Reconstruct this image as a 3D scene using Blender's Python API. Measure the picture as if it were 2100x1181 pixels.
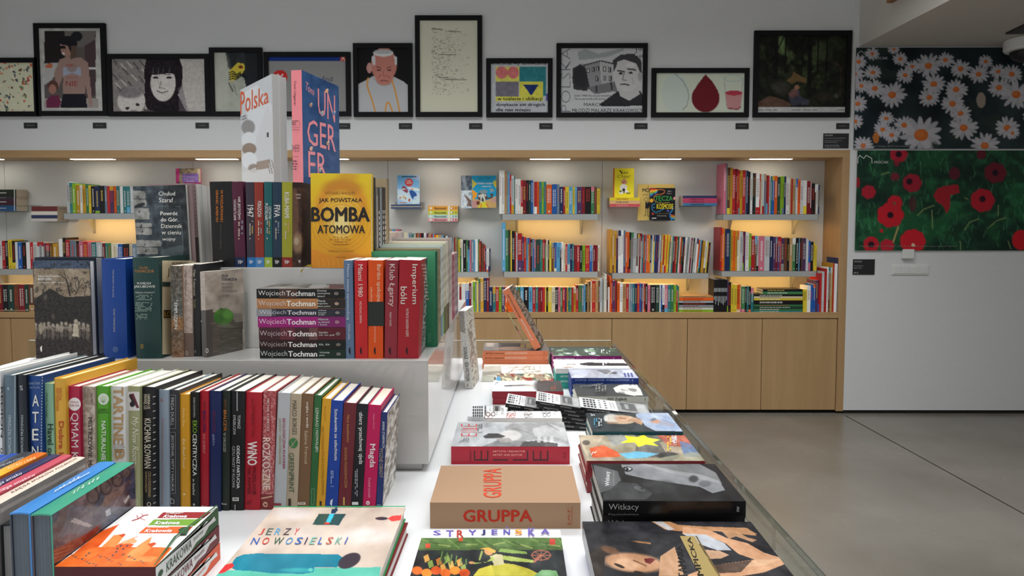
import bpy, math, random
import numpy as np
from mathutils import Vector, Matrix
for o in list(bpy.data.objects): bpy.data.objects.remove(o)
SC = bpy.context.scene
COL = SC.collection
# ---------------------------------------------------------------- camera
FPX, EYE = 1450.0, 1.55
PITCH = math.atan(84.0 / FPX); YAW = math.atan(5.0 / FPX)
cam = bpy.data.objects.new('camera', bpy.data.cameras.new('camera')); COL.objects.link(cam)
cam.data.sensor_width = 36.0; cam.data.sensor_fit = 'HORIZONTAL'
cam.data.lens = FPX / 2100 * 36; cam.data.shift_y = -49.5 / 2100
cam.data.clip_start = 0.02; cam.data.clip_end = 100
cam.location = (0, 0, EYE); cam.rotation_euler = (math.pi / 2 - PITCH, 0, YAW)
SC.camera = cam
RM = Matrix.Rotation(YAW, 3, 'Z') @ Matrix.Rotation(math.pi / 2 - PITCH, 3, 'X')
RI = RM.transposed()
# ---------------------------------------------------------------- light, world, exposure
W = bpy.data.worlds.new('world'); SC.world = W; W.use_nodes = True
W.node_tree.nodes['Background'].inputs[0].default_value = (0.80, 0.90, 1.0, 1)
W.node_tree.nodes['Background'].inputs[1].default_value = 0.75
SC.view_settings.view_transform = 'Standard'; SC.view_settings.look = 'None'
SC.view_settings.gamma = 1; SC.view_settings.use_curve_mapping = False
SC.view_settings.exposure = 0.0
SC.cycles.use_denoising = True
SC.cycles.max_bounces = 8; SC.cycles.transparent_max_bounces = 12
SC.cycles.sample_clamp_indirect = 4.0
def area(name, loc, rot, sx, sy, power, col=(1, 1, 1)):
    l = bpy.data.lights.new(name, 'AREA'); l.shape = 'RECTANGLE'; l.size = sx; l.size_y = sy
    l.energy = power; l.color = col
    o = bpy.data.objects.new(name, l); COL.objects.link(o); o.location = loc; o.rotation_euler = rot
    return o
# unseen area lights added for brightness: left, overhead, under the soffit, behind
area('left_fill_light', (-4.9, -0.2, 1.7), (0, math.radians(-84), 0), 2.4, 6.0, 50, (0.93, 0.965, 1.0))  # added side fill; the left wall itself has no window
area('overhead_light', (-0.3, 0.9, 4.1), (0, 0, 0), 2.6, 1.8, 42, (1.0, 0.995, 0.98)).data.spread = math.radians(120)
area('overhead_light', (-0.6, 3.5, 4.1), (0, 0, 0), 6.4, 1.2, 146, (0.99, 0.995, 1.0)).data.spread = math.radians(118)  # wide overhead light added to lift the lower back wall and floor
area('soffit_fill_light', (4.6, 3.2, 2.9), (0, 0, 0), 2.6, 1.6, 17, (1.0, 0.99, 0.96))  # fill added below the soffit to brighten right wall and floor
area('rear_fill_light', (-1.0, -3.6, 1.6), (math.radians(84), 0, 0), 8.0, 2.6, 35, (0.96, 0.98, 1.0))  # broad fill lamp added behind the camera, in place of bounce
# ---------------------------------------------------------------- pixel <-> world
def ray(px, py):
    return RM @ Vector(((px - 1050) / FPX, (541.0 - py) / FPX, -1))
def atY(px, py, Y):
    d = ray(px, py); return Vector((0, 0, EYE)) + d * (Y / d.y)
def atZ(px, py, Z):
    d = ray(px, py); return Vector((0, 0, EYE)) + d * ((Z - EYE) / d.z)
def proj(p):
    q = RI @ (Vector(p) - Vector((0, 0, EYE)))
    return (1050 + FPX * q.x / -q.z, 541.0 - FPX * q.y / -q.z)
# ---------------------------------------------------------------- colours
def lin(h, g=1.0):
    h = h.lstrip('#')
    v = [int(h[i:i + 2], 16) / 255 for i in (0, 2, 4)]
    v = [(c / 12.92 if c <= .04045 else ((c + .055) / 1.055) ** 2.4) * g for c in v]
    return tuple(min(c, .92) for c in v)
def s2l(a):
    return np.where(a <= .04045, a / 12.92, ((a + .055) / 1.055) ** 2.4)
# ---------------------------------------------------------------- materials
def newmat(name):
    m = bpy.data.materials.new(name); m.use_nodes = True
    nt = m.node_tree; return m, nt, nt.nodes['Principled BSDF']
def print_mat(name, rough, coat=0.0, spec=.5):
    m, nt, b = newmat(name)
    a = nt.nodes.new('ShaderNodeAttribute'); a.attribute_name = 'Col'
    n = nt.nodes.new('ShaderNodeTexNoise'); n.inputs['Scale'].default_value = 900; n.inputs['Detail'].default_value = 2
    tc = nt.nodes.new('ShaderNodeTexCoord'); nt.links.new(tc.outputs['Object'], n.inputs['Vector'])
    mr = nt.nodes.new('ShaderNodeMapRange'); mr.inputs[3].default_value = .93; mr.inputs[4].default_value = 1.07
    nt.links.new(n.outputs[0], mr.inputs[0])
    mx = nt.nodes.new('ShaderNodeVectorMath'); mx.operation = 'SCALE'
    nt.links.new(a.outputs['Color'], mx.inputs[0]); nt.links.new(mr.outputs[0], mx.inputs['Scale'])
    nt.links.new(mx.outputs[0], b.inputs['Base Color'])
    b.inputs['Roughness'].default_value = rough; b.inputs['Specular IOR Level'].default_value = spec
    b.inputs['Coat Weight'].default_value = coat; b.inputs['Coat Roughness'].default_value = .08
    return m
MATTE = print_mat('printed_paper_matte', .65, 0, .2)
SATIN = print_mat('printed_cover_satin', .42, 0, .3)
GLOSS = print_mat('printed_cover_laminated', .25, .15, .35)
PAPER = print_mat('page_edges', .85, 0, .15)
def plain(name, c, rough=.5, spec=.5, metal=0, scale=30, var=.04, bump=0, coat=0):
    m, nt, b = newmat(name)
    tc = nt.nodes.new('ShaderNodeTexCoord'); n = nt.nodes.new('ShaderNodeTexNoise')
    n.inputs['Scale'].default_value = scale; n.inputs['Detail'].default_value = 4
    nt.links.new(tc.outputs['Object'], n.inputs['Vector'])
    r = nt.nodes.new('ShaderNodeValToRGB')
    a = tuple(x * (1 - var) for x in c); z = tuple(min(1, x * (1 + var)) for x in c)
    r.color_ramp.elements[0].color = (*a, 1); r.color_ramp.elements[1].color = (*z, 1)
    r.color_ramp.elements[0].position = .3; r.color_ramp.elements[1].position = .7
    nt.links.new(n.outputs[0], r.inputs[0]); nt.links.new(r.outputs[0], b.inputs['Base Color'])
    b.inputs['Roughness'].default_value = rough; b.inputs['Metallic'].default_value = metal
    b.inputs['Specular IOR Level'].default_value = spec; b.inputs['Coat Weight'].default_value = coat
    if bump:
        bp = nt.nodes.new('ShaderNodeBump'); bp.inputs['Strength'].default_value = bump; bp.inputs['Distance'].default_value = .002
        nt.links.new(n.outputs[0], bp.inputs['Height']); nt.links.new(bp.outputs[0], b.inputs['Normal'])
    return m
WALL = plain('painted_plaster', (.70, .715, .72), .85, .2, scale=60, var=.015, bump=.12)
SOFF = plain('painted_soffit', (.56, .54, .50), .9, .2, scale=40, var=.02, bump=.1)
NICHE = plain('niche_white_laminate', (.70, .71, .68), .55, .3, scale=20, var=.01)
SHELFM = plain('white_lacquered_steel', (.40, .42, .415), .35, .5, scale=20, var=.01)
ACRYL = plain('white_gloss_acrylic', (.80, .82, .84), .12, .5, scale=8, var=.008)
PODM = plain('white_podium_lacquer', (.56, .555, .54), .30, .4, scale=8, var=.01, coat=.8)
PODM.node_tree.nodes['Principled BSDF'].inputs['Coat Roughness'].default_value = .025
BLACK = plain('black_frame_wood', (.008, .008, .010), .6, .15, scale=80, var=.2)
BLK2 = plain('black_plastic', (.02, .02, .022), .5, .4, scale=80, var=.1)
WPL = plain('white_plastic', (.72, .73, .71), .35, .5, scale=30, var=.01)
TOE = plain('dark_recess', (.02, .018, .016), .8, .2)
def wood(name, c0, c1, ax):
    m, nt, b = newmat(name)
    tc = nt.nodes.new('ShaderNodeTexCoord'); mp = nt.nodes.new('ShaderNodeMapping')
    sc = [9, 9, 9]; sc[ax] = .8
    mp.inputs['Scale'].default_value = sc
    n = nt.nodes.new('ShaderNodeTexNoise'); n.inputs['Scale'].default_value = 1.6; n.inputs['Detail'].default_value = 8; n.inputs['Distortion'].default_value = .5
    nt.links.new(tc.outputs['Object'], mp.inputs[0]); nt.links.new(mp.outputs[0], n.inputs['Vector'])
    n2 = nt.nodes.new('ShaderNodeTexNoise'); n2.inputs['Scale'].default_value = 130; n2.inputs['Detail'].default_value = 3
    nt.links.new(tc.outputs['Object'], n2.inputs['Vector'])
    r = nt.nodes.new('ShaderNodeValToRGB'); r.color_ramp.elements[0].color = (*c0, 1); r.color_ramp.elements[1].color = (*c1, 1)
    r.color_ramp.elements[0].position = .3; r.color_ramp.elements[1].position = .72
    nt.links.new(n.outputs[0], r.inputs[0])
    mr = nt.nodes.new('ShaderNodeMapRange'); mr.inputs[3].default_value = .88; mr.inputs[4].default_value = 1.12
    nt.links.new(n2.outputs[0], mr.inputs[0])
    mx = nt.nodes.new('ShaderNodeVectorMath'); mx.operation = 'SCALE'
    nt.links.new(r.outputs[0], mx.inputs[0]); nt.links.new(mr.outputs[0], mx.inputs['Scale'])
    nt.links.new(mx.outputs[0], b.inputs['Base Color']); b.inputs['Roughness'].default_value = .5
    b.inputs['Specular IOR Level'].default_value = .35
    return m
BIRCH = wood('birch_plywood', (.415, .262, .125), (.475, .305, .15), 2)
BIRCHX = wood('birch_plywood_horizontal', (.43, .27, .125), (.50, .32, .155), 0)
OAK = wood('brown_handrail_wood', (.25, .10, .035), (.33, .14, .05), 1)
def glass(name, tint=(.93, .96, .95)):
    m = bpy.data.materials.new(name); m.use_nodes = True; nt = m.node_tree; nt.nodes.clear()
    N = nt.nodes.new; K = nt.links.new
    o = N('ShaderNodeOutputMaterial'); t = N('ShaderNodeBsdfTransparent'); g = N('ShaderNodeBsdfGlossy')
    t.inputs[0].default_value = (*tint, 1)
    n = N('ShaderNodeTexNoise'); n.inputs['Scale'].default_value = 6
    lw = N('ShaderNodeLayerWeight'); lw.inputs[0].default_value = .5
    p = N('ShaderNodeMath'); p.operation = 'POWER'; p.inputs[1].default_value = 4; K(lw.outputs['Facing'], p.inputs[0])
    q = N('ShaderNodeMapRange'); q.inputs[3].default_value = .06; q.inputs[4].default_value = 1; K(p.outputs[0], q.inputs[0])
    ge = N('ShaderNodeNewGeometry'); iv = N('ShaderNodeMath'); iv.operation = 'SUBTRACT'; iv.inputs[0].default_value = 1; K(ge.outputs['Backfacing'], iv.inputs[1])
    f = N('ShaderNodeMath'); f.operation = 'MULTIPLY'; K(q.outputs[0], f.inputs[0]); K(iv.outputs[0], f.inputs[1])
    x = N('ShaderNodeMixShader'); K(f.outputs[0], x.inputs[0]); K(t.outputs[0], x.inputs[1]); K(g.outputs[0], x.inputs[2])
    mr = N('ShaderNodeMapRange'); mr.inputs[3].default_value = .01; mr.inputs[4].default_value = .04
    K(n.outputs[0], mr.inputs[0]); K(mr.outputs[0], g.inputs['Roughness'])
    K(x.outputs[0], o.inputs[0]); return m
GLASS = glass('clear_glass'); ACR = glass('clear_acrylic', (.97, .98, .98))
def emit(name, c, s):
    m, nt, b = newmat(name); b.inputs['Base Color'].default_value = (*c, 1)
    n = nt.nodes.new('ShaderNodeTexNoise'); n.inputs['Scale'].default_value = 3
    b.inputs['Emission Color'].default_value = (*c, 1); b.inputs['Emission Strength'].default_value = s
    return m
STRIP = emit('strip_light_diffuser', (1, .93, .82), 5.0)
LED = emit('warm_led', (1, .66, .26), 30.0)
def floor_mat():
    m, nt, b = newmat('polished_concrete')
    tc = nt.nodes.new('ShaderNodeTexCoord')
    n = nt.nodes.new('ShaderNodeTexNoise'); n.inputs['Scale'].default_value = 1.3; n.inputs['Detail'].default_value = 6
    n2 = nt.nodes.new('ShaderNodeTexNoise'); n2.inputs['Scale'].default_value = 160; n2.inputs['Detail'].default_value = 4
    nt.links.new(tc.outputs['Object'], n.inputs['Vector']); nt.links.new(tc.outputs['Object'], n2.inputs['Vector'])
    r = nt.nodes.new('ShaderNodeValToRGB'); r.color_ramp.elements[0].color = (.132, .119, .098, 1); r.color_ramp.elements[1].color = (.195, .18, .156, 1)
    r.color_ramp.elements[0].position = .3; r.color_ramp.elements[1].position = .7
    nt.links.new(n.outputs[0], r.inputs[0])
    mr = nt.nodes.new('ShaderNodeMapRange'); mr.inputs[3].default_value = .85; mr.inputs[4].default_value = 1.15
    nt.links.new(n2.outputs[0], mr.inputs[0])
    mx = nt.nodes.new('ShaderNodeVectorMath'); mx.operation = 'SCALE'
    nt.links.new(r.outputs[0], mx.inputs[0]); nt.links.new(mr.outputs[0], mx.inputs['Scale'])
    nt.links.new(mx.outputs[0], b.inputs['Base Color']); b.inputs['Roughness'].default_value = .24
    mr2 = nt.nodes.new('ShaderNodeMapRange'); mr2.inputs[3].default_value = .18; mr2.inputs[4].default_value = .34
    nt.links.new(n.outputs[0], mr2.inputs[0]); nt.links.new(mr2.outputs[0], b.inputs['Roughness'])
    return m
FLOORM = floor_mat()
# ---------------------------------------------------------------- mesh builder
class MB:
    def __init__(s): s.v = []; s.f = []; s.c = []
    def poly(s, pts, c=(1, 1, 1)):
        n = len(s.v); s.v += [tuple(p) for p in pts]; s.f.append(tuple(range(n, n + len(pts)))); s.c.append(c)
    def box(s, x0, x1, y0, y1, z0, z1, c=(1, 1, 1), skip=''):
        n = len(s.v)
        s.v += [(x0, y0, z0), (x1, y0, z0), (x1, y1, z0), (x0, y1, z0), (x0, y0, z1), (x1, y0, z1), (x1, y1, z1), (x0, y1, z1)]
        for k, q in (('b', (0, 3, 2, 1)), ('t', (4, 5, 6, 7)), ('f', (0, 1, 5, 4)), ('r', (1, 2, 6, 5)), ('k', (2, 3, 7, 6)), ('l', (3, 0, 4, 7))):
            if k not in skip: s.f.append(tuple(n + i for i in q)); s.c.append(c)
    def hexa(s, p, c=(1, 1, 1)):
        n = len(s.v); s.v += [tuple(q) for q in p]
        for q in ((0, 3, 2, 1), (4, 5, 6, 7), (0, 1, 5, 4), (1, 2, 6, 5), (2, 3, 7, 6), (3, 0, 4, 7)):
            s.f.append(tuple(n + i for i in q)); s.c.append(c)
    def tube(s, path, r, c=(1, 1, 1), n=8):
        path = [Vector(p) for p in path]; rings = []
        for i, p in enumerate(path):
            d = (path[min(i + 1, len(path) - 1)] - path[max(i - 1, 0)]).normalized()
            a = d.orthogonal().normalized() if not rings else (pa - d * pa.dot(d)).normalized()
            pa = a; b = d.cross(a); k = len(s.v)
            s.v += [tuple(p + (a * math.cos(t * 2 * math.pi / n) + b * math.sin(t * 2 * math.pi / n)) * r) for t in range(n)]
            rings.append(k)
        for a, b in zip(rings, rings[1:]):
            for t in range(n):
                s.f.append((a + t, a + (t + 1) % n, b + (t + 1) % n, b + t)); s.c.append(c)
        s.f.append(tuple(rings[0] + t for t in range(n))[::-1]); s.c.append(c)
        s.f.append(tuple(rings[-1] + t for t in range(n))); s.c.append(c)
    def lathe(s, prof, n=24, c=(1, 1, 1)):
        k = len(s.v)
        for r, z in prof:
            s.v += [(r * math.cos(t * 2 * math.pi / n), r * math.sin(t * 2 * math.pi / n), z) for t in range(n)]
        for j in range(len(prof) - 1):
            for t in range(n):
                s.f.append((k + j * n + t, k + j * n + (t + 1) % n, k + (j + 1) * n + (t + 1) % n, k + (j + 1) * n + t)); s.c.append(c)
        s.f.append(tuple(k + (len(prof) - 1) * n + t for t in range(n))); s.c.append(c)
        s.f.append(tuple(k + t for t in range(n))[::-1]); s.c.append(c)
    def build(s, name, mat, parent=None, M=None, smooth=False):
        me = bpy.data.meshes.new(name); me.from_pydata(s.v, [], s.f)
        a = me.color_attributes.new('Col', 'FLOAT_COLOR', 'CORNER')
        buf = []
        for f, c in zip(s.f, s.c): buf += [c[0], c[1], c[2], 1.0] * len(f)
        a.data.foreach_set('color', buf)
        me.materials.append(mat)
        if smooth: me.polygons.foreach_set('use_smooth', [True] * len(me.polygons))
        me.update()
        o = bpy.data.objects.new(name, me); COL.objects.link(o)
        if parent is not None: o.parent = parent
        if M is not None: o.matrix_world = M
        return o
def tag(o, label=None, cat=None, group=None, kind=None):
    if label: o['label'] = label
    if cat: o['category'] = cat
    if group: o['group'] = group
    if kind: o['kind'] = kind
    return o
def empty(name, loc, label, cat, group=None, rz=0):
    o = bpy.data.objects.new(name, None); COL.objects.link(o); o.location = loc; o.rotation_euler = (0, 0, rz)
    return tag(o, label, cat, group)
def boxo(name, x0, x1, y0, y1, z0, z1, mat, parent=None, bev=0, kind=None):
    m = MB(); m.box(x0, x1, y0, y1, z0, z1); o = m.build(name, mat, parent)
    if bev:
        b = o.modifiers.new('bevel', 'BEVEL'); b.width = bev; b.segments = 2
    if kind: o['kind'] = kind
    return o
# ---------------------------------------------------------------- crop frame of the measurements, text
CT = [0.0, 0.0, 1.0]
def cr(x, y, s=1.0): CT[0], CT[1], CT[2] = x, y, s
def PP(x, y): return (CT[0] + x / CT[2], CT[1] + y / CT[2])
_tc = {}
def glyphs(s, bold=0, shear=0, align='LEFT'):
    k = (s, bold, shear, align)
    if k in _tc: return _tc[k]
    cu = bpy.data.curves.new('t', 'FONT'); cu.body = s; cu.resolution_u = 2; cu.offset = min(bold, 0); cu.shear = shear
    cu.align_x = align; cu.fill_mode = 'FRONT'
    o = bpy.data.objects.new('t', cu); me = bpy.data.meshes.new_from_object(o)
    v = np.empty(len(me.vertices) * 3, np.float32); me.vertices.foreach_get('co', v); v = v.reshape(-1, 3)[:, :2]
    f = [tuple(p.vertices) for p in me.polygons]
    bpy.data.objects.remove(o); bpy.data.curves.remove(cu); bpy.data.meshes.remove(me)
    if len(v) and bold > .006:       # heavier weight: the outline laid down three times, slightly shifted
        b_ = min(bold, .04) * .9; n0 = len(v)
        v = np.concatenate([v + np.array(d, np.float32) for d in ((-b_, -b_ * .5), (b_, -b_ * .5), (0, b_ * .6))])
        f = [tuple(i + n0 * q for i in t) for q in range(3) for t in f]
    if len(v):
        mn, mx = v.min(0), v.max(0); asp = (mx[0] - mn[0]) / max(mx[1] - mn[1], 1e-6)
        v = (v - mn) / np.maximum(mx - mn, 1e-6); v[:, 1] = 1 - v[:, 1]
    else: asp = 1
    _tc[k] = (v, f, asp); return _tc[k]
# ---------------------------------------------------------------- a printed face: pixel-measured shapes laid on a real plane
def homog(src, dst):
    A = []
    for (x, y), (u, v) in zip(src, dst):
        A.append([x, y, 1, 0, 0, 0, -u * x, -u * y, u]); A.append([0, 0, 0, x, y, 1, -v * x, -v * y, v])
    A = np.array(A, float); h = np.linalg.solve(A[:, :8], A[:, 8]); return np.append(h, 1).reshape(3, 3)
FACES = []
class Face:
    def __init__(s, obj, O, U, V, N, M, bulge=0, mat=None, gain=1.0):
        s.obj = obj; s.O, s.U, s.V, s.N = [Vector(q) for q in (O, U, V, N)]; s.M = M; s.bulge = bulge
        s.mb = MB(); s.i = 0; s.mat = mat or SATIN; s.gain = gain; s.off0 = .0004
        cs = [proj(M @ (s.O + s.U * a + s.V * b)) for a, b in ((0, 0), (1, 0), (1, 1), (0, 1))]
        s.cs = cs
        s.H = homog(cs, [(0, 0), (1, 0), (1, 1), (0, 1)]); s.HI = np.linalg.inv(s.H); s.name = 'lettering'
        FACES.append(s)
    def off(s): s.i += 1; return s.off0 + .00012 * s.i
    def uv(s, x, y):
        q = s.H @ np.array([x, y, 1.0]); return q[0] / q[2], q[1] / q[2]
    def at(s, u, v, off):
        b = s.bulge * max(0.0, 1 - (2 * u - 1) ** 2) if s.bulge else 0
        return s.O + s.U * u + s.V * v + s.N * (off + b)
    def c(s, h): return lin(h, s.gain) if isinstance(h, str) else h
    def poly(s, pts, col, raw=False):   # pts in crop px
        o = s.off(); s.mb.poly([s.at(*(p if raw else s.uv(*PP(*p))), o) for p in pts], s.c(col)); return s
    def rect(s, x0, y0, x1, y1, col): return s.poly([(x0, y0), (x1, y0), (x1, y1), (x0, y1)], col)
    def ru(s, u0, v0, u1, v1, col, n=1):
        o = s.off()
        for k in range(n):
            a, b = u0 + (u1 - u0) * k / n, u0 + (u1 - u0) * (k + 1) / n
            s.mb.poly([s.at(a, v0, o), s.at(b, v0, o), s.at(b, v1, o), s.at(a, v1, o)], s.c(col))
        return s
    def ell(s, cx, cy, rx, ry, col, n=20, ang=0):
        ca, sa = math.cos(ang), math.sin(ang)
        return s.poly([(cx + rx * math.cos(t) * ca - ry * math.sin(t) * sa, cy + rx * math.cos(t) * sa + ry * math.sin(t) * ca) for t in [2 * math.pi * k / n for k in range(n)]], col)
    def line(s, pts, w, col):
        for (x0, y0), (x1, y1) in zip(pts, pts[1:]):
            L = math.hypot(x1 - x0, y1 - y0) or 1; nx, ny = -(y1 - y0) / L * w / 2, (x1 - x0) / L * w / 2
            s.poly([(x0 + nx, y0 + ny), (x1 + nx, y1 + ny), (x1 - nx, y1 - ny), (x0 - nx, y0 - ny)], col)
        return s
    def text(s, t, x0, y0, x1, y1, col, rot='', bold=0, shear=0, align='LEFT', raw=False, quad=None):
        v, f, asp = glyphs(t, bold, shear, align)
        if not len(v): return s
        if quad: Q = [s.uv(*PP(*p)) for p in quad]            # tl, tr, br, bl in reading order
        else:
            B = [(x0, y0), (x1, y0), (x1, y1), (x0, y1)]
            Q = [b if raw else s.uv(*PP(*b)) for b in B]
            if rot == 'd': Q = [Q[1], Q[2], Q[3], Q[0]]
            elif rot == 'u': Q = [Q[3], Q[0], Q[1], Q[2]]
        o = s.off(); n = len(s.mb.v); cc = s.c(col)
        n0 = len(v) // 3 if bold > .006 else len(v)
        if bold > .006: s.i += 2
        for i_, (a, b) in enumerate(v):
            a, b = float(a), float(b)
            u = (Q[0][0] * (1 - a) + Q[1][0] * a) * (1 - b) + (Q[3][0] * (1 - a) + Q[2][0] * a) * b
            w = (Q[0][1] * (1 - a) + Q[1][1] * a) * (1 - b) + (Q[3][1] * (1 - a) + Q[2][1] * a) * b
            s.mb.v.append(tuple(s.at(u, w, o + .0001 * (i_ // n0))))
        for q in f: s.mb.f.append(tuple(n + i for i in q)); s.mb.c.append(cc)
        return s
    def greek(s, x0, y0, x1, y1, col, rot='', rows=1, seed=1, dens=.75):   # too-small-to-read lines of type
        R = random.Random(seed); B = (x0, y0, x1, y1)
        for r in range(rows):
            if rot:
                a0 = x0 + (x1 - x0) * (r + .2) / rows; a1 = x0 + (x1 - x0) * (r + .75) / rows; p = y0
                while p < y1:
                    L = (y1 - y0) * R.uniform(.05, .16); 
                    if R.random() < dens: s.rect(a0, p, a1, min(y1, p + L * .8), col)
                    p += L
            else:
                a0 = y0 + (y1 - y0) * (r + .2) / rows; a1 = y0 + (y1 - y0) * (r + .7) / rows; p = x0
                while p < x1:
                    L = (x1 - x0) * R.uniform(.05, .16)
                    if R.random() < dens: s.rect(p, a0, min(x1, p + L * .8), a1, col)
                    p += L
        return s
    def pic(s, res=1.6, bg='#808080', maxn=260, seed=3, box=None, name='cover_picture'):
        return Pic(s, res, bg, maxn, seed, box, name)
def flush_faces():
    for s in FACES:
        if s.mb.f: s.mb.build(s.name, s.mat, s.obj)
def fbm(ny, nx, sc, seed, octv=4):
    R = np.random.RandomState(seed); out = np.zeros((ny, nx)); amp = 1; tot = 0
    for o in range(octv):
        gx, gy = max(2, int(sc * 2 ** o) + 1), max(2, int(sc * 2 ** o * ny / max(nx, 1)) + 2)
        g = R.rand(gy + 1, gx + 1); yy = np.linspace(0, gy - 1e-6, ny); xx = np.linspace(0, gx - 1e-6, nx)
        y0 = yy.astype(int); x0 = xx.astype(int); fy = (yy - y0)[:, None]; fx = (xx - x0)[None]
        fy = fy * fy * (3 - 2 * fy); fx = fx * fx * (3 - 2 * fx)
        a = g[y0][:, x0]; b = g[y0][:, x0 + 1]; c = g[y0 + 1][:, x0]; d = g[y0 + 1][:, x0 + 1]
        out += amp * ((a * (1 - fx) + b * fx) * (1 - fy) + (c * (1 - fx) + d * fx) * fy); tot += amp; amp *= .5
    return out / tot
def h2(h): h = h.lstrip('#'); return np.array([int(h[i:i + 2], 16) / 255 for i in (0, 2, 4)])
class Pic:
    """A printed picture as a fine grid of coloured points on its face; all its shapes are given in crop px."""
    def __init__(s, face, res, bg, maxn, seed, box, name):
        s.F = face; s.seed = seed; s.name = name
        s.box = box or (0, 0, 1, 1)      # uv rectangle
        u0, v0, u1, v1 = s.box
        def pt(u, v):
            q = face.HI @ np.array([u, v, 1.0]); return q[0] / q[2], q[1] / q[2]
        a, b, c, d = pt(u0, v0), pt(u1, v0), pt(u1, v1), pt(u0, v1)
        wx = max(math.dist(a, b), math.dist(d, c)); wy = max(math.dist(a, d), math.dist(b, c))
        s.nx = int(min(maxn, max(6, wx / res))); s.ny = int(min(maxn, max(6, wy / res)))
        s.u = np.linspace(u0, u1, s.nx); s.v = np.linspace(v0, v1, s.ny)
        UU, VV = np.meshgrid(s.u, s.v); s.UU, s.VV = UU, VV
        q = np.tensordot(face.HI, np.stack([UU, VV, np.ones_like(UU)]), 1); s.X = q[0] / q[2]; s.Y = q[1] / q[2]
        s.a = np.ones((s.ny, s.nx, 3)) * h2(bg)
        face.pics = getattr(face, 'pics', []) + [s]; PICS.append(s)
    def mix(s, m, col, al=1.0):
        m = (m * al)[..., None]; s.a = s.a * (1 - m) + (h2(col) if isinstance(col, str) else col) * m; return s
    def L(s): return (s.X - CT[0]) * CT[2], (s.Y - CT[1]) * CT[2]
    def rect(s, x0, y0, x1, y1, col, al=1.0):
        X, Y = s.L(); return s.mix(((X >= x0) & (X <= x1) & (Y >= y0) & (Y <= y1)).astype(float), col, al)
    def ell(s, cx, cy, rx, ry, col, al=1.0, ang=0, soft=.06):
        X, Y = s.L(); ca, sa = math.cos(ang), math.sin(ang); dx, dy = X - cx, Y - cy
        d = np.sqrt(((dx * ca + dy * sa) / rx) ** 2 + ((-dx * sa + dy * ca) / ry) ** 2)
        return s.mix(np.clip((1 - d) / soft + .5, 0, 1), col, al)
    def poly(s, pts, col, al=1.0):
        X, Y = s.L(); ins = np.zeros(X.shape, bool); n = len(pts); j = n - 1
        for i in range(n):
            xi, yi = pts[i]; xj, yj = pts[j]
            if yi != yj: ins ^= ((yi > Y) != (yj > Y)) & (X < (xj - xi) * (Y - yi) / (yj - yi) + xi)
            j = i
        return s.mix(ins.astype(float), col, al)
    def line(s, pts, w, col, al=1.0):
        X, Y = s.L(); m = np.zeros(X.shape)
        for (x0, y0), (x1, y1) in zip(pts, pts[1:]):
            dx, dy = x1 - x0, y1 - y0; t = np.clip(((X - x0) * dx + (Y - y0) * dy) / max(dx * dx + dy * dy, 1e-9), 0, 1)
            d = np.hypot(X - x0 - t * dx, Y - y0 - t * dy); m = np.maximum(m, np.clip((w / 2 - d) / (w * .3) + .5, 0, 1))
        return s.mix(m, col, al)
    def noise(s, amp, sc=8, seed=1, col=None, thr=None, octv=4):
        n = fbm(s.ny, s.nx, sc, seed + s.seed, octv)
        n = (n - n.mean()) / (n.std() + 1e-6)
        if col is None: s.a = np.clip(s.a + amp * n[..., None] * .5, 0, 1)
        else: s.mix(np.clip((n - (thr or 0)) * 1.6, 0, 1), col, amp)
        return s
    def vgrad(s, y0, y1, c0, c1, al=1.0):
        X, Y = s.L(); t = np.clip((Y - y0) / (y1 - y0), 0, 1)[..., None]
        col = h2(c0) * (1 - t) + h2(c1) * t; s.a = s.a * (1 - al) + col * al; return s
    def build(s):
        F = s.F; o = .0002; nx, ny = s.nx, s.ny
        O = np.array(F.O) + np.array(F.N) * o; U = np.array(F.U); V = np.array(F.V)
        co = O + s.UU[..., None] * U + s.VV[..., None] * V
        if F.bulge: co = co + (F.bulge * np.clip(1 - (2 * s.UU - 1) ** 2, 0, 1))[..., None] * np.array(F.N)
        me = bpy.data.meshes.new(s.name); me.vertices.add(nx * ny); me.vertices.foreach_set('co', co.astype(np.float32).ravel())
        I = np.arange(nx * ny).reshape(ny, nx); q = np.stack([I[:-1, :-1], I[1:, :-1], I[1:, 1:], I[:-1, 1:]], -1).reshape(-1, 4)
        me.loops.add(q.size); me.loops.foreach_set('vertex_index', q.ravel().astype(np.int32))
        me.polygons.add(len(q)); me.polygons.foreach_set('loop_start', np.arange(0, q.size, 4, dtype=np.int32))
        me.update(calc_edges=True)
        a = me.color_attributes.new('Col', 'FLOAT_COLOR', 'POINT')
        c = np.ones((ny, nx, 4)); c[..., :3] = np.minimum(s2l(np.clip(s.a, 0, 1)) * F.gain, .92)
        a.data.foreach_set('color', c.astype(np.float32).ravel()); me.materials.append(F.mat)
        ob = bpy.data.objects.new(s.name, me); COL.objects.link(ob); ob.parent = F.obj
PICS = []
# ================================================================ the setting
def ordn(i): 
    i += 1; return '%d%s' % (i, 'th' if 10 <= i % 100 <= 20 else {1: 'st', 2: 'nd', 3: 'rd'}.get(i % 10, 'th'))

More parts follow.
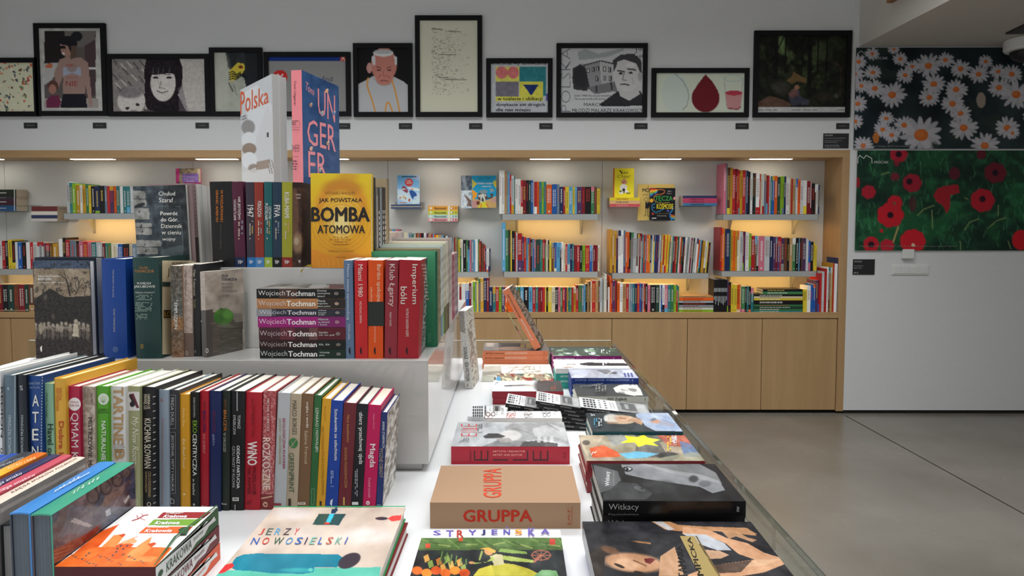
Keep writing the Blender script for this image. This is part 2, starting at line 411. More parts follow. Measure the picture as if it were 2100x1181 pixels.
YW = 5.70; YN = 6.02
def XY(px, Y=YW): return atY(px, 457, Y).x
def ZY(py, Y=YW): return atY(1055, py, Y).z
XC = XY(1744)                      # where the poster wall ends
zT, zC = ZY(308), ZY(640)          # top of the niche surround, counter top
xR = XY(1738)                      # right end of the niche surround
m = MB(); m.box(-6, 6.5, -4, 7, -.1, 0); tag(m.build('floor', FLOORM), kind='structure')
m = MB(); m.box(-5.2, xR, YW, YW + .12, zT, 4.2); m.box(xR, 6.5, YW - .01, YW + .11, .028, 4.2)
m.box(-5.2, 6.5, YN + .02, YN + .1, 0, 4.2)
tag(m.build('wall_back', WALL), kind='structure')
m = MB(); m.box(-5.3, -5.2, -4, 7, 0, 4.2); tag(m.build('wall_left', WALL), kind='structure')
m = MB(); m.box(6.5, 6.6, -4, 7, 0, 4.2); tag(m.build('wall_right', WALL), kind='structure')
m = MB(); m.box(-5.3, 6.6, -4.1, -4, 0, 4.2); tag(m.build('wall_front', WALL), kind='structure')
m = MB(); m.box(-5.2, 6.5, -4, 7, 4.2, 4.3); tag(m.build('ceiling', WALL), kind='structure')
zS = ZY(97)
XS = XY(1750)
m = MB(); m.box(XS, 6.5, -4, YW, zS, 4.2); tag(m.build('trim_1', SOFF), kind='structure')      # lowered soffit under the gallery
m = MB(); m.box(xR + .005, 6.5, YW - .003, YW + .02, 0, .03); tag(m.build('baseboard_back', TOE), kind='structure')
m = MB()                                                                   # saw-cut joints in the concrete
for a, b in (((1735, 853), (2100, 1054)),):
    p, q = atZ(*a, 0), atZ(*b, 0); d = (q - p).normalized() * 6; n = Vector((d.y, -d.x, 0)).normalized() * .004
    m.poly([p - n + Vector((0, 0, .0012)), p + n + Vector((0, 0, .0012)), p + n + d + Vector((0, 0, .0012)), p - n + d + Vector((0, 0, .0012))])
tag(m.build('trim_2', TOE), kind='structure')
# wooden rail along the gallery edge
t = empty('gallery_rail', (XS, 5.2, 3.13), 'brown wooden rail end running along the white gallery edge', 'rail')
boxo('rail_board', -.045, 0, -9.1, 0, 0, .16, OAK, t); boxo('rail_cap', -.06, .01, -9.1, -.002, .16, .2, OAK, t)
# ---------------------------------------------------------------- niche surround
zIn = ZY(323); xIn = XY(1723)
t = bpy.data.objects.new('trim_3', None); COL.objects.link(t); t.location = (xR, YW, 0); t['kind'] = 'structure'      # niche surround
def ws(name, *a, mat=BIRCH, parent=t, off=(xR, YW, 0), bev=0):
    x0, x1, y0, y1, z0, z1 = a
    return boxo(name, x0 - off[0], x1 - off[0], y0 - off[1], y1 - off[1], z0 - off[2], z1 - off[2], mat, parent, bev)
ws('top_board', -5.2, xR, YW - .012, YN, zIn, zT, mat=BIRCHX)
ws('side_board', xIn, xR, YW - .012, YN, .02, zIn)
bx = [-5.2] + [XY(p, YN) for p in (15, 400, 797, 1234)] + [xIn]
for a, b in zip(bx, bx[1:]):
    ws('back_panel', a + .0015, b - .0015, YN - .012, YN, zC - .1, zIn, mat=NICHE)
ct = boxo('countertop', -5.2 , xIn - .001, YW - .014, YN - .013, zC - .045, zC, BIRCHX); tag(ct, 'long birch plywood counter along the bottom of the book niche', 'counter')
dxs = [XY(p) for p in (-296, -141, 15, 170, 325, 481, 636, 791, 946, 1100.5, 1256.5, 1412.5, 1567, 1722)]
posn = ['far left', 'second', 'third', 'fourth', 'fifth', 'sixth', 'seventh', 'eighth', 'ninth', 'tenth', 'eleventh', 'twelfth', 'last']
for i, (a, b) in enumerate(zip(dxs, dxs[1:])):
    nr = 12 - i
    lab = ['rightmost birch cupboard, next to the niche side board', 'second birch cupboard from the right, above bare floor', 'third birch cupboard from the right, partly behind the table rim',
           'fourth birch cupboard from the right, behind the table end', 'fifth birch cupboard from the right, behind the leaning salmon book'][nr] if nr < 5 else \
        ['', 'birch cupboard at the left picture edge below the dark leather sets', 'birch cupboard left of the sepia photo cover', ][2 if i < 2 else 1] if i < 3 else 'birch cupboard hidden behind the white book podium, number %d from the left' % (i + 1)
    if b < XY(-10): continue
    if 3 <= i <= 7: lab = 'birch cupboard behind the book table, %s from the left' % ordn(i - 1)
    c = empty('base_cupboard', (a, YW, 0), lab, 'cupboard', 'cupboards behind the table' if 3 <= i <= 7 else 'birch base cupboards under the niche')
    w = b - a
    boxo('carcass', 0, w, .012, .30, .07, zC - .046, BIRCH, c)
    boxo('door', .0025, w - .0025, -.008, .011, .03, zC - .052, BIRCH, c, .001)
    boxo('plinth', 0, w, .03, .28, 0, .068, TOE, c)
# recessed strip lights in the niche ceiling
for k, (a, b) in enumerate(((-75, 10), (152, 238), (407, 490), (634, 716), (860, 942), (1087, 1168), (1312, 1394), (1536, 1620))):
    x0, x1 = XY(a, 5.81), XY(b, 5.81)
    lab = ['strip light at the left picture edge', 'strip light above the lime and black books', 'strip light behind the tall white art magazine', 'strip light right of the blue art book',
           'strip light above the small sky-blue cover', 'strip light above the long white and red row', 'strip light above the yellow and black covers', 'rightmost strip light, above the red book block'][k]
    c = empty('strip_light', ((x0 + x1) / 2, 5.81, zIn), 'recessed warm ' + lab, 'lamp', 'strip lights in the niche ceiling')
    h = (x1 - x0) / 2
    boxo('housing', -h - .006, h + .006, -.03, .03, -.003, .004, WPL, c)
    boxo('diffuser', -h, h, -.024, .024, -.006, -.003, STRIP, c)
    L = area('niche_lamp_light', ((x0 + x1) / 2, 5.81, zIn - .01), (0, 0, 0), 2 * h, .045, .3, (1, .90, .76))
# ---------------------------------------------------------------- wall shelves
YS = 5.79
def shelf(x0, x1, ytop, ybot, label, led=True):
    X0, X1, z1, z0 = XY(x0, YS), XY(x1, YS), ZY(ytop, YS), ZY(ybot, YS)
    c = empty('steel_shelf', ((X0 + X1) / 2, YN - .012, z0), label, 'shelf', 'white steel shelves in the niche')
    h = (X1 - X0) / 2; d = YN - .012 - YS; D = -d
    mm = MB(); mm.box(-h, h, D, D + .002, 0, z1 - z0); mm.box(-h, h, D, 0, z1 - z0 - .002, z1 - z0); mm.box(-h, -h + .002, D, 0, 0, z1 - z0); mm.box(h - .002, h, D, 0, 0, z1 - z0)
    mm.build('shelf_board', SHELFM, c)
    for s in (-1, 1):
        b = MB(); xa = s * (h - .12)
        b.hexa([(xa - .012, -.002, -.12), (xa + .012, -.002, -.12), (xa + .012, 0, -.12), (xa - .012, 0, -.12), (xa - .012, -.002, z1 - z0 - .003), (xa + .012, -.002, z1 - z0 - .003), (xa + .012, 0, z1 - z0 - .003), (xa - .012, 0, z1 - z0 - .003)])
        b.hexa([(xa - .001, -.09, .0), (xa + .001, -.09, .0), (xa + .001, 0, -.12), (xa - .001, 0, -.12), (xa - .001, -.09, .02), (xa + .001, -.09, .02), (xa + .001, 0, .02), (xa - .001, 0, .02)])
        b.build('bracket', SHELFM, c)
    if led:
        b = MB(); n = int(2 * h / .12)
        b.box(-h + .05, h - .05, D + .075, D + .085, z1 - z0 - .006, z1 - z0 - .003); b.build('led_rail', WPL, c)
        e = MB(); e.box(-.004, .004, -.004, .004, 0, .0025); e0 = e.build('led_chip', LED, c); e0.location = (-h + .08, D + .08, z1 - z0 - .0085)
        for k in range(1, n):
            q = e0.copy(); COL.objects.link(q); q.parent = c; q.location.x = -h + .08 + k * (2 * h - .16) / max(1, n - 1)
        area('shelf_led_light', ((X0 + X1) / 2, YN - .012 + D + .08, z1 - .012), (0, 0, 0), 2 * h - .14, .012, 1.25, (1, .54, .12))
    return z1
Z = {}
Z['A'] = shelf(131, 290, 437, 449.5, 'white shelf at upper left carrying lime, black and teal books')
Z['B'] = shelf(-60, 290, 551.5, 564, 'white shelf at lower left, above the dark leather sets')
Z['C'] = shelf(1030, 1227, 438.5, 451, 'white shelf in the middle under the white and orange book row', True)
Z['D'] = shelf(1033, 1227, 556.5, 569, 'white shelf below the other, under the row with the thick red book')
Z['E'] = shelf(765, 1002, 557, 569, 'white shelf directly right of the green hardback on the podium')
Z['F'] = shelf(1256, 1455, 559.5, 571.5, 'white shelf under the long leaning row of thin books')
Z['G'] = shelf(1482, 1678, 439, 451, 'white shelf at upper right under the red book block')
Z['H'] = shelf(1481, 1677, 555.5, 567, 'white shelf at lower right next to the niche side')
# ---------------------------------------------------------------- shelf books
PAL = dict(W=('e9e9e6', 'white'), L=('c3c9ca', 'light grey'), G=('8d9190', 'grey'), K=('1d1b1e', 'black'), R=('b5262a', 'red'), D=('7c1c28', 'dark red'),
           O=('e2601f', 'orange'), Y=('e3cb3c', 'yellow'), M=('c9982c', 'mustard'), N=('243058', 'navy'), B=('2460b0', 'blue'), S=('5fa6cf', 'sky blue'),
           T=('2f7c80', 'teal'), E=('3d7c4c', 'green'), F=('26433a', 'dark green'), I=('8ab62e', 'lime'), P=('cf7488', 'pink'), V=('553a66', 'purple'),
           Z=('6b4632', 'brown'), C=('e0d6b6', 'cream'), A=('b89464', 'tan'), U=('6d8496', 'blue-grey'))
BG = []       # collected shelf books
RB = random.Random(11)
def lum(c): return .3 * c[0] + .6 * c[1] + .1 * c[2]
def row(key, x0, y0, s, start, base, toks, shelfname, group, YF=5.80, zb=None, gain=1.02):
    x = start; top = base - 60; lean = 0.0; n = 0; seq = []
    for tk in toks.split():
        k, val = tk[0], float(tk[1:])
        if k == 't': top = val; continue
        if k == 'l': lean = math.radians(val); continue
        seq.append((k, x, val, top, lean)); x = val
    for i, (k, a, b, tp, ln) in enumerate(seq):
        sh = math.tan(ln) * (base - tp) * .8
        xa, xb = atY(x0 + (a - sh) / s, 457, YF).x, atY(x0 + (b - sh) / s, 457, YF).x
        z0 = ZY(y0 + base / s, YF) if zb is None else zb
        zt = ZY(y0 + tp / s, YF)
        nb = [PAL[seq[j][0]][1] for j in (i - 1, i + 1) if 0 <= j < len(seq)]
        BG.append(dict(k=k, xa=xa, xb=xb, z0=z0, h=(zt - z0) / math.cos(ln), ln=ln, YF=YF + RB.uniform(-.004, .004), nb=nb, i=i, n=len(seq), sn=shelfname, grp=group,
                       area=(b - a) / s * (base - tp) / s, key=key, gain=gain))
row('C', 1020, 340, 9.545, 38, 940, "t85 W85 W140 t110 A180 t120 G210 S242 t175 R275 t190 L325 t215 T350 t258 W405 W457 t283 R500 D560 K610 F656 B700 t300 L718 t310 R775 O818 t312 T868 I908 T958 t368 O1066 t362 B1166 U1212 t412 N1290 R1328 Y1398 S1470 Y1515 S1556 V1650 D1715 K1832 E1893 Z1946 t448 Y2004 t425 A2020",
    'middle upper shelf', 'books on the middle upper shelf', zb=Z['C'])
row('D', 1020, 450, 9.545, 90, 1020, "t60 S160 t207 E215 F245 Z258 t215 Y285 t225 K345 t262 R365 L395 t272 R485 t335 V520 t345 R565 t355 S600 A630 R648 t383 K680 U705 B725 t390 P752 F840 t392 T865 E888 R930 E955 C990 t405 K1018 t435 Y1060 t450 Z1108 Y1118 B1160 S1228 K1255 t450 W1298 t478 C1335 R1375 S1425 N1468 T1505 t505 D1560 R1615 K1665 I1725 R1810 B1858 G1880 D1920 D1970 C2005",
    'middle lower shelf', 'books on the middle lower shelf', zb=Z['D'])
row('F', 1240, 460, 9.13, 105, 905, "t95 M150 t110 A182 t122 M222 t120 N258 t112 W310 W358 t115 U395 t145 O435 O467 l1 t150 K500 G545 t165 L605 t180 Z632 L655 t170 D685 W705 t195 T735 R765 t205 U792 t200 O830 M860 N895 l2 t195 L918 Y940 S955 t200 N1005 V1030 L1055 U1075 t205 M1110 R1132 l3 t195 Y1170 O1190 Y1225 t220 N1238 C1270 T1298 t230 D1340 R1365 E1385 K1400 t240 W1425 O1450 F1478 K1510 l4 t240 W1550 G1590 L1620 t255 D1650 L1668 K1690 l4.5 t265 L1730 W1765 t300 O1790 S1815 K1840 t315 M1890 t300 W1925 t325 Y1950 t340 K1985",
    'long leaning row', 'books in the long leaning row', zb=Z['F'])
row('G', 1460, 330, 9.13, 205, 995, "t45 P255 t50 U275 t125 Z328 M375 t150 R430 D455 t155 R485 t175 R512 M560 R615 t180 U630 N672 t200 K708 t210 W755 t230 K780 F812 t238 W880 t245 R903 C930 L970 U1003 t270 D1035 R1063 t285 L1090 T1118 B1160 t280 O1215 t300 F1270 t290 I1300 I1340 N1378 t320 W1450 A1470 t335 R1505 A1545 G1565 t330 W1595 t350 O1645 t365 L1700 W1765 t380 D1832 W1848 D1862 t420 K1918 t440 Z1935 W1975 t450 N2005",
    'upper right shelf', 'books on the upper right shelf', zb=Z['G'])
row('H', 1460, 455, 9.13, 165, 912, "t100 R195 t120 O235 M250 t130 N275 N345 t150 E360 M402 t165 O447 M485 t165 W515 C537 t185 L590 t180 D612 V635 t200 W700 t215 I718 I750 t262 R810 Z848 L888 t268 P995 t270 L1092 N1155 t280 V1200 D1240 V1285 t280 R1310 t300 V1365 Z1425 t305 K1465 A1520 t300 E1578 K1635 S1655 t305 K1690 Z1715 V1775 L1805 t330 W1822 t350 B1858 t370 K1912 t385 Y1945 t440 Y1980",
    'lower right shelf', 'books on the lower right shelf', zb=Z['H'])
CY = 5.715
row('J', 930, 560, 9.545, 30, 768, "t210 P60 W110 D150 W230 t205 B300 t195 D345 t170 W375 I425 U450 Y485 t110 U525 M588 t95 N645 D693 t272 N765 T827 R887 I942 V1008 O1060 O1115 O1160 D1165 P1215 S1255 E1310 S1375 K1475 S1550 t275 R1610 T1660 D1705 D1745 R1795 Y1818 K1857 Y1925 C1995 K2055 P2100",
    'counter behind salmon book', 'books on the counter, middle', CY, zC)
row('K', 1120, 560, 9.545, 248, 770, "t280 P283 E327 R378 N412 M437 T470 E508 R545 t270 M590 t238 R640 E705 U750 S778 t215 K818 t165 A840 Z880 C905 t150 R978 A1030 Z1065 t105 L1105 G1140 t80 C1160 t25 W1195 t165 Z1225 t275 W1255 t60 O1285 t120 R1315 t150 V1365 R1385 K1400 t195 O1455 t190 W1512 t205 A1580 R1630 G1668 U1705 T1745 N1797 t205 R1845 B1872 V1905 W1927 R1955 K2003 t232 P2055",
    'counter right of middle', 'books on the counter, right of middle', CY, zC)
row('Q', 1320, 560, 10, 155, 800, "t240 K268 F345 W370 B400 W450 P515 T575 E640 I690 R722 t265 E750", 'counter before flat stack', 'books on the counter beside the flat stack', CY, zC)
row('R', 1320, 560, 10, 1460, 798, "t130 K1488 K1516 K1544 K1572 K1600 K1628 K1656 K1684 K1712 K1740 t150 V1760 t185 K1820 t235 Y1880 Y1940 O2005 A2035", 'counter after flat stack', 'books on the counter right of the flat stack', CY, zC)
row('U', 1500, 520, 8.75, 210, 1048, "t590 E268 K303 T335 K375 t615 T425", 'counter between two stacks', 'books on the counter between the stacks', CY, zC)
row('V', 1500, 520, 8.75, 1320, 1048, "t640 Y1390 t580 W1450 B1500 t550 B1540 t480 V1585 D1610 t350 R1650 t320 L1695 t270 R1740 t240 W1765 t245 Z1800 A1835 t170 M1850 R1875 t180 W1925 t75 N1950 W1968",
    'right end of counter', 'books at the right end of the counter', CY, zC)
row('E', 790, 460, 9.13, -60, 884, "t90 K-30 B0 K40 U72 t95 A130 t90 S160 U190 t95 P230 t140 R265 t170 D305 t150 C350 C413 t155 L440 t175 U500 E520 U545 S568 t165 Z598 O625 I645 R668 t170 K722 t160 W770 t175 D785 V808 A860 t180 R888 S912 t195 O955 t205 R995 L1045 t220 S1090 K1125 S1170 t240 R1198 A1220 t245 S1250 G1285 D1310 A1340 t255 E1368 t280 Y1395 E1425 t285 W1455 t290 K1515 t300 E1545 S1580 t290 P1610 U1660 S1685 t285 W1735 E1758 t320 R1790 t330 K1800 t360 Z1845 t390 R1870 t455 N1895 W1925 W1945 N1965",
    'shelf above green hardback', 'books on the shelf above the green hardback', zb=Z['E'])
row('B', 0, 480, 7.382, -90, 524, "t100 B-60 W-30 W15 t105 R60 t103 K105 t85 Y165 t105 K215 t120 W255 t125 B320 t125 K385 W440 t125 R487 W550 t120 L650 t140 V680 K740 Z778 t145 M850 t120 A875 t75 W940 t55 K985 t90 R1040 t95 U1125 t105 G1140 t105 K1185 P1250 t115 R1315 P1370 t125 T1445 L1540 t140 D1580 T1610 E1675 C1705 C1745 W1775 t150 B1845 K1950 C1990 U2050 U2100",
    'lower left shelf', 'books on the lower left shelf', zb=Z['B'])
row('X', 0, 480, 7.382, -95, 1165, "t765 D-10 K75 F163 Z235 D330 F390 Z480 D560", 'left counter', 'dark leather-look volumes on the left counter', CY, zC)
row('A', 0, 360, 7.24, 1000, 560, "t85 L1045 t105 T1090 t115 I1140 t135 M1200 t140 W1235 M1285 t125 E1330 t145 Y1365 t155 K1420 N1485 t150 K1565 t155 U1600 R1645 V1700 t155 O1745 T1795 t160 W1840 T1895 t160 T1945 L1995 L2040",
    'upper left shelf', 'books on the upper left shelf', zb=Z['A'])
# flat stacks lying on the counter
def stackrow(key, x0, y0, s, xa, xb, items, sn, grp):
    for i, (k, ya, yb, *xx) in enumerate(items):
        a, b = xx if xx else (xa, xb)
        BG.append(dict(k=k, flat=1, xa=XY(x0 + a / s, CY), xb=XY(x0 + b / s, CY), z0=ZY(y0 + yb / s, CY), z1=ZY(y0 + ya / s, CY) - .0006, YF=CY + RB.uniform(-.003, .004), i=i, n=len(items), sn=sn, grp=grp,
                       nb=[PAL[items[j][0]][1] for j in (i - 1, i + 1) if 0 <= j < len(items)], area=(b - a) / s * (yb - ya) / s, key=key, gain=1.02, h=0, ln=0))
stackrow('SA', 1320, 560, 10, 750, 1458, [('A', 470, 500), ('O', 500, 560), ('L', 560, 605), ('K', 605, 652), ('G', 652, 705), ('W', 705, 745), ('I', 745, 802)], 'flat stack beside black volumes', 'flat stack of books beside the black volumes')
stackrow('SB', 1500, 520, 8.75, 432, 1312, [('K', 635, 680, 590, 1305), ('E', 680, 727, 590, 1305), ('K', 727, 765), ('C', 765, 797), ('Y', 797, 837), ('K', 837, 910), ('E', 910, 945), ('F', 945, 980), ('E', 980, 1020), ('T', 1020, 1051)], 'flat green and black stack', 'flat stack of green and black books')
def bgmesh(mb, b, org, R, detail):
    """One shelf book: boards, spine, recessed page block, lettering on the spine."""
    c = lin(PAL[b['k']][0], b['gain'] * (.85 + .3 * R.random())); pg = lin('e6dfcc', .9)
    dk = lum(c) < .25
    ink = lin(R.choice(['f0eee6', 'f0eee6', 'e8c860', 'd04030']) if dk else R.choice(['201c20', '201c20', '8a2020', 'ffffff']), 1.0)
    ink = tuple(i * .6 + j * .4 for i, j in zip(ink, c))
    if b.get('flat'):
        w, t, d = b['xb'] - b['xa'], b['z1'] - b['z0'], .15; bt = .002
        X, Y, ZZ = b['xa'] - org[0], b['YF'] - org[1], b['z0'] - org[2]
        mb.box(X, X + w, Y, Y + bt, ZZ, ZZ + t, c); mb.box(X, X + w, Y + bt, Y + d, ZZ, ZZ + bt, c); mb.box(X, X + w, Y + bt, Y + d, ZZ + t - bt, ZZ + t, c)
        mb.box(X + .002, X + w - .002, Y + bt, Y + d - .003, ZZ + bt, ZZ + t - bt, pg)
        x = X + w * .12; e = X + w * R.uniform(.5, .75)
        while x < e:
            l = R.uniform(.008, .03); mb.poly([(x, Y - .0006, ZZ + t * .3), (x + l * .8, Y - .0006, ZZ + t * .3), (x + l * .8, Y - .0006, ZZ + t * .7), (x, Y - .0006, ZZ + t * .7)], ink); x += l
        return
    w, h, d = b['xb'] - b['xa'], b['h'], min(.20, max(.12, b['h'] * R.uniform(.62, .72)))
    w -= .0006; hard = R.random() < .45; bt = min(.0022, w * .18); e = .0025 if hard else .0003
    ca, sa = math.cos(b['ln']), math.sin(b['ln'])
    X0, Y0, Z0 = b['xa'] - org[0], b['YF'] - org[1], b['z0'] - org[2]
    def T(x, y, z): return (X0 + x * ca + z * sa, Y0 + y, Z0 + z * ca - x * sa + (w * sa if sa > 0 else 0) )
    def bx(x0, x1, y0, y1, z0, z1, col): mb.hexa([T(x0, y0, z0), T(x1, y0, z0), T(x1, y1, z0), T(x0, y1, z0), T(x0, y0, z1), T(x1, y0, z1), T(x1, y1, z1), T(x0, y1, z1)], col)
    bx(0, w, 0, bt, 0, h, c); bx(0, bt, bt, d, 0, h, c); bx(w - bt, w, bt, d, 0, h, c); bx(bt, w - bt, bt, d - e, e, h - e, pg)
    def q(x0, x1, z0, z1, col, k=0):
        y = -.0006 - k * .0003; mb.poly([T(x0, y, z0), T(x1, y, z0), T(x1, y, z1), T(x0, y, z1)], col)
    if b['key'] == 'X':
        q(0, w, h * .04, h * .06, lin('c8b890')); 
    if b['key'] == 'R' and b['k'] == 'K' and b['i'] < 10:
        q(w * .3, w * .7, h * .62, h * .74, lin('d8e0e0')); q(w * .35, w * .65, h * R.uniform(.2, .38), h * .49, lin('d8e0e0')); return
    r = R.random()
    if r < .16: q(0, w, 0, h * R.uniform(.08, .3), lin(R.choice(list(PAL.values()))[0], 1.1))
    elif r < .26: q(0, w, h * R.uniform(.7, .9), h, lin(R.choice(list(PAL.values()))[0], 1.1))
    if detail and w > .008:
        z = h * R.uniform(.80, .93); e = h * R.uniform(.25, .5); x0, x1 = w * .34, w * .66
        two = w > .022 and R.random() < .6
        while z > e:
            l = R.uniform(.005, .02)
            if two: q(w * .22, w * .42, z - l * .8, z, ink, 1); q(w * .56, w * .76, z - l * .65, z, ink, 1)
            else: q(x0, x1, z - l * .8, z, ink, 1)
            z -= l
        if R.random() < .6: q(w * .36, w * .64, h * .05, h * .05 + w * .35, ink, 1)
BG.sort(key=lambda b: -b['area'])
NIND = 112
rest = MB(); R0 = random.Random(5)
for n, b in enumerate(BG):
    R = random.Random(n * 7 + 3)
    if n >= NIND: bgmesh(rest, b, (0, 0, 0), R, True); continue
    mb = MB(); cx = (b['xa'] + b['xb']) / 2; org = (cx, b['YF'], b['z0']); bgmesh(mb, b, org, R, True)
    o = mb.build('book', SATIN); o.location = org
    nb = b['nb']; cn = PAL[b['k']][1]
    if b.get('flat'):
        lab = '%s book lying %s from the top in the %s' % (cn, ordn(b['i']), b['sn'])
    else:
        mid = ('between %s and %s' % (nb[0], nb[1])) if len(nb) == 2 and nb[0] != nb[1] else ('between two %s ones' % nb[0] if len(nb) == 2 else 'beside a %s one' % nb[0])
        pos = '%s from left' % ordn(b['i']) if b['i'] < b['n'] * .6 else '%s from right' % ordn(b['n'] - 1 - b['i'])
        lab = '%s book %s, %s, %s' % (cn, mid, pos, b['sn'])
    tag(o, lab, 'book', b['grp'])
o = rest.build('shelf_books', SATIN); tag(o, 'the thinner books standing between the larger ones on the niche shelves and counter', 'books', kind='stuff')
print('BG books', len(BG), 'polys rest', len(rest.f))
# ================================================================ the display table and the podium
ZT = EYE - .61; ZP1 = EYE - .333; ZP2 = EYE - .1183; ZP3 = EYE - .095
YB = 3.18                                     # far edge of the table
def rimx(y): return .437 + (.470 - .437) * (YB - y) / (YB - 1.05)
t = empty('display_table', (0, 1.9, 0), 'long white gloss display table with a low glass rim, covered in books', 'table')
def pt(x, y, z): return (x, y - 1.9, z)
Y0T = .35
def slab(name, x0, inset, ya, yb, z0, z1, mat):
    m = MB(); a, b = rimx(ya) - inset, rimx(yb) - inset
    m.hexa([pt(x0, ya, z0), pt(a, ya, z0), pt(b, yb, z0), pt(x0, yb, z0), pt(x0, ya, z1), pt(a, ya, z1), pt(b, yb, z1), pt(x0, yb, z1)]); return m.build(name, mat, t)
slab('table_top', -2.2, .016, Y0T, YB - .012, ZT - .03, ZT, ACRYL)
slab('table_body', -2.1, .06, Y0T + .06, YB - .06, .08, ZT - .0305, PODM)
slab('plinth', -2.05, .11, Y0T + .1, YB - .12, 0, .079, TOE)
RH = ZT + .078
m = MB(); a, b = rimx(Y0T), rimx(YB)
m.hexa([pt(a - .012, Y0T, ZT - .03), pt(a, Y0T, ZT - .03), pt(b, YB, ZT - .03), pt(b - .012, YB, ZT - .03), pt(a - .012, Y0T, RH), pt(a, Y0T, RH), pt(b, YB, RH), pt(b - .012, YB, RH)])
tag(m.build('glass_rim', GLASS, t), 'clear glass rim along the right edge')
m = MB(); m.box(-2.2, b - .0125, YB - .0115 - 1.9, YB - 1.9, ZT - .03, RH); tag(m.build('glass_rim', GLASS, t), 'clear glass rim along the far edge')
RIME = plain('glass_polished_edge', (.50, .53, .50), .15, .6); RIMD = plain('glass_edge_dark_line', (.10, .10, .09), .3, .5)  # pale top edge and dark edge lines of the glass
m = MB(); m.box(-2.2, b - .0005, YB - .0115 - 1.9, YB - 1.9, RH, RH + .0015); tag(m.build('rim_edge', RIME, t), 'polished pale edge of the far glass rim')
a, b = rimx(Y0T), rimx(YB)
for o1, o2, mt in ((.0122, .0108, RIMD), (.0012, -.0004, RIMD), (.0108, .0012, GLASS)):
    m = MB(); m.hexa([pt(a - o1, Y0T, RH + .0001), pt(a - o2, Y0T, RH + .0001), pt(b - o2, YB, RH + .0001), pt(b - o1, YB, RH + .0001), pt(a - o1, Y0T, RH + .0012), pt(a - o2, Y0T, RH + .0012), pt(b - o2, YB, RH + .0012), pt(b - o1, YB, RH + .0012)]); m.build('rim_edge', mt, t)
# stepped podium
PX = -.21
t = empty('stepped_podium', (-.7, 2.4, ZT), 'white lacquered three-step podium standing on the table, loaded with books', 'podium')
def pb(name, x0, x1, y0, y1, z0, z1, bev=.0015): return boxo(name, x0 + .7, x1 + .7, y0 - 2.4, y1 - 2.4, z0 - ZT, z1 - ZT, PODM, t, bev)
pb('base', -1.14, PX - .02, 1.716, 3.0, ZT, ZT + .02)
pb('lower_step', -1.18, PX, 1.70, 3.05, ZT + .02, ZP1)
pb('middle_step', -1.04, -.387, 1.868, 3.0, ZP1, ZP2)
pb('upper_step', -1.02, -.46, 2.08, 2.95, ZP2, ZP3 + .06)
ZP3 += .06
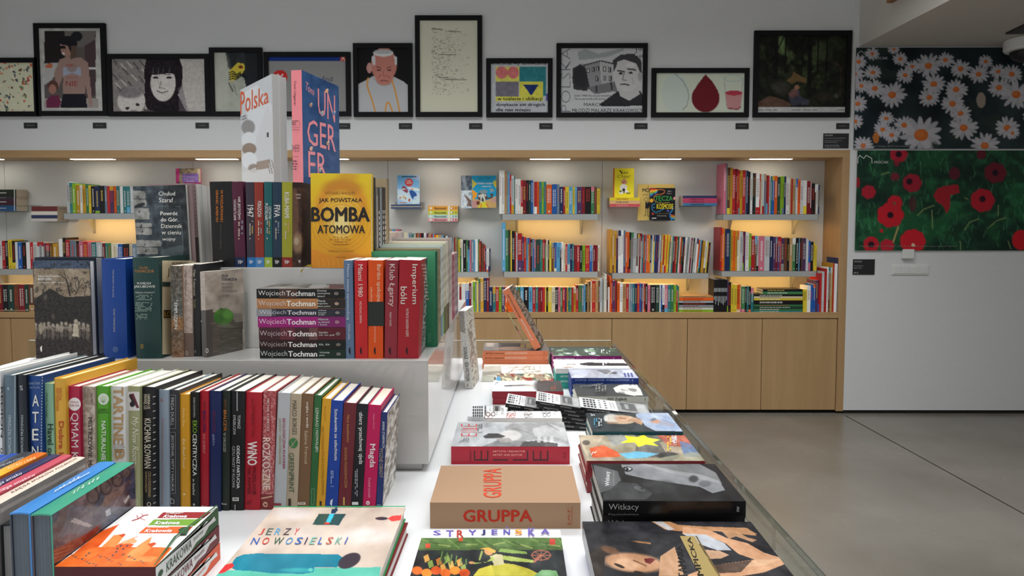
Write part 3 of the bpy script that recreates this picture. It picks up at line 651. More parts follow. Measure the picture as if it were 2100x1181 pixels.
# ================================================================ books
def fy(y, z, cap=.9): return y * 1.0034 - .0579 * min(EYE - z, cap)     # measured depth -> true depth (camera pitch)
def MT(x, y, z, *a, cap=.9): return Mloc(x, fy(y, z, cap), z, *a)
def Mloc(x, y, z, yaw=0, lean=0, tilt=0):
    return Matrix.Translation((x, y, z)) @ Matrix.Rotation(yaw, 4, 'Z') @ Matrix.Rotation(lean, 4, 'Y') @ Matrix.Rotation(tilt, 4, 'X')
AX = 'xyz'
class Book: pass
def book(M, dim, ax='x', sp='-y', col='808080', label='', spc=None, pg='e9e4d8', hard=True, group=None, bulge=0.0, mat=None, gain=1.04, name='book', bt=None, ov=None, cat='book', bk=None, pgain=1.0):
    """box book; dim along local x,y,z; ax = thickness axis, sp = side where the spine is."""
    B = Book(); B.M, B.dim, B.bulge, B.gain, B.mat = M, dim, bulge, gain, mat or SATIN
    a = AX.index(ax); s = AX.index(sp[1]); o = 3 - a - s
    bt = bt if bt is not None else (.0024 if hard else .0007); ov = ov if ov is not None else (.003 if hard else .0002)
    cc, sc, pc = lin(col, gain), lin(spc or col, gain), lin(pg, pgain)
    bc = lin(bk, gain) if bk else cc
    m = MB()
    def bx(lo, hi, c, mb): mb.box(lo[0], hi[0], lo[1], hi[1], lo[2], hi[2], c)
    D = list(dim); pos = sp[0] == '+'
    for k in (0, 1):
        lo, hi = [0, 0, 0], D[:]
        if k == 0: hi[a] = bt
        else: lo[a] = D[a] - bt
        if pos: hi[s] = D[s] - bt
        else: lo[s] = bt
        bx(lo, hi, bc if (k == 0) == (ax != 'y') else cc, m)
    # spine, arched when bulge > 0
    n = 6 if bulge else 1
    def P(i, off, q):
        p = [0, 0, 0]; u = i / n; p[a] = D[a] * u; b = bulge * (1 - (2 * u - 1) ** 2) + off
        p[s] = (D[s] + b) if pos else -b; p[o] = q; return tuple(p)
    for i in range(n):
        for q, fl in ((0, 0), (D[o], 1)): m.poly([P(i, -bt, q), P(i + 1, -bt, q), P(i + 1, 0, q), P(i, 0, q)], sc)
        m.poly([P(i, 0, 0), P(i + 1, 0, 0), P(i + 1, 0, D[o]), P(i, 0, D[o])], sc)
        m.poly([P(i, -bt, 0), P(i + 1, -bt, 0), P(i + 1, -bt, D[o]), P(i, -bt, D[o])], sc)
    for i in (0, n): m.poly([P(i, -bt, 0), P(i, 0, 0), P(i, 0, D[o]), P(i, -bt, D[o])], sc)
    B.o = m.build(name, B.mat, M=M)
    lo = [0, 0, 0]; hi = D[:]; lo[a] = bt; hi[a] = D[a] - bt
    if pos: hi[s] = D[s] - bt; lo[s] = ov
    else: lo[s] = bt; hi[s] = D[s] - ov
    lo[o] = ov; hi[o] = D[o] - ov
    pm = MB(); bx(lo, hi, pc, pm)
    # a few leaf gathers showing as fine lines on the page edges
    nl = max(2, min(9, int((hi[a] - lo[a]) / .0035)))
    R = random.Random(int(abs(M[0][3] * 1e4)) + int(M[2][3] * 1e4)); dk = tuple(x * .72 for x in pc)
    for k in range(1, nl):
        q = lo[a] + (hi[a] - lo[a]) * (k + R.uniform(-.3, .3)) / nl; l2, h2_ = lo[:], hi[:]; l2[a] = q - .00015; h2_[a] = q + .00015
        for ax2 in (s, o): l2[ax2] -= .0001; h2_[ax2] += .0001
        bx(l2, h2_, dk, pm)
    pm.build('page_block', PAPER, B.o)
    tag(B.o, label, cat, group)
    B.a, B.s, B.ospn, B.sp = a, s, o, sp
    return B
def face(B, side, mat=None, gain=None):
    X, Y, Zz = B.dim; g = gain or B.gain; mt = mat or B.mat
    F = {'front': ((0, 0, Zz), (X, 0, 0), (0, 0, -Zz), (0, -1, 0)), 'right': ((X, 0, Zz), (0, Y, 0), (0, 0, -Zz), (1, 0, 0)),
         'left': ((0, Y, Zz), (0, -Y, 0), (0, 0, -Zz), (-1, 0, 0)), 'top': ((0, Y, Zz), (X, 0, 0), (0, -Y, 0), (0, 0, 1))}[side]
    isp = {'front': '-y', 'right': '+x', 'left': '-x', 'top': '+z'}[side] == B.sp
    b = B.bulge if isp else 0
    if b and side == 'front' and B.a == 2: b = b * .9   # arch runs the other way: lift the whole face
    f = Face(B.o, *F, B.M, 0 if (b and B.a == 2) else b, mt, g)
    if b and B.a == 2: f.off0 += b
    return f
# standing book, spine towards the viewer: base-left px, top-left px, width px, top px, depth plane
def SB(xb, xt, w, yt, Y, zb, d, col, label, **k):
    Y = fy(Y, zb); yb = proj((0, Y, zb))[1]
    P = atY(xb, yb, Y); P.z = zb; Q = atY(xt, yt, Y); X1 = atY(xb + w, yb, Y).x
    h = math.hypot(Q.x - P.x, Q.z - zb); ln = math.atan2(Q.x - P.x, Q.z - zb); th = (X1 - P.x) - .0005
    x = P.x; z = zb; yw = k.pop('yaw', 0)
    if ln > 0: z += th * math.sin(ln)
    th *= math.cos(yw) * .998; M = Mloc(x, Y, z, yw, ln)
    return book(M, (th, d, h), 'x', '-y', col, label, **k)
# book lying flat, spine towards the viewer, given in metres
def LB(x0, x1, yf, yb, z0, th, col, label, yaw=0, lean=0, raw=False, **k):
    if not raw: yf, yb = fy(yf, z0, .56), fy(yb, z0, .56)
    return book(Mloc(x0, yf, z0, yaw, lean), (x1 - x0, yb - yf, th), 'z', '-y', col, label, **k)
# book showing its front cover: thickness away from the viewer
def CB(xl, xr, yt, Y, zb, th, col, label, yaw=0, lean=0, tilt=0, xt=None, sp='-x', h=None, **k):
    Y = fy(Y, zb); yb = proj((0, Y, zb))[1]; P = atY(xl, yb, Y); X1 = atY(xr, yb, Y).x
    if xt is not None: lean = math.atan2(atY(xt, yt, Y).x - P.x, ZY(yt, Y) - zb)
    hh = h or (ZY(yt, Y) - zb)
    return book(Mloc(P.x, Y, zb, yaw, lean, tilt), (X1 - P.x, th, hh), 'y', sp, col, label, **k)
# ---------------------------------------------------------------- cookbooks standing on the table
KG = 'cookbooks in the row on the table'
CK = []
def ck(xb, xt, w, yt, Y, d, col, label, **k):
    B = SB(xb, xt, w, yt, Y, ZT, d * .86, col, label, group=KG, yaw=-math.radians(max(0, min(8, (560 - xb) / 32))), **k); CK.append(B); return face(B, 'front')
cr(0, 720, 3.281)
f = ck(-12, -18, 23, 760, 1.44, .24, 'd8dadb', 'pale grey hardback with black spine letters, cut by the left picture edge'); f.text('REDION', 6, 240, 22, 580, '141414', 'd', .02)
f.text('O', 4, 650, 22, 690, '141414', 'd', .02)
f = ck(17, 8.5, 25, 768.5, 1.44, .26, '5c707c', 'slate blue-grey cookbook with small pale spine lettering', bulge=.002); f.text('MAMUCIE PRZYSMAKI', 62, 430, 82, 690, 'b8c4c8', 'u'); f.ell(63, 250, 9, 12, '8fa0aa'); f.rect(99, 165, 108, 700, '8c9aa2')
f = ck(42.5, 34.5, 22, 768, 1.44, .26, '1a222c', 'near-black cookbook beside the slate blue-grey one', bulge=.002); f.text('MAMUCIE PRZYSMAKI', 148, 430, 162, 690, 'b8c4c8', 'u'); f.text('%', 140, 228, 160, 262, 'c8ccd0')
f = ck(65, 57, 31, 770, 1.445, .25, '1c4484', 'deep blue book lettered down its spine in big spaced white capitals', bulge=.001)
f.text('BARTEK', 196, 208, 274, 224, '9ab0c8').text('KIEŻUN', 196, 234, 270, 250, '9ab0c8')
for c, y0, y1 in (('A', 292, 370), ('T', 406, 480), ('E', 520, 598), ('N', 636, 700)): f.text(c, 222, y0, 266, y1, 'e4e4dc', '', .015)
for k in range(26): f.rect(288, 170 + k * 20, 293, 180 + k * 20, 'c8ccc8')
f = ck(96.5, 90, 21.5, 786, 1.45, .24, '8eb898', 'sage green cookbook with thin black author line', pg='e6c890'); f.text('Michal Żurowski', 310, 282, 326, 442, '18301e', 'd').text('Havel od kuchni', 322, 490, 360, 900, '14281a', 'd', .01)
f = ck(118, 112, 25, 775, 1.45, .255, 'e0aa3c', 'warm yellow thick cookbook with orange spine lettering', bulge=.002, pg='e8d49a'); f.text('MARTYNA', 402, 246, 420, 330, 'b84c1c', 'd').text('PRZYWISZEWSKA', 382, 246, 400, 404, 'b84c1c', 'd').text('Dobra książka', 392, 470, 436, 900, 'c04818', 'd', .02)
f = ck(144, 138.7, 27.5, 791.6, 1.455, .20, 'b01e44', 'crimson cookbook with a round white badge near the top'); f.ell(503, 356, 42, 44, 'f0ece8', 28).text('MAIA', 476, 336, 530, 350, 'b01e44').text('SOBCZAK', 470, 358, 536, 372, 'b01e44'); f.text('QMAM KASZE', 474, 415, 530, 900, 'f0e4e4', 'd', -.004)
f = ck(172, 167.8, 30, 792, 1.46, .2, 'b9a898', 'mottled beige cookbook between the crimson and the green one'); p = f.pic(1.5, 'b4a494'); p.noise(.12, 5, 2); p.ell(640, 400, 30, 24, 'd8ccc0', .7, .6); p.ell(600, 300, 18, 50, '8e7a68', .5)
f.text('YETRI', 610, 282, 624, 348, '4a3c34', 'd').text('MISTRZOWIE MAKE', 594, 445, 622, 850, '2c2420', 'd', .01)
f = ck(201.5, 198.8, 26, 791.5, 1.46, .2, '58a828', 'bright grass-green cookbook with a white emblem circle'); f.ell(697, 322, 36, 38, 'eef2ea', 28); f.ell(697, 322, 30, 31, 'dce8d4', 28)
for a in range(7): f.line([(697, 345), (697 + 24 * math.cos(a * .9), 322 + 24 * math.sin(a * .9))], 2, '7ea860')
f.text('SARAH', 664, 386, 722, 400, '2c5416', '', .02).text('BRITTON', 662, 404, 736, 418, '2c5416', '', .02).text('NATURALNIE PYSZNE', 688, 468, 718, 900, 'f2f6ee', 'd', .01)
f = ck(228, 226, 35, 791.5, 1.465, .2, 'e0e0dd', 'white cookbook with huge tan capitals along the spine'); f.text('TARTINE', 764, 242, 830, 626, 'c09a68', 'd', .035).text('B', 772, 660, 836, 730, 'c09a68', 'd', .035).text('CHLEB', 770, 624, 834, 634, '6a4c34').text('Z NAJLEPSZEJ', 764, 640, 840, 650, '6a4c34').text('PIEKARNI', 772, 656, 832, 665, '6a4c34').text('SWIATA', 780, 671, 824, 680, '6a4c34')
f = ck(263.5, 261.8, 27.5, 791.5, 1.47, .2, 'a8ac80', 'olive-sage cookbook with a small photo square near the top'); f.rect(864, 272, 940, 400, 'e4e2dc'); f.poly([(870, 290), (900, 284), (938, 380), (922, 384)], '6c3038').poly([(868, 300), (884, 290), (916, 350), (896, 352)], '40282c').ell(892, 356, 17, 19, '26242c')
f.text('My New Roots', 880, 438, 932, 762, 'e8e8d4', 'd', 0, .3).text('SARAH BRITTON', 902, 792, 916, 952, '5c6044', 'd'); f.line([(905, 985), (905, 1030), (928, 1030), (928, 1005), (905, 985)], 3, 'e0e0cc')
f = ck(291, 290, 31, 793, 1.475, .2, '1e1e20', 'black spiral-edged cookbook with pale double-line lettering'); f.text('HANNA LIS', 992, 290, 1012, 388, 'e6ddc4', 'd', .01).text('PAWEŁ LIS', 970, 290, 990, 390, 'e6ddc4', 'd', .01).text('KUCHNIA SŁOWIAN', 974, 452, 1018, 786, 'ece4d0', 'd', .012).text('CZYLI O POSZUKIWANIU', 1000, 808, 1018, 980, 'c8a878', 'd').text('DAWNYCH SMAKÓW', 980, 808, 996, 948, 'c8a878', 'd'); f.ell(1006, 1028, 14, 15, 'd8d0bc').ell(1006, 1028, 10, 11, '1e1e20')
B = CK[-1]; sp_ = MB()
for k in range(17):
    z = B.dim[2] * (.05 + .055 * k); sp_.tube([(B.dim[0] + .0012 * math.cos(a), -.002 + .004 * math.sin(a), z) for a in [2 * math.pi * j / 8 for j in range(9)]], .0006, lin('b8b8b4'), 5)
sp_.build('spiral_binding', SATIN, B.o)
f = ck(325.5, 323.5, 24, 799, 1.485, .19, '9aaaba', 'light grey-blue cookbook with faded orange script'); f.text('+', 1078, 316, 1098, 342, 'b86a58').text('Francuskie przepisy z bistro Umowne', 1084, 450, 1102, 1030, 'b87c6c', 'd', 0, .25)
f = ck(349, 347.6, 21.5, 799.5, 1.487, .2, '383a3e', 'charcoal cookbook with thin outlined title boxes'); 
for a, b in ((295, 520), (545, 955)): f.line([(1143, a), (1182, a), (1182, b), (1143, b), (1143, a)], 2.4, '9c9ea0')
f.text('FRIDA DUELL', 1152, 312, 1172, 500, 'c8c8c6', 'd').text('JEDZENIE, MITY I NAUKA', 1152, 562, 1172, 940, 'c8c8c6', 'd'); f.line([(1152, 985), (1152, 1022), (1174, 1022), (1174, 1000), (1152, 985)], 3, 'd0d0ce')
f = ck(370.5, 369, 20.5, 808, 1.488, .19, 'd49a26', 'mustard cookbook with pale script between charcoal and black ones', bulge=.001, pg='f0dcc4'); f.text('Carlos Rios', 1232, 380, 1246, 505, 'f0dca0', 'd', 0, .25).text('Eat Real Food', 1232, 588, 1250, 784, 'f0e0b0', 'd', 0, .25); f.rect(1236, 956, 1250, 966, 'f0e0b0')
f = ck(391.5, 390.8, 19, 804, 1.49, .2, '181a1a', 'black cookbook with a green and white title'); f.text('DARIA ROGOWSKA', 1302, 312, 1314, 446, 'c0c4bc', 'd').text('EKO', 1298, 466, 1326, 550, '86b83a', 'd', .01).text('CENTRYCZKA', 1298, 556, 1326, 838, 'eceee8', 'd', .01).text('w kuchni', 1298, 858, 1314, 968, 'e0e4dc', 'd', 0, .3); f.ell(1308, 1030, 7, 8, 'c0c0b8')
cr(400, 720, 3.28)
f = ck(410.8, 411, 18, 801.5, 1.493, .2, 'a81c2c', 'deep red narrow cookbook, left of the navy one', bulge=.001); f.text('JERZY', 56, 335, 72, 395, '5c1020', 'd').text('BRALCZYK', 54, 400, 74, 545, '2c1c58', 'd', .01).text('DO DOMU!!', 54, 556, 72, 685, 'e09090', 'd').text('Bosz', 48, 1034, 82, 1046, 'f0d8d8', '', .02)
f = ck(429.5, 430.2, 24.5, 801.5, 1.495, .2, '1c2858', 'navy cookbook with dark red lettering', bulge=.001); f.text('BRALCZYK', 120, 405, 140, 550, '6c2440', 'd').text('JEŚĆ!!', 116, 556, 136, 632, 'a8b0d8', 'd').text('Bosz', 106, 1036, 142, 1048, 'd0d4e8', '', .02)
f = ck(454.5, 456, 17, 801, 1.498, .2, '222c26', 'greenish-black cookbook with orange author name', bulge=.001); f.text('JERZY', 196, 322, 212, 388, '8c5428', 'd').text('BRALCZYK', 194, 394, 214, 538, 'd0823a', 'd', .01).text('W DRODZE!', 192, 546, 210, 676, 'b0b4ac', 'd').text('Bosz', 182, 1018, 216, 1030, 'e0e4dc', '', .02)
f = ck(471.2, 474.2, 30, 802, 1.5, .2, '17181b', 'thick black book with stacked white lettering', bulge=.002); f.rect(284, 272, 289, 400, 'c8c8c8').text('TOMASZ', 290, 428, 308, 520, 'd8d8d8', 'd').text('STRZELCZYK', 260, 428, 276, 560, 'd8d8d8', 'd').text('ODDASZ FARTUCHA', 284, 632, 304, 920, 'f4f4f4', 'd', .02).text('CZYLI FACET W KUCHNI', 254, 636, 272, 912, 'c0c0c0', 'd').rect(256, 980, 298, 1004, 'd8d8d4').text('ZNAK', 262, 984, 292, 998, '17181b', '', .02).rect(272, 1028, 277, 1072, 'c8c8c8')
f = ck(501, 505, 33.5, 804.5, 1.502, .2, 'b01e2e', 'wide scarlet cookbook with bold white four-letter title', bulge=.0015); f.text('WiNO', 354, 606, 420, 766, 'f2e8e4', 'd', .03).text('PRZELANE', 388, 780, 412, 966, '741420', 'd', .015).text('NA PAPIER', 354, 780, 378, 966, '741420', 'd', .015).greek(384, 320, 404, 572, '7c1822', 'd', 3, 4).rect(354, 1008, 376, 1026, '741420')
f = ck(534.8, 540.5, 26.5, 802, 1.503, .19, 'a04848', 'dusty pink and maroon floral cookbook', bulge=.001); p = f.pic(1.2, 'a84c50'); p.noise(.9, 9, 5, 'd09090', .2)
for k in range(14): p.line([(470 + (k % 2) * 50, 290 + k * 54), (500 + (k % 3) * 12, 330 + k * 54)], 5, 'd8a8a0', .7)
p.rect(478, 310, 512, 545, '9c3c40', .95); p.rect(440, 960, 530, 1072, '7c2c2c', .9); p.line([(444, 990), (520, 975)], 6, 'ecd0b0'); p.ell(474, 1030, 15, 17, 'ecd0b0'); p.ell(474, 1030, 9, 10, '7c2c2c'); p.ell(480, 880, 30, 60, 'd8b090', .6)
f.text('MICHAŁ KORKOSZ', 484, 318, 502, 538, 'f0d8d0', 'd', .01).text('ROZKOSZNE', 456, 580, 508, 930, 'ecd4cc', 'd', .02)
f = ck(561, 570.5, 25.5, 806, 1.505, .2, 'b8bcc0', 'silver-grey cookbook with two-colour double title', bulge=.0008); f.text('EKOLOGICZNA KUCHNIA', 590, 452, 608, 792, 'a82c54', 'd', .01).text('JAGNY NIEDZIELSKIEJ', 562, 450, 580, 758, 'a8985c', 'd', .01).rect(532, 1022, 582, 1036, '8c2c3c')
f = ck(586, 595, 24, 808, 1.507, .2, 'b8a890', 'taupe cookbook with green leaf emblem mid-spine'); f.text('MARCO BORGES', 654, 332, 684, 562, '3c3c30', 'd', .005).ell(662, 618, 30, 34, '3c7c48'); f.line([(640, 650), (684, 590)], 4, 'b8a890').line([(648, 606), (664, 640)], 3, 'b8a890').text('GREENPRINT', 632, 684, 666, 952, '2c5438', 'd', .002).rect(628, 992, 646, 1040, '3c3028')
f = ck(609.5, 619.3, 24.5, 808, 1.509, .2, '7a5c40', 'brown linen-look cookbook with white lower-case title'); f.text('mąka i woda', 744, 342, 766, 516, 'f0e8dc', 'd', .01).text('Sabina Francuz', 738, 534, 760, 758, 'd8c4a8', 'd').rect(692, 1014, 744, 1032, 'e8e0d0').text('ZNAK', 698, 1016, 738, 1029, '7a5c40', '', .02)
f = ck(633.6, 645.2, 15, 811, 1.51, .2, '30683a', 'bottle-green slim cookbook with white capitals'); f.text('SZPARAGI I NOWALIJKI', 806, 380, 830, 676, 'e4ecdc', 'd', .004).line([(786, 925), (804, 925), (800, 1030), (782, 1030), (786, 925)], 2, '98b898')
f = ck(648.3, 661.5, 18.5, 818, 1.511, .19, 'd8a028', 'golden mustard slim cookbook next to the royal blue one', pg='efe6da'); f.text('NIEDOCENIANA POLSKA KUCHNIA DOMOWA', 850, 505, 868, 970, 'a87018', 'd').text('Marta Dymek', 868, 370, 880, 470, 'a87018', 'd').rect(838, 1008, 852, 1038, '302c30')
f = ck(667, 679, 25.5, 822, 1.512, .2, '1c44a0', 'royal blue cookbook with white serif title', bulge=.001); f.text('Sztukamięs ze szlachtuza', 934, 388, 960, 734, 'f0f2f6', 'd', .01).greek(912, 800, 936, 908, 'a0b4dc', 'd', 2, 3).poly([(930, 988), (914, 1000), (910, 1022), (922, 1040)], 'e8ecf4')
f = ck(693, 705.5, 26.5, 827, 1.513, .19, '6c2630', 'wine-brown cookbook with gilt script', bulge=.001); f.text('Maria Iwaszkiewicz', 1022, 426, 1040, 612, 'c89458', 'd', 0, .25).text('KUCHNIA IWASZKIEWICZÓW', 1006, 648, 1028, 918, 'c89458', 'd').rect(998, 980, 1008, 1034, 'd8b060')
f = ck(719.6, 732.3, 23.5, 829, 1.515, .19, '1c1c22', 'black cookbook between wine-brown and magenta'); f.text('·zbierz ·przechowaj ·zjedz', 1096, 405, 1130, 760, 'f0f0f0', 'd', .01).greek(1074, 790, 1098, 972, 'a8a8b0', 'd', 2, 8).rect(1058, 1010, 1100, 1030, 'e8e8e8')
f = ck(743.5, 755.4, 27, 831, 1.516, .19, 'c01458', 'magenta cookbook near the right end of the row', bulge=.001, pg='f0e4d4'); f.text('Magda', 1166, 622, 1214, 782, 'f4e4ea', 'd', .02).text('Magda Gessler', 1196, 420, 1210, 524, 'e890b0', 'd').text('Dominik Linowski', 1166, 850, 1184, 982, 'e8a0bc', 'd').ell(1164, 1018, 13, 13, 'f4ecef').rect(1156, 1015, 1172, 1021, 'c01458')
f = ck(771, 781.8, 13.5, 846, 1.517, .19, '24346c', 'navy cookbook ending the row at the right', pg='e8e8e6'); f.text('ANNA STARMACH', 1260, 472, 1276, 650, 'e4e8f0', 'd', .004).text('PYSZNE OBIADY', 1240, 656, 1264, 850, 'b0a080', 'd', .004).rect(1222, 1030, 1250, 1036, '8c98b8')
g = face(CK[-1], 'right'); p = g.pic(1.3, 'c8c4bc'); p.noise(.35, 6, 9); p.noise(.6, 7, 4, '7c6c60', .7)
# ---------------------------------------------------------------- books standing on the lower step
G1 = 'books on the lower podium step'
def s1(xb, xt, w, yt, Y, d, col, label, **k): return SB(xb, xt, w, yt, Y, ZP1, d, col, label, group=G1, **k)
cr(0, 500, 4.038)
B = CB(74.5, 190.5, 534.5, 1.735, ZP1, .024, '2a3038', 'sepia photo cover with a dark house, bare trees and dancers', group=G1, pg='f0f0ec', mat=GLOSS, gain=1.1)
f = face(B, 'front'); p = f.pic(1.3, '8c7c68')
p.noise(.08, 5, 2); p.rect(240, 120, 770, 205, '3c4a60'); p.poly([(270, 470), (410, 370), (540, 440), (760, 430), (770, 960), (270, 960)], '26221f')
p.poly([(270, 640), (770, 640), (770, 960), (270, 960)], '2e2624'); p.noise(.5, 14, 6, '14120f', .9)
for x, y, w in ((375, 440, 16), (440, 600, 12)): p.ell(x, y, w, 26, '5c5448', .7)
for a, b in ((350, 372), (465, 365)): p.rect(a, b, a + 16, b + 34, '3a332c')
tree = [(572, 425), (560, 340), (540, 300)]
p.line([(580, 428), (566, 350), (548, 290)], 12, '241f1c')
RT = random.Random(4)
def limb(x, y, a, L, w, n):
    x2, y2 = x + L * math.cos(a), y + L * math.sin(a); p.line([(x, y), (x2, y2)], w, '241f1c', .9)
    if n:
        for _ in range(3): limb(x2, y2, a + RT.uniform(-.7, .7), L * .68, w * .55, n - 1)
limb(566, 350, -1.9, 55, 7, 3); limb(560, 380, -1.1, 50, 6, 3); limb(622, 425, -1.1, 70, 8, 3); limb(700, 430, -1.4, 60, 6, 3); limb(640, 380, -1.9, 50, 5, 2)
for i in range(13):
    x = 295 + i * 36; h = 20 * math.sin(i * 1.7); c = ['8c8072', '746a5e', '948878'][i % 3]
    p.ell(x, 668 + h * .5, 13, 15, '9c9080'); p.ell(x, 700 + h * .5, 17, 26, c, .9); p.ell(x, 748 + h * .4, 15, 40, '4c443c' if i % 2 else '6c6256', .8)
p.ell(628, 640, 15, 17, 'a89c8c'); p.poly([(612, 660), (645, 660), (656, 770), (600, 765)], 'b8ac98'); p.ell(340, 700, 16, 50, 'a09480', .8); p.ell(505, 700, 22, 32, '9c9282', .7)
p.line([(410, 680), (470, 690), (560, 695), (612, 665)], 7, 'a0968a', .9); p.noise(.07, 60, 3, octv=2)
f.text('Sabina Drażniewska', 316, 256, 494, 274, 'e8e4dc').text('BEZDUSZKI', 316, 282, 424, 300, 'f4f0e8', '', .02).text('Zapomniana zagłada chorych', 316, 312, 540, 328, 'd8d4cc').poly([(350, 840), (334, 858), (340, 890), (350, 892)], 'e8e4dc')
B = CB(78, 203, 528, 1.765, ZP1, .036, '1c2434', 'dark navy hardback hidden behind the sepia photo cover', group=G1, pg='a8a8a4'); 
B = s1(213.3, 208, 49, 531, 1.735, .143, '14408c', 'thick royal blue hardback with tiny gilt spine lines', bulge=.003, pg='f0ede6'); f = face(B, 'front')
f.text('THE BOOKS OF JACOB', 936, 212, 950, 440, 'b8b8b0', 'd').text('OLGA TOKARCZUK', 946, 536, 960, 730, 'b8b8b0', 'd').ell(963, 872, 20, 22, '8ca0c0').ell(963, 872, 17, 18.5, '14408c').text('HN', 953, 862, 973, 882, '8ca0c0')
B = s1(280.2, 271.7, 53, 528, 1.735, .143, '22403e', 'very thick dark green hardback with white and gold title block', bulge=.004, pg='e8e4d8'); f = face(B, 'front')
f.text('OLGA', 1160, 186, 1232, 206, 'b8803c').text('TOKARCZUK', 1116, 214, 1282, 236, 'b8803c').text('KSIĘGI', 1142, 316, 1256, 338, 'e6e6e0', '', .01).text('JAKUBOWE', 1114, 342, 1290, 368, 'e6e6e0', '', .01).text('WIELKA PODRÓŻ', 1122, 392, 1288, 408, 'c8ccc6', '', .01)
f.greek(1134, 418, 1270, 466, '8ca098', '', 4, 2).greek(1136, 478, 1276, 556, '8ca098', '', 7, 3).greek(1154, 572, 1250, 620, '8ca098', '', 4, 5).ell(1206, 838, 13, 19, 'b8903c').ell(1206, 838, 9, 14, '22403e').rect(1204, 828, 1208, 848, 'b8903c')
f = face(B, 'right'); f.rect(1342, 138, 1640, 915, 'd0c4a4'); f.text('KSIĘGI', 1424, 152, 1556, 178, '2c2820', '', .01).text('J', 1384, 200, 1400, 275, '2c2820').rect(1342, 315, 1640, 352, '22403e').rect(1352, 548, 1640, 612, '2c2c20').text('LO', 1358, 556, 1412, 604, 'c09040', '', .03)
B = s1(352.8, 348.7, 24.5, 545, 1.75, .14, '9a7456', 'sandy brown paperback with bold white title, left of three narrow ones', hard=False, bulge=.0008); f = face(B, 'front')
p = f.pic(1.2, '9c7656'); p.vgrad(170, 560, '9c7a5c', '5c666c'); p.vgrad(560, 945, '5c5a54', '8c6446', .85); p.ell(1470, 660, 60, 60, 'a06c40', .7, 0, .5); p.noise(.1, 6, 2)
f.text('Olga Tokarczuk', 1434, 220, 1454, 436, '4c4034', 'd').text('EMPUZJON', 1438, 486, 1472, 706, 'dfe3e2', 'd', .02).rect(1462, 468, 1476, 474, 'dfe3e2').ell(1460, 900, 13, 16, '6c4c34')
B = s1(377.4, 374.9, 19, 544, 1.755, .14, 'a89890', 'pinkish-grey paperback between sandy brown and black ones', hard=False, bulge=.0006); f = face(B, 'front'); p = f.pic(1.2, 'b0a098'); p.noise(.08, 5, 4); p.rect(1500, 740, 1620, 960, '6c5c54')
f.text('Olga Tokarczuk', 1530, 218, 1548, 440, '3c3834', 'd').text('Anna In w grobowcach', 1534, 470, 1548, 730, '8c8078', 'd').ell(1548, 905, 11, 17, 'c8c4bc').ell(1548, 905, 8, 13, '6c5c54')
B = s1(398.7, 397.2, 13.5, 542, 1.76, .14, '26262a', 'narrow black paperback with cream author name', hard=False); f = face(B, 'front'); f.text('Olga Tokarczuk', 1600, 212, 1618, 432, 'e0dcc0', 'd', .004).text('Szafa', 1606, 460, 1622, 534, 'a89c6c', 'd', .004).ell(1618, 892, 8, 14, '6c6c68')
# book turned to show its cover
cr(0, 500, 4.038)
yw = -math.atan2(.0455, .104)
B = book(MT(-.776, 1.752, ZP1, yw), (.0155, .125, .213), 'x', '-y', '8c8078', 'grey-beige cover with a green apple, turned to face the room', hard=False, group=G1, mat=GLOSS, gain=1.05)
for sd in ('front', 'right'):
    f = face(B, sd); p = f.pic(1.1, 'b4a89e'); p.noise(.07, 5, 3 if sd == 'front' else 5)
    p.poly([(1640, 560), (2010, 520 + 60), (2010, 960), (1640, 980)], '5c544e'); p.poly([(1640, 555), (1760, 540), (1760, 980), (1640, 980)], '504a48')
    p.poly([(1900, 575), (2010, 560), (2010, 640), (1950, 650)], 'a4988e', .7)
    for k in range(26): p.line([(1745 + (k * 53) % 240, 660 + k * 10), (1795 + (k * 53) % 240, 654 + k * 10)], 5, ['8c827a', '3c3836', '766c66'][k % 3], .8)
    if sd == 'right':
        p.ell(1852, 600, 80, 66, '4c8a34', 1, 0, .12); p.ell(1885, 585, 38, 36, '6cae48', .8, 0, .5); p.ell(1810, 620, 38, 40, '35702a', .8, 0, .5); p.ell(1862, 675, 60, 18, '8a9c78', .5, 0, .6); p.line([(1836, 550), (1828, 530)], 7, '3c3c20')
        f.text('OLGA', 1832, 252, 1888, 274, '2c3050', '', .02).text('TOKARCZUK', 1832, 282, 1962, 304, '2c3050', '', .02).text('PROFESOR', 1832, 322, 1928, 340, '6c6870').text('ANDREWS', 1832, 350, 1922, 368, '6c6870').text('W WARSZAWIE', 1832, 380, 1962, 402, '6c6870').text('WYSPA', 1832, 418, 1900, 438, '6c6870')
    else: f.ell(1668, 640, 4, 4, 'd0ccc4').ell(1716, 884, 12, 20, 'd0ccc4').ell(1716, 884, 8, 14, '5c544e')
# clear book holder in front of it
t = empty('book_holder', (-.70, fy(1.80, ZP1), ZP1), 'clear acrylic holder clipped around the apple cover', 'holder')
qa, qb = Vector((-.765 + .70, 1.752 - 1.80, 0)), Vector((-.708 + .70, 1.872 - 1.80, 0))
nrm = Vector((.916, -.4, 0)) * .0025
m = MB(); a = qa + Vector((.016, .03, 0)) + nrm * 1.2; b = qb + nrm * 1.2; m.hexa([a, a + nrm * .6, b + nrm * .6, b, a + Vector((0, 0, .15)), a + nrm * .6 + Vector((0, 0, .15)), b + nrm * .6 + Vector((0, 0, .15)), b + Vector((0, 0, .15))]); m.build('front_plate', ACR, t)
m = MB(); b2 = b + Vector((-.03, .012, 0)); m.hexa([b + nrm * .6, b + nrm * .6 + Vector((0, .002, 0)), b2 + Vector((0, .014, 0)), b2 + Vector((0, .012, 0))] + [q + Vector((0, 0, .15)) for q in (b + nrm * .6, b + nrm * .6 + Vector((0, .002, 0)), b2 + Vector((0, .014, 0)), b2 + Vector((0, .012, 0)))]); m.build('side_plate', ACR, t)
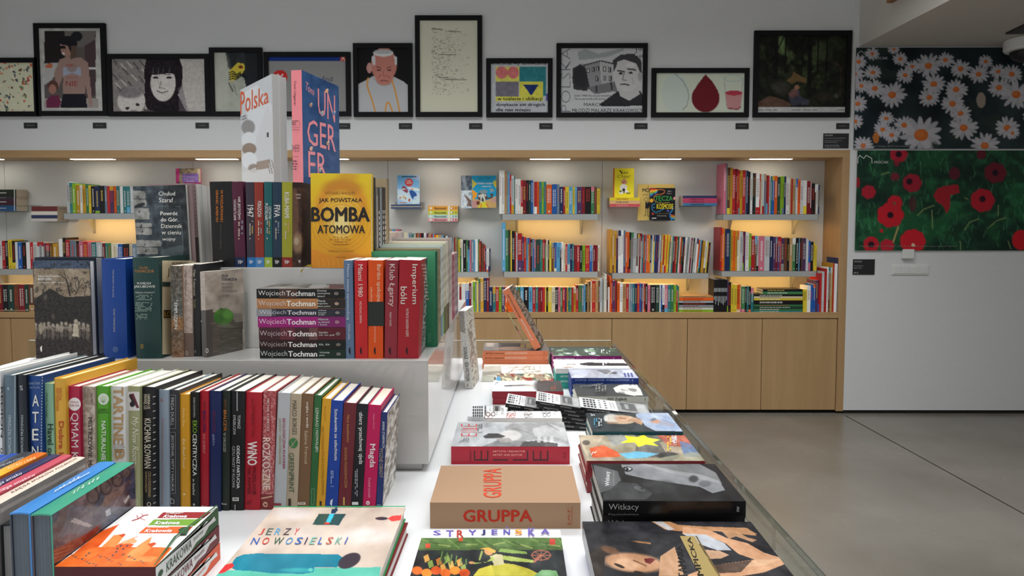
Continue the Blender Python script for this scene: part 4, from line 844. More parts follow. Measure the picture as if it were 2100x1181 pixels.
# lying stack with the same author line
cr(500, 520, 4.543)
TS = [('1c1a1b', 105, 945, 330, 412, 'Dzisiaj|narysujemy|śmierć', 'black', 'f0f0ec', 'd8d8d4'), ('b07c50', 108, 945, 420, 510, 'Pianie|kogutów,|płacz psów', 'tan', 'd8dce0', 'ecebe4'),
      ('30303e', 115, 945, 515, 583, 'Jakbyś|kamień|jadła', 'slate', 'd0d4dc', 'd8d8dc'), ('9c2078', 112, 948, 588, 684, 'Historia|na śmierć|i życie', 'magenta', 'ecdcec', 'f0e4f0'),
      ('44242c', 120, 950, 689, 802, 'Schodów|się nie pali', 'plum', 'd8c8cc', 'f0ecec'), ('30181a', 122, 952, 807, 886, 'Eli, Eli', 'maroon-black', 'c8c0c0', 'f4f4f4'), ('151c1a', 125, 955, 889, 979, 'Wściekły|pies', 'green-black', 'e0e4e0', 'f4f4f4')]
YT = fy(1.735, ZP1); z = None
for i, (c, xa, xb, ya, yb, sub, cn, c1, c2) in enumerate(TS):
    z0, z1 = ZY(520 + yb / 4.543, YT), ZY(520 + ya / 4.543, YT)
    if i == 6: z0 = ZP1
    nx = TS[i + 1][3] if i < 6 else 0
    if i < 6: z0 = ZY(520 + nx / 4.543, YT) + .0002
    X0, X1 = XY(500 + xa / 4.543, YT), XY(500 + xb / 4.543, YT)
    B = LB(X0, min(X1, XY(706, YT)), YT, YT + .14, z0, z1 - z0, c, '%s paperback lying %s from the top of the podium stack' % (cn, ordn(i)), hard=False, raw=True, group='lying paperbacks on the podium', bulge=.0008, mat=SATIN)
    f = face(B, 'front'); h = yb - ya; m_ = (ya + yb) / 2; k = min(h * .36, 31)
    if i == 0: f.rect(330, ya, 500, yb, '4c3630') 
    if i == 1: f.rect(690, ya, 700, yb, '3c302c').rect(694, ya, 948, yb, '2c2624')
    if i == 2: f.rect(xa + 5, ya, 260, yb, '8c8c94').rect(260, ya, 300, yb, '4c4c58')
    if i == 3: f.rect(690, ya, 948, yb, '7c2468')
    if i == 4: f.rect(340, ya, 480, yb, '642c38').rect(610, ya, 690, yb, '6c4848').rect(690, ya, 950, yb, '581c26')
    if i == 5: f.rect(680, ya, 950, yb, '141c1a')
    if i == 6: f.rect(690, ya, 950, yb, '142c24')
    x0 = xa + 32; f.text('Wojciech', x0, m_ - k * .92, x0 + 248, m_ + k * 1.05, c1, '', -.012).text('Tochman', x0 + 258, m_ - k * .86, x0 + 528, m_ + k * .8, c2, '', .028)
    L = sub.split('|'); 
    for j, q in enumerate(L):
        yy = m_ + (j - (len(L) - 1) / 2) * k * .82; f.text(q, xa + 582, yy - k * .3, xa + 582 + len(q) * 12, yy + k * .3, 'd8e0dc', '', .01)
    f.ell(xa + 760, m_, 19, k * .45, 'c0b8b0').ell(xa + 760, m_, 15, k * .32, c).rect(xa + 750, m_ - 2, xa + 770, m_ + 2, 'c0b8b0')
    if i == 0:
        f = face(B, 'top'); p = f.pic(1.2, '6c6862'); p.noise(.15, 5, 3); p.poly([(600, 320), (640, 285), (780, 285), (740, 320)], '8c8c8c'); p.poly([(790, 325), (800, 285), (930, 285), (930, 325)], '4c2c2c')
# five spines with a black half-moon mark
RD = [(948, 930, 84, 62, '5c7494', 'Miasto zwane samotnością', 'OLIVIA LAING', 'blue-grey paperback, leftmost of five sharing a half-moon spine mark', 'c8d4e0', (958, 988, 96, 615), (972, 992, 655, 798), 988),
      (1040, 1030, 117, 62, 'c02428', 'Miami 1980', 'NICHOLAS GRIFFIN', 'bright red paperback right of the blue-grey one on the podium', 'ecd0c8', (1066, 1110, 100, 402), (1080, 1100, 445, 645), 1092),
      (1160, 1160, 140, 62, 'd85014', 'Bardzo spokojna', 'JOHN ATKINSON', 'orange paperback with a dark square patch on its spine', 'f0c8a8', (1232, 1280, 100, 448), (1212, 1230, 676, 826), 1222),
      (1310, 1322, 118, 62, '8c2c38', 'Klub Łgarzy', 'MARY KARR', 'dark raspberry paperback with a pale serif title', 'd8c0bc', (1344, 1408, 96, 492), (1358, 1378, 545, 675), 1362),
      (1430, 1450, 197, 62, 'a01c28', 'Imperium', 'PATRICK RADDEN KEEFE', 'thickest red paperback at the right end of the lower step', 'e0d4cc', (1556, 1620, 98, 470), (1512, 1536, 512, 772), 1520)]
for i, (xb, xt, w, yt, c, ti, au, lab, ink, tb, ab, mx) in enumerate(RD):
    B = SB(500 + xb / 4.543, 500 + xt / 4.543, w / 4.543, 520 + yt / 4.543, 1.735, ZP1, .138, c, lab, hard=False, group=G1, bulge=.0012, spc=c); f = face(B, 'front')
    f.text(ti, tb[0], tb[2], tb[1], tb[3], ink, 'd', .008).text(au, ab[0], ab[2], ab[1], ab[3], ink, 'd', -.005)
    f.poly([(mx + 6, 868), (mx - 6, 880), (mx - 10, 905), (mx - 4, 928), (mx + 8, 942)], '1c1418')
    if i == 2: f.text('okolica', 1182, 310, 1202, 448, ink, 'd', .005).rect(1158, 448, 1306, 674, '262c28')
    if i == 4:
        f.text('bólu', 1462, 306, 1522, 468, ink, 'd', .008)
        g = face(B, 'right'); p = g.pic(1.0, 'a01c28'); p.poly([(1690, 40), (1760, 40), (1730, 960), (1650, 960)], '6c6c6c'); p.noise(.0, 5, 2)
        X, Y = p.L(); mk = (X > 1692 - (Y - 60) * .035).astype(float); n_ = fbm(p.ny, p.nx, 7, 4); p.a = p.a * (1 - mk[..., None]) + mk[..., None] * (.25 + .75 * np.clip((n_ - .35) * 3, 0, 1))[..., None] * h2('b8b8b8')
        g.greek(1656, 95, 1686, 440, 'e0b8b0', '', 11, 7)
# tall art books behind, spines to the right, stepping away along the podium edge
G2 = 'tall art books along the right podium edge'
gb = [(1.894, .045, '3c8c68', 'green', 515, .178, 'large plain green hardback facing the room behind the red paperbacks')]
bands = [(1.942, 2.022, 2, ['8c8468', '948c70'], 'olive-grey'), (2.026, 2.11, 3, ['c0cccc', 'd0d4cc', 'b8c4b8'], 'pale mint'), (2.114, 2.26, 4, ['d4d0bc', 'c8c4b0', 'd8d4c4', 'ccc8b8'], 'cream'), (2.264, 2.38, 4, ['a89c94', 'bcb4ac', 'b0a8a4', 'c4bcb4'], 'grey-beige')]
nb_ = 0
for y, th, c, cn, yt, w, lab in gb:
    B = book(MT(PX - w - .001, y, ZP1), (w, th, .257), 'y', '+x', c, lab, group=G2, bulge=.004, spc='1c6c50', mat=SATIN, pg='e4dcc8')
    cr(500, 520, 4.543); f = face(B, 'front'); p = f.pic(3, '3a8a64', 80); p.vgrad(-30, 900, '4c9c74', '23704f'); f.line([(1722, 745), (1738, 745), (1738, 820), (1722, 820), (1722, 745)], 2, '90c0a8')
    f = face(B, 'right'); f.ru(.1, 0, .16, 1, '16543e')
for a, b, n, cs, cn in bands:
    for k in range(n):
        th = (b - a) / n; w = .165 + .012 * ((k * 7) % 3)
        B = book(MT(PX - w - .001, a + th * k, ZP1), (w, th - .001, .262 - .003 * (k % 2) + .002 * nb_), 'y', '+x', cs[k], '%s art book, %s behind the green hardback at the podium edge' % (cn, ordn(nb_)), group=G2, bulge=.002)
        f = face(B, 'right'); f.greek
        nb_ += 1
        for q in range(7): f.ru(.42, .12 + q * .1, .56, .12 + q * .1 + .06, ['3c3830', 'f4f0e4', '6c6458'][q % 3 if k % 2 else 0])
        if cn == 'cream': f.ru(.0, .7, 1, 1, ['4c6040', '78684c', '5c5c44', '403c34'][k], 3)
        if cn == 'pale mint': f.ru(0, .75, 1, .97, ['84a8c0', '8cac8c', '688c4c'][k], 3)
for k in range(8):
    y = 2.39 + .032 * k; c = ['8c3454', '9c3c5c', '7c3048', 'b08c8c', '8c6c7c', '6c5870', '9c8c90', '585468'][k]
    B = book(MT(PX - .15, y, ZP1), (.149, .031, .226 - .002 * (k % 3)), 'y', '+x', c, '%s paperback, %s in the tail of the podium edge row' % (['burgundy', 'raspberry', 'dark wine', 'dusty pink', 'mauve', 'plum-grey', 'pinkish grey', 'violet-grey'][k], ordn(k)), group=G2, hard=False)
    f = face(B, 'right')
    for q in range(6): f.ru(.4, .1 + q * .12, .6, .1 + q * .12 + .07, 'dcd4cc')
# ---------------------------------------------------------------- middle step
G3 = 'books on the middle podium step'
cr(270, 330, 5.135)
B = CB(282.7, 390, 382, 1.90, ZP2, .012, '1c2224', 'dark cover with white lettering and stacked stones photo', xt=272.5, group=G3, hard=False, mat=GLOSS, gain=1.1, pg='d8d8d4', sp='-x')
f = face(B, 'front'); p = f.pic(1.2, '1c2326')
p.rect(0, 250, 330, 1010, '38424a'); p.rect(330, 250, 390, 1010, '262c30')
for y0, y1, xr in ((310, 400, 150), (400, 480, 160), (492, 620, 190), (648, 700, 215), (700, 780, 218), (830, 905, 315), (905, 985, 280)):
    p.poly([(0, y0), (xr - 12, y0 + 8), (xr, (y0 + y1) / 2), (xr - 6, y1), (0, y1 - 6)], '8c8c88'); p.line([(0, y1), (xr, y1)], 5, '1c2020')
p.noise(.1, 9, 2)
for x, y in ((60, 375), (80, 533), (100, 680), (110, 742), (138, 878), (148, 945)): p.ell(x, y, 12, 13, '1c1c1c', .9); p.ell(x - 4, y - 3, 5, 6, 'a8a8a4')
p.ell(90, 465, 55, 20, '14161a', .95, -.3); p.poly([(345, 520), (510, 480), (545, 995), (380, 995)], '2c363c', .6); p.line([(180, 478), (512, 478), (550, 995)], 4, '6c7880', .8); p.poly([(330, 930), (545, 880), (545, 1000), (300, 1000)], '5c686c', .6)
for s, x0, y0, x1, y1, b in (('Chulud', 285, 322, 458, 364, 0), ('Szaraf', 290, 388, 438, 436, 0), ('Powrót', 304, 532, 486, 572, .02), ('do Gór.', 308, 596, 494, 638, .02), ('Dziennik', 314, 664, 534, 706, 0), ('w cieniu', 318, 732, 522, 774, 0), ('wojny', 326, 806, 466, 850, 0)): f.text(s, x0, y0, x1, y1, 'e8e6e0', '', b)
xs = [(385.5, 395, '8c7878'), (395.5, 402, 'c8c8c4'), (402, 409, 'd4d4d0'), (409, 416, 'd8d6d0'), (416, 423, 'cccac4'), (423, 430, 'd0cec8')]
yy = 1.914
for i, (a, b, c) in enumerate(xs):
    th = .0215; lab = ['dusty mauve cover directly behind the stacked stones cover'][0] if i == 0 else 'white-edged book, %s behind the stacked stones cover' % ordn(i)
    B = book(MT(XY(303, 1.9) - .002 * i + (.01 if i else 0), yy, ZP2, 0, -.03), (.122 - .0005 * i, th - .001, .222 - .001 * i), 'y', '-x', 'c8c6c0' if i else '8c7878', lab, group=G3, hard=False, pg=c if i else 'd4d0cc', bk=['8c7878', '2c2c30', 'b8b4ac', '485058', 'c4c0b8', '3c6c94'][i]); yy += th
    if i == 0:
        f = face(B, 'right'); f.ru(0, 0, 1, .66, '8c7474').ru(0, .66, 1, 1, '342c2c')
        for q in range(12): f.ru(.3, .04 + q * .05, .8, .045 + q * .05, '3c3030')
cr(480, 130, 2.746)
WP = [(436.8, 429.8, 45.5, 372.5, 1.89, '1c1b1c', '', 'thick black hardback with orange spine title, leftmost of the dark spines', .17), (482.5, 475.2, 22.3, 372.5, 1.89, '542038', '202c50', 'plum hardback with dark navy foot', .16),
      (507, 503.8, 17, 373.5, 1.89, '3c3440', '2870b0', 'dark purple-grey spine with bright blue foot', .15), (524, 521.2, 18.3, 373.5, 1.89, '8c3428', '4c84bc', 'brick red spine with a light blue foot', .15),
      (542.6, 541.6, 16.5, 373, 1.89, '1f5c60', '9cb43c', 'teal spine with a lime foot', .15), (559.5, 559.2, 18.5, 373.5, 1.89, '22384c', '141416', 'dark blue spine with a black foot', .15), (578.3, 578.3, 21.5, 373.5, 1.89, '9c9c30', '8c2c24', 'olive-lime spine with a brick red foot', .15)]
tx = [('W POSZUKIWANIU', 'GRANIC AMERYKI'), ('NIE JESTEŚMY', 'UCHODŹCAMI'), ('1947', ''), ('POKAZUCHA', ''), ('OSTATNI', 'PUSTELNIK'), ('FIVA', ''), ('KUBA-MIAMI', '')]
tb = [None, (20, 42, 752, 882, 0, 18, 768, 882), (76, 110, 798, 866), (134, 156, 776, 866), (196, 210, 805, 875, 176, 192, 788, 884), (226, 260, 798, 866), (286, 312, 726, 870)]
for i, (xb, xt, w, yt, Y, c, ft, lab, d) in enumerate(WP):
    B = SB(xb, xt, w, yt, Y, ZP2, d, c, lab, group=G3, bulge=.0015, hard=i < 2, pg='d8d0c0'); f = face(B, 'front')
    if i == 0:
        cr(270, 330, 5.135); f.text('W POSZUKIWANIU', 938, 306, 966, 642, 'd07c30', 'd', .008).text('GRANIC AMERYKI', 890, 306, 916, 642, 'd07c30', 'd', .008).text('STEPHEN E. AMBROSE', 934, 662, 950, 925, '5c5650', 'd')
        f.text('W', 928, 1040, 950, 1068, 'e0e0e0').text('P', 950, 1046, 968, 1066, 'e0e0e0'); cr(480, 130, 2.746); continue
    f.ru(0, .885, 1, 1, ft, 4)
    q = tb[i]; f.text(tx[i][0], q[0], q[2], q[1], q[3], 'e4e0dc', 'd', .012)
    if tx[i][1]: f.text(tx[i][1], q[4], q[6], q[5], q[7], 'e4e0dc', 'd', .01)
    x0 = 480 + (xb - 480) * 0; xl = (xb - 480) * 2.746; wl = w * 2.746
    f.greek(xl + wl * .28, 885, xl + wl * .5, 990, 'c8b8a8', 'd', 1, i).greek(xl + wl * .55, 885, xl + wl * .8, 960, '8898a8' if i % 2 else 'c0a060', 'd', 1, i + 3)
    f.text('W', xl + wl * .28, 1106, xl + wl * .55, 1130, 'e8e8e8').text('P', xl + wl * .55, 1110, xl + wl * .75, 1128, 'e8e8e8')
B = SB(600, 600, 19, 374, 1.89, ZP2, .15, '3c241c', 'dark brown photographic paperback next to the yellow cover', group=G3, hard=False)
for sd in ('front', 'right'):
    f = face(B, sd); p = f.pic(1.2, '36221c'); p.noise(.6, 4, 6 if sd == 'front' else 9, '5c3c2c', .2); p.ell(340, 850, 25, 150, '7c5a44', .6, 0, .4); p.ell(360, 1010, 30, 60, 'a88c6c', .7, 0, .5); p.rect(330, 670, 430, 700, '2c1a14'); p.ell(352, 1000, 14, 22, 'c8b8a0', .6, 0, .5)
    if sd == 'front': f.text('HAWANA', 348, 734, 376, 744, 'd8c8b8').text('CUBA', 350, 752, 374, 762, 'd8c8b8').text('W', 362, 1106, 376, 1124, 'e8e8e8')
# yellow cover
B = CB(638.4, 761.5, 355, 1.868, ZP2, .028, 'd8b020', 'bright yellow and orange cover with heavy black block title', xt=637, group=G3, mat=GLOSS, pg='e8e6e0', gain=1.1)
f = face(B, 'front'); p = f.pic(1.0, 'dcb81e'); p.vgrad(610, 1150, 'dfc31c', 'e09414')
p.ell(605, 810, 145, 150, 'd88c24', .85, 0, .25); p.ell(610, 700, 110, 50, 'b87820', .6, 0, .5); p.ell(605, 850, 112, 130, 'e8c040', .7, 0, .3); p.ell(605, 900, 60, 80, 'f4e0a0', .8, 0, .9)
X, Y = p.L(); r_ = np.hypot((X - 605) / 1.0, (Y - 900) / 1.0); ring = (np.sin(r_ / 3.2) > .4) & (r_ < 175) & (r_ > 30); p.mix(ring.astype(float), 'c8801c', .35)
p.noise(.0, 5, 2); p.poly([(430, 1040), (560, 1090), (640, 1060), (780, 1100), (780, 1150), (430, 1150)], 'e08818', .7); p.ell(640, 640, 60, 24, 'c88c28', .6, 0, .8)
for k in range(10): p.line([(470 + k * 28, 1100), (480 + k * 28, 1140)], 3, 'f0c040', .6)
f.text('RICHARD RHODES', 514, 722, 682, 738, '8c5c14').text('JAK POWSTAŁA', 478, 758, 722, 788, '1c1414', '', .02).text('BOMBA', 434, 808, 766, 892, '18100f', '', .05).text('ATOMOWA', 470, 910, 738, 958, '1c1414', '', .025)
for y, x0, x1 in ((978, 560, 650), (993, 536, 668), (1006, 566, 640), (1020, 560, 650)): f.greek(x0, y - 4, x1, y + 5, '9c6014', '', 1, y)
f.text('PRZEKŁAD POLESZCZUK', 534, 1052, 676, 1062, '8c5410').text('MARGINESY', 580, 1088, 634, 1096, '8c5410')
for k in range(8):     # black art books behind it
    y = 1.955 + .03 * k
    c = ['1c1c1e', '6c6c6c', '18181a', '7c8890', '1a1a1c', '202022', '9c8c70', '746850'][k]
    B = book(MT(-.387 - .15, y, ZP2), (.149, .029, [.244, .217, .218, .220, .222, .223, .250, .252][k]), 'y', '+x', c, '%s album spine, %s behind the yellow and orange cover' % (['glossy black', 'grey', 'black', 'steel grey', 'black', 'near-black', 'speckled tan', 'olive-brown'][k], ordn(k)), group=G3)
    f = face(B, 'right')
    if k == 1: f.ru(0, .1, 1, .9, '8c8c8c')
    if k in (2, 4, 5):
        for q in range(8): f.ru(.35, .3 + q * .07, .65, .345 + q * .07, 'e8e8e8')
# yellow ribbon bookmark hanging over the step edge
m = MB(); P_ = [atY(640, 545.5, 1.866), atY(632, 544, 1.862), atY(626, 546, 1.860), atY(620, 552, 1.861), atY(617, 558.5, 1.865)]
for a, b in zip(P_, P_[1:]):
    w = Vector((.0028, 0, .0022)); m.hexa([a - w, a + w, b + w, b - w, a - w + Vector((0, .0005, 0)), a + w + Vector((0, .0005, 0)), b + w + Vector((0, .0005, 0)), b - w + Vector((0, .0005, 0))], lin('e8c838', 1.1))
m.build('ribbon_bookmark', SATIN, None)
rb = bpy.data.objects['ribbon_bookmark']; rb.parent = bpy.data.objects[[o.name for o in COL.objects if o.get('label', '').startswith('bright yellow and orange cover')][0]]; rb.matrix_parent_inverse = (B and rb.parent.matrix_basis.inverted())
# ---------------------------------------------------------------- top step: two large art books
cr(480, 130, 2.746)
zt = ZY(143, 2.23); yw = -math.atan2(.0498, .265)
B = book(Mloc(-.6635 - .0345 * math.cos(yw), 2.23 - .0345 * math.sin(yw), ZP3, yw), (.035, .27, zt - ZP3), 'x', '-y', '2b4d78', 'tall blue art book with pink spine and tall pink capitals', spc='e88890', group='large art books on the top step', mat=GLOSS, gain=1.15)
f = face(B, 'front'); f.text('Tomi Ungerer', 334, 98, 350, 240, '3c2c34', 'd', 0, .3).greek(326, 320, 372, 350, '6c4448', '', 3, 3).text('A Treasury', 324, 356, 374, 364, '5c3c40').text('of 8 Books', 328, 370, 370, 378, '5c3c40').greek(328, 458, 372, 500, '4c3034', '', 5, 5).text('Fog Island', 332, 522, 368, 530, '4c3034').greek(334, 545, 364, 605, '4c3034', '', 4, 9)
f = face(B, 'right'); p = f.pic(1.6, '2d5080'); p.noise(.05, 4, 3); p.poly([(378, 38), (430, 62), (430, 640), (378, 640)], '345a8c', .5)
f.text('Tomi', 0, 0, 1, 1, 'f09ca0', '', 0, .35, quad=[(404, 100), (452, 148), (452, 186), (404, 150)])
f.text('UN', 0, 0, 1, 1, 'ef939c', '', .0, quad=[(470, 140), (568, 182), (568, 335), (472, 288)])
f.text('GER', 0, 0, 1, 1, 'ef939c', '', .0, quad=[(410, 312), (570, 350), (572, 500), (412, 455)])
f.text('ER', 0, 0, 1, 1, 'ef939c', '', .0, quad=[(416, 492), (518, 510), (520, 645), (418, 640)])
for x, y, c in ((430, 235, 'a88478'), (520, 155, 'e0b088'), (492, 280, '8ca8b8'), (560, 280, '6888c0'), (525, 450, 'b89884'), (430, 480, 'e8b4a0'), (480, 600, '90a0a8')): f.ell(x, y, 9, 12, c, 10).ell(x + 5, y - 8, 5, 6, 'd8c0b0', 8)
# white magazine-style book, cover turned to the left
dx, dy = -.2026, .268; L_ = math.hypot(dx, dy); yw = math.atan2(-dx, dy)
zt2 = ZY(151, 2.23)
for k in range(2):
    off = Vector((math.cos(yw), math.sin(yw), 0)) * (.0225 * k)
    P0 = Vector((-.756, 2.2, ZP3)) + off
    B = book(Mloc(P0.x, P0.y + .03, ZP3, yw), (.022, L_, zt2 - ZP3 - .006 * k), 'x', '+y', 'dcdedf', ['tall white architecture book with coral title, cover turned left', 'second tall white book pressed behind the white architecture cover'][k], group='large art books on the top step', hard=False, mat=GLOSS, pg='c8c8c6', pgain=.9)
    if k == 0:
        f = face(B, 'left'); p = f.pic(1.3, 'd4d8dc')
        p.vgrad(60, 660, 'c0c4c8', 'dcdcdc'); p.poly([(40, 150), (110, 110), (210, 60), (215, 300), (120, 540), (110, 300)], 'ccd0d4'); p.poly([(50, 170), (130, 120), (215, 240), (215, 460), (120, 500)], 'e6e8ea', .7)
        p.poly([(185, 240), (220, 290), (222, 550), (125, 545), (110, 470)], 'd8dadc'); p.ell(80, 360, 38, 42, '8c8a88', .9, 0, .2); p.ell(84, 430, 40, 44, 'e2e4e6', 1, 0, .1); p.ell(86, 482, 40, 34, '8e7868', .9, 0, .15); p.ell(86, 545, 44, 46, 'e8eaec', 1, 0, .1); p.ell(110, 590, 30, 24, '8c7a6c', .8, 0, .3)
        p.poly([(40, 620), (230, 540), (235, 670), (40, 670)], 'e4e2e0', .8); p.poly([(126, 555), (200, 540), (200, 590), (126, 600)], '9c8474', .8); p.rect(185, 388, 196, 415, '303438')
        for k2 in range(6): p.line([(200 + k2 * 5, 545), (196 + k2 * 5, 620)], 2, '4c4844', .6)
        f.text('Polska', 0, 0, 1, 1, 'd8603c', '', .01, quad=[(36, 160), (196, 132), (196, 222), (36, 290)])
        f.text('MODERN', 0, 0, 1, 1, '2c2c2c', '', .01, quad=[(44, 298), (68, 290), (68, 298), (44, 306)]).text('ARCHITECTURE', 0, 0, 1, 1, '2c2c2c', '', .01, quad=[(44, 314), (72, 303), (72, 311), (44, 322)])
# ---------------------------------------------------------------- books standing spine-up at the front left
G4 = 'books standing spine-up at the front left'
def UB(x0, x1, ya, yb, ztop, col, label, **k):
    return book(MT(x0, ya, ZT, cap=.5), (x1 - x0, yb - ya, ztop - ZT), 'x', '+z', col, label, group=G4, **k)
cr(0, 900, 4.202)
zt4 = EYE - .4345
B = UB(-.7215, -.6895, 1.054, 1.283, zt4, '3f9c80', 'shrink-wrapped book with sea-green spine, touching the white city box', bulge=.0015, mat=GLOSS, pg='6c747c', bk='4c4450', pgain=.9)
f = face(B, 'top')
for i, (x, y) in enumerate(((640, 455), (675, 435), (712, 415), (770, 385), (800, 368), (838, 352))):
    f.text('Krakow'[i], 0, 0, 1, 1, 'dff4ee', '', .02, quad=[(x, y), (x + 20, y - 12), (x + 8, y + 18), (x - 14, y + 30)])
f = face(B, 'right'); p = f.pic(1.2, '5c4c50')
p.noise(.14, 5, 3); p.noise(.8, 4, 8, '7c6458', .5); p.noise(.8, 5, 12, '343c54', .6)
for x, y, r in ((800, 490, 60), (910, 420, 55), (1010, 350, 55), (1090, 290, 40)): p.ell(x, y, r, r * 1.2, '3a3034', .8); p.ell(x, y, r * .7, r * .9, '6c5c54', .6)
p.poly([(600, 570), (1155, 590), (1155, 640), (560, 900), (500, 900)], '545e74', .5)
p.poly([(605, 715), (640, 680), (800, 745), (770, 762)], 'b4b8bc', .85); p.poly([(908, 620), (950, 595), (955, 650), (915, 668)], 'b4bcc4', .85); p.poly([(1062, 540), (1110, 480), (1118, 500), (1080, 560)], 'b0a8a0', .85)
p.poly([(445, 960), (800, 790), (860, 730), (820, 840), (445, 1090)], '8c5040', .8); p.poly([(700, 850), (860, 730), (840, 790), (720, 900)], '7c3028', .9)
for k in range(4): p.line([(445, 975 + k * 30), (620, 915 + k * 30)], 6, 'c88c60', .6)
p.noise(.05, 30, 2, octv=2)
B = UB(-.7545, -.7235, 1.056, 1.283, zt4 + .001, '3f86cc', 'shrink-wrapped book with bright blue spine beside the sea-green one', bulge=.0015, mat=GLOSS, pg='6c747c', bk='38404c', pgain=.9)
f = face(B, 'top')
for i, (x, y) in enumerate(((480, 450), (512, 432), (545, 412), (600, 382), (632, 362), (668, 348))):
    f.text('Krakow'[i], 0, 0, 1, 1, 'e0ecf8', '', .02, quad=[(x, y), (x + 20, y - 12), (x + 8, y + 16), (x - 14, y + 28)])
for k in range(9): f.poly([(470 + k * 34, 470 - k * 18), (500 + k * 34, 452 - k * 18), (503 + k * 34, 455 - k * 18), (473 + k * 34, 474 - k * 18)], 'c8e0f4')
ub = [(-.787, -.757, 1.08, 1.296, -.462, '24262a', 'black low book beside the bright blue spine', '9c9c9a'), (-.8125, -.789, 1.06, 1.300, -.4305, 'd8c8b8', 'cream spine with long dark red capitals at front left', 'b8b0a8'),
      (-.8335, -.814, 1.06, 1.300, -.4265, 'b84458', 'crimson-pink spine left of the cream one', '8c8480'), (-.8565, -.8355, 1.06, 1.300, -.426, '34345c', 'dark indigo spine with white script', 'a8a49c'),
      (-.8830, -.8590, 1.06, 1.300, -.4225, 'd87820', 'orange and yellow spine at front left', 'a8a49c'), (-.9105, -.8850, 1.06, 1.305, -.423, '3c3e42', 'dark grey shrink-wrapped spine beside the orange one', 'a8a49c'),
      (-.9335, -.9125, 1.06, 1.305, -.426, '2c4c9c', 'royal blue spine near the left picture edge', 'a8a49c'), (-.9565, -.9350, 1.06, 1.300, -.426, '2c50a8', 'blue spine cut by the left picture edge', 'a8a49c')]
for i, (a, b, ya, yb, dz, c, lab, pg) in enumerate(ub):
    B = UB(a, b, ya, yb, EYE + dz, c, lab, bulge=.0015, mat=GLOSS if i > 2 else SATIN, pg=pg, bk='8c8c8c' if i == 1 else None); f = face(B, 'top')
    if i == 1: f.text('KSIĘGA SMAKÓW POLSKICH', 0, 0, 1, 1, '6c3834', '', .003, quad=[(90, 462), (650, 168), (664, 184), (110, 480)])
    if i == 2: f.text('Księga smaków', 0, 0, 1, 1, 'ecd4d8', '', .003, quad=[(-60, 470), (300, 300), (310, 318), (-50, 490)])
    if i == 3: f.text('Księga smaku', 0, 0, 1, 1, 'dcd8e0', '', .003, quad=[(-120, 440), (180, 290), (190, 310), (-110, 460)])
    if i == 4: p = f.pic(1.6, 'd87c24'); X, Y = p.L(); t_ = np.clip((X + 50) / 350, 0, 1)[..., None]; p.a = h2('f0c030') * (1 - t_) + h2('d86c1c') * t_; f.text('ASTRO I INNI', 0, 0, 1, 1, 'f4d8a0', '', 0, quad=[(60, 255), (300, 160), (310, 172), (70, 272)])
    if i in (5, 6, 7): f.text('Lonely walks of Cracow', 0, 0, 1, 1, 'c0c4cc', '', 0, .2, quad=[(-20 - 60 * (i - 5), 240), (200 - 60 * (i - 5), 155), (210 - 60 * (i - 5), 168), (-10 - 60 * (i - 5), 255)])
    if i == 1: g = face(B, 'right'); p = g.pic(1.8, '9c9894'); p.noise(.06, 6, 4); p.poly([(0, 600), (740, 215), (740, 235), (0, 640)], 'd4ccc4', .8)
# ---------------------------------------------------------------- boxed set of city guides
zb4 = EYE - .513
t = empty('boxed_set', (-.612, fy(1.166, ZT, .513), ZT), 'white and orange slipcase of three city guides with orange skyline print', 'box')
Mb = MT(-.612, 1.166, ZT, cap=.513); HX = .0755; y0, y1 = 1.052 - 1.166, 1.276 - 1.166; hb = zb4 - ZT
m = MB(); m.box(-HX, HX, y0, y1, 0, hb, lin('4c1014', 1.1)); sc_ = m.build('slipcase', SATIN, t)
class FB: pass
fb = FB(); fb.o = t; fb.M = Mb; 
F1 = Face(t, (-HX, y1, hb), (2 * HX, 0, 0), (0, y0 - y1, 0), (0, 0, 1), Mb, 0, SATIN, 1.1)
p = F1.pic(1.1, 'f0f0f0', 300, name='top_print')
OR = ['e06a24', 'd85818', 'e88a48', 'c84c18', 'f0a070']
p.poly([(445, 1110), (640, 985), (780, 930), (1490, 935), (1330, 1115)], OR[0])
p.poly([(640, 985), (700, 930), (880, 790), (1028, 735), (960, 810), (880, 900), (850, 930)], OR[1]); p.poly([(870, 935), (930, 880), (980, 830), (1060, 820), (1060, 850), (1000, 930)], OR[2]); p.poly([(1020, 830), (1070, 815), (1084, 822), (1060, 850)], OR[3])
p.poly([(900, 1000), (1030, 900), (1160, 905), (1020, 1040), (960, 1028)], OR[1]); p.poly([(1040, 890), (1150, 850), (1185, 880), (1160, 900), (1060, 905)], OR[4]); p.line([(1150, 852), (1188, 843)], 5, OR[1])
p.poly([(1090, 1000), (1210, 905), (1310, 840), (1290, 900), (1340, 895), (1310, 935), (1160, 1060)], OR[2]); p.poly([(1270, 905), (1330, 890), (1350, 905), (1300, 935)], OR[3]); p.poly([(1090, 1030), (1300, 1010), (1360, 1020), (1300, 1060), (1080, 1050)], OR[2])
p.poly([(560, 1040), (800, 985), (960, 1000), (930, 1090), (540, 1100)], OR[0]); p.noise(.04, 12, 3)
for k in range(26):
    x = 560 + (k * 97) % 700; y = 990 + (k * 41) % 100; p.poly([(x, y + 8), (x + 14, y - 4), (x + 34, y - 4), (x + 20, y + 8)], ['5c4c48', 'b84414', '444444'][k % 3], .85)
for x, y in ((740, 1005), (765, 985), (1040, 920), (1095, 920), (1010, 945), (1060, 948), (1000, 972), (970, 1004)): p.poly([(x - 12, y + 8), (x, y - 6), (x + 16, y - 6), (x + 4, y + 8)], '2c343c' if y < 960 else '3c444c')
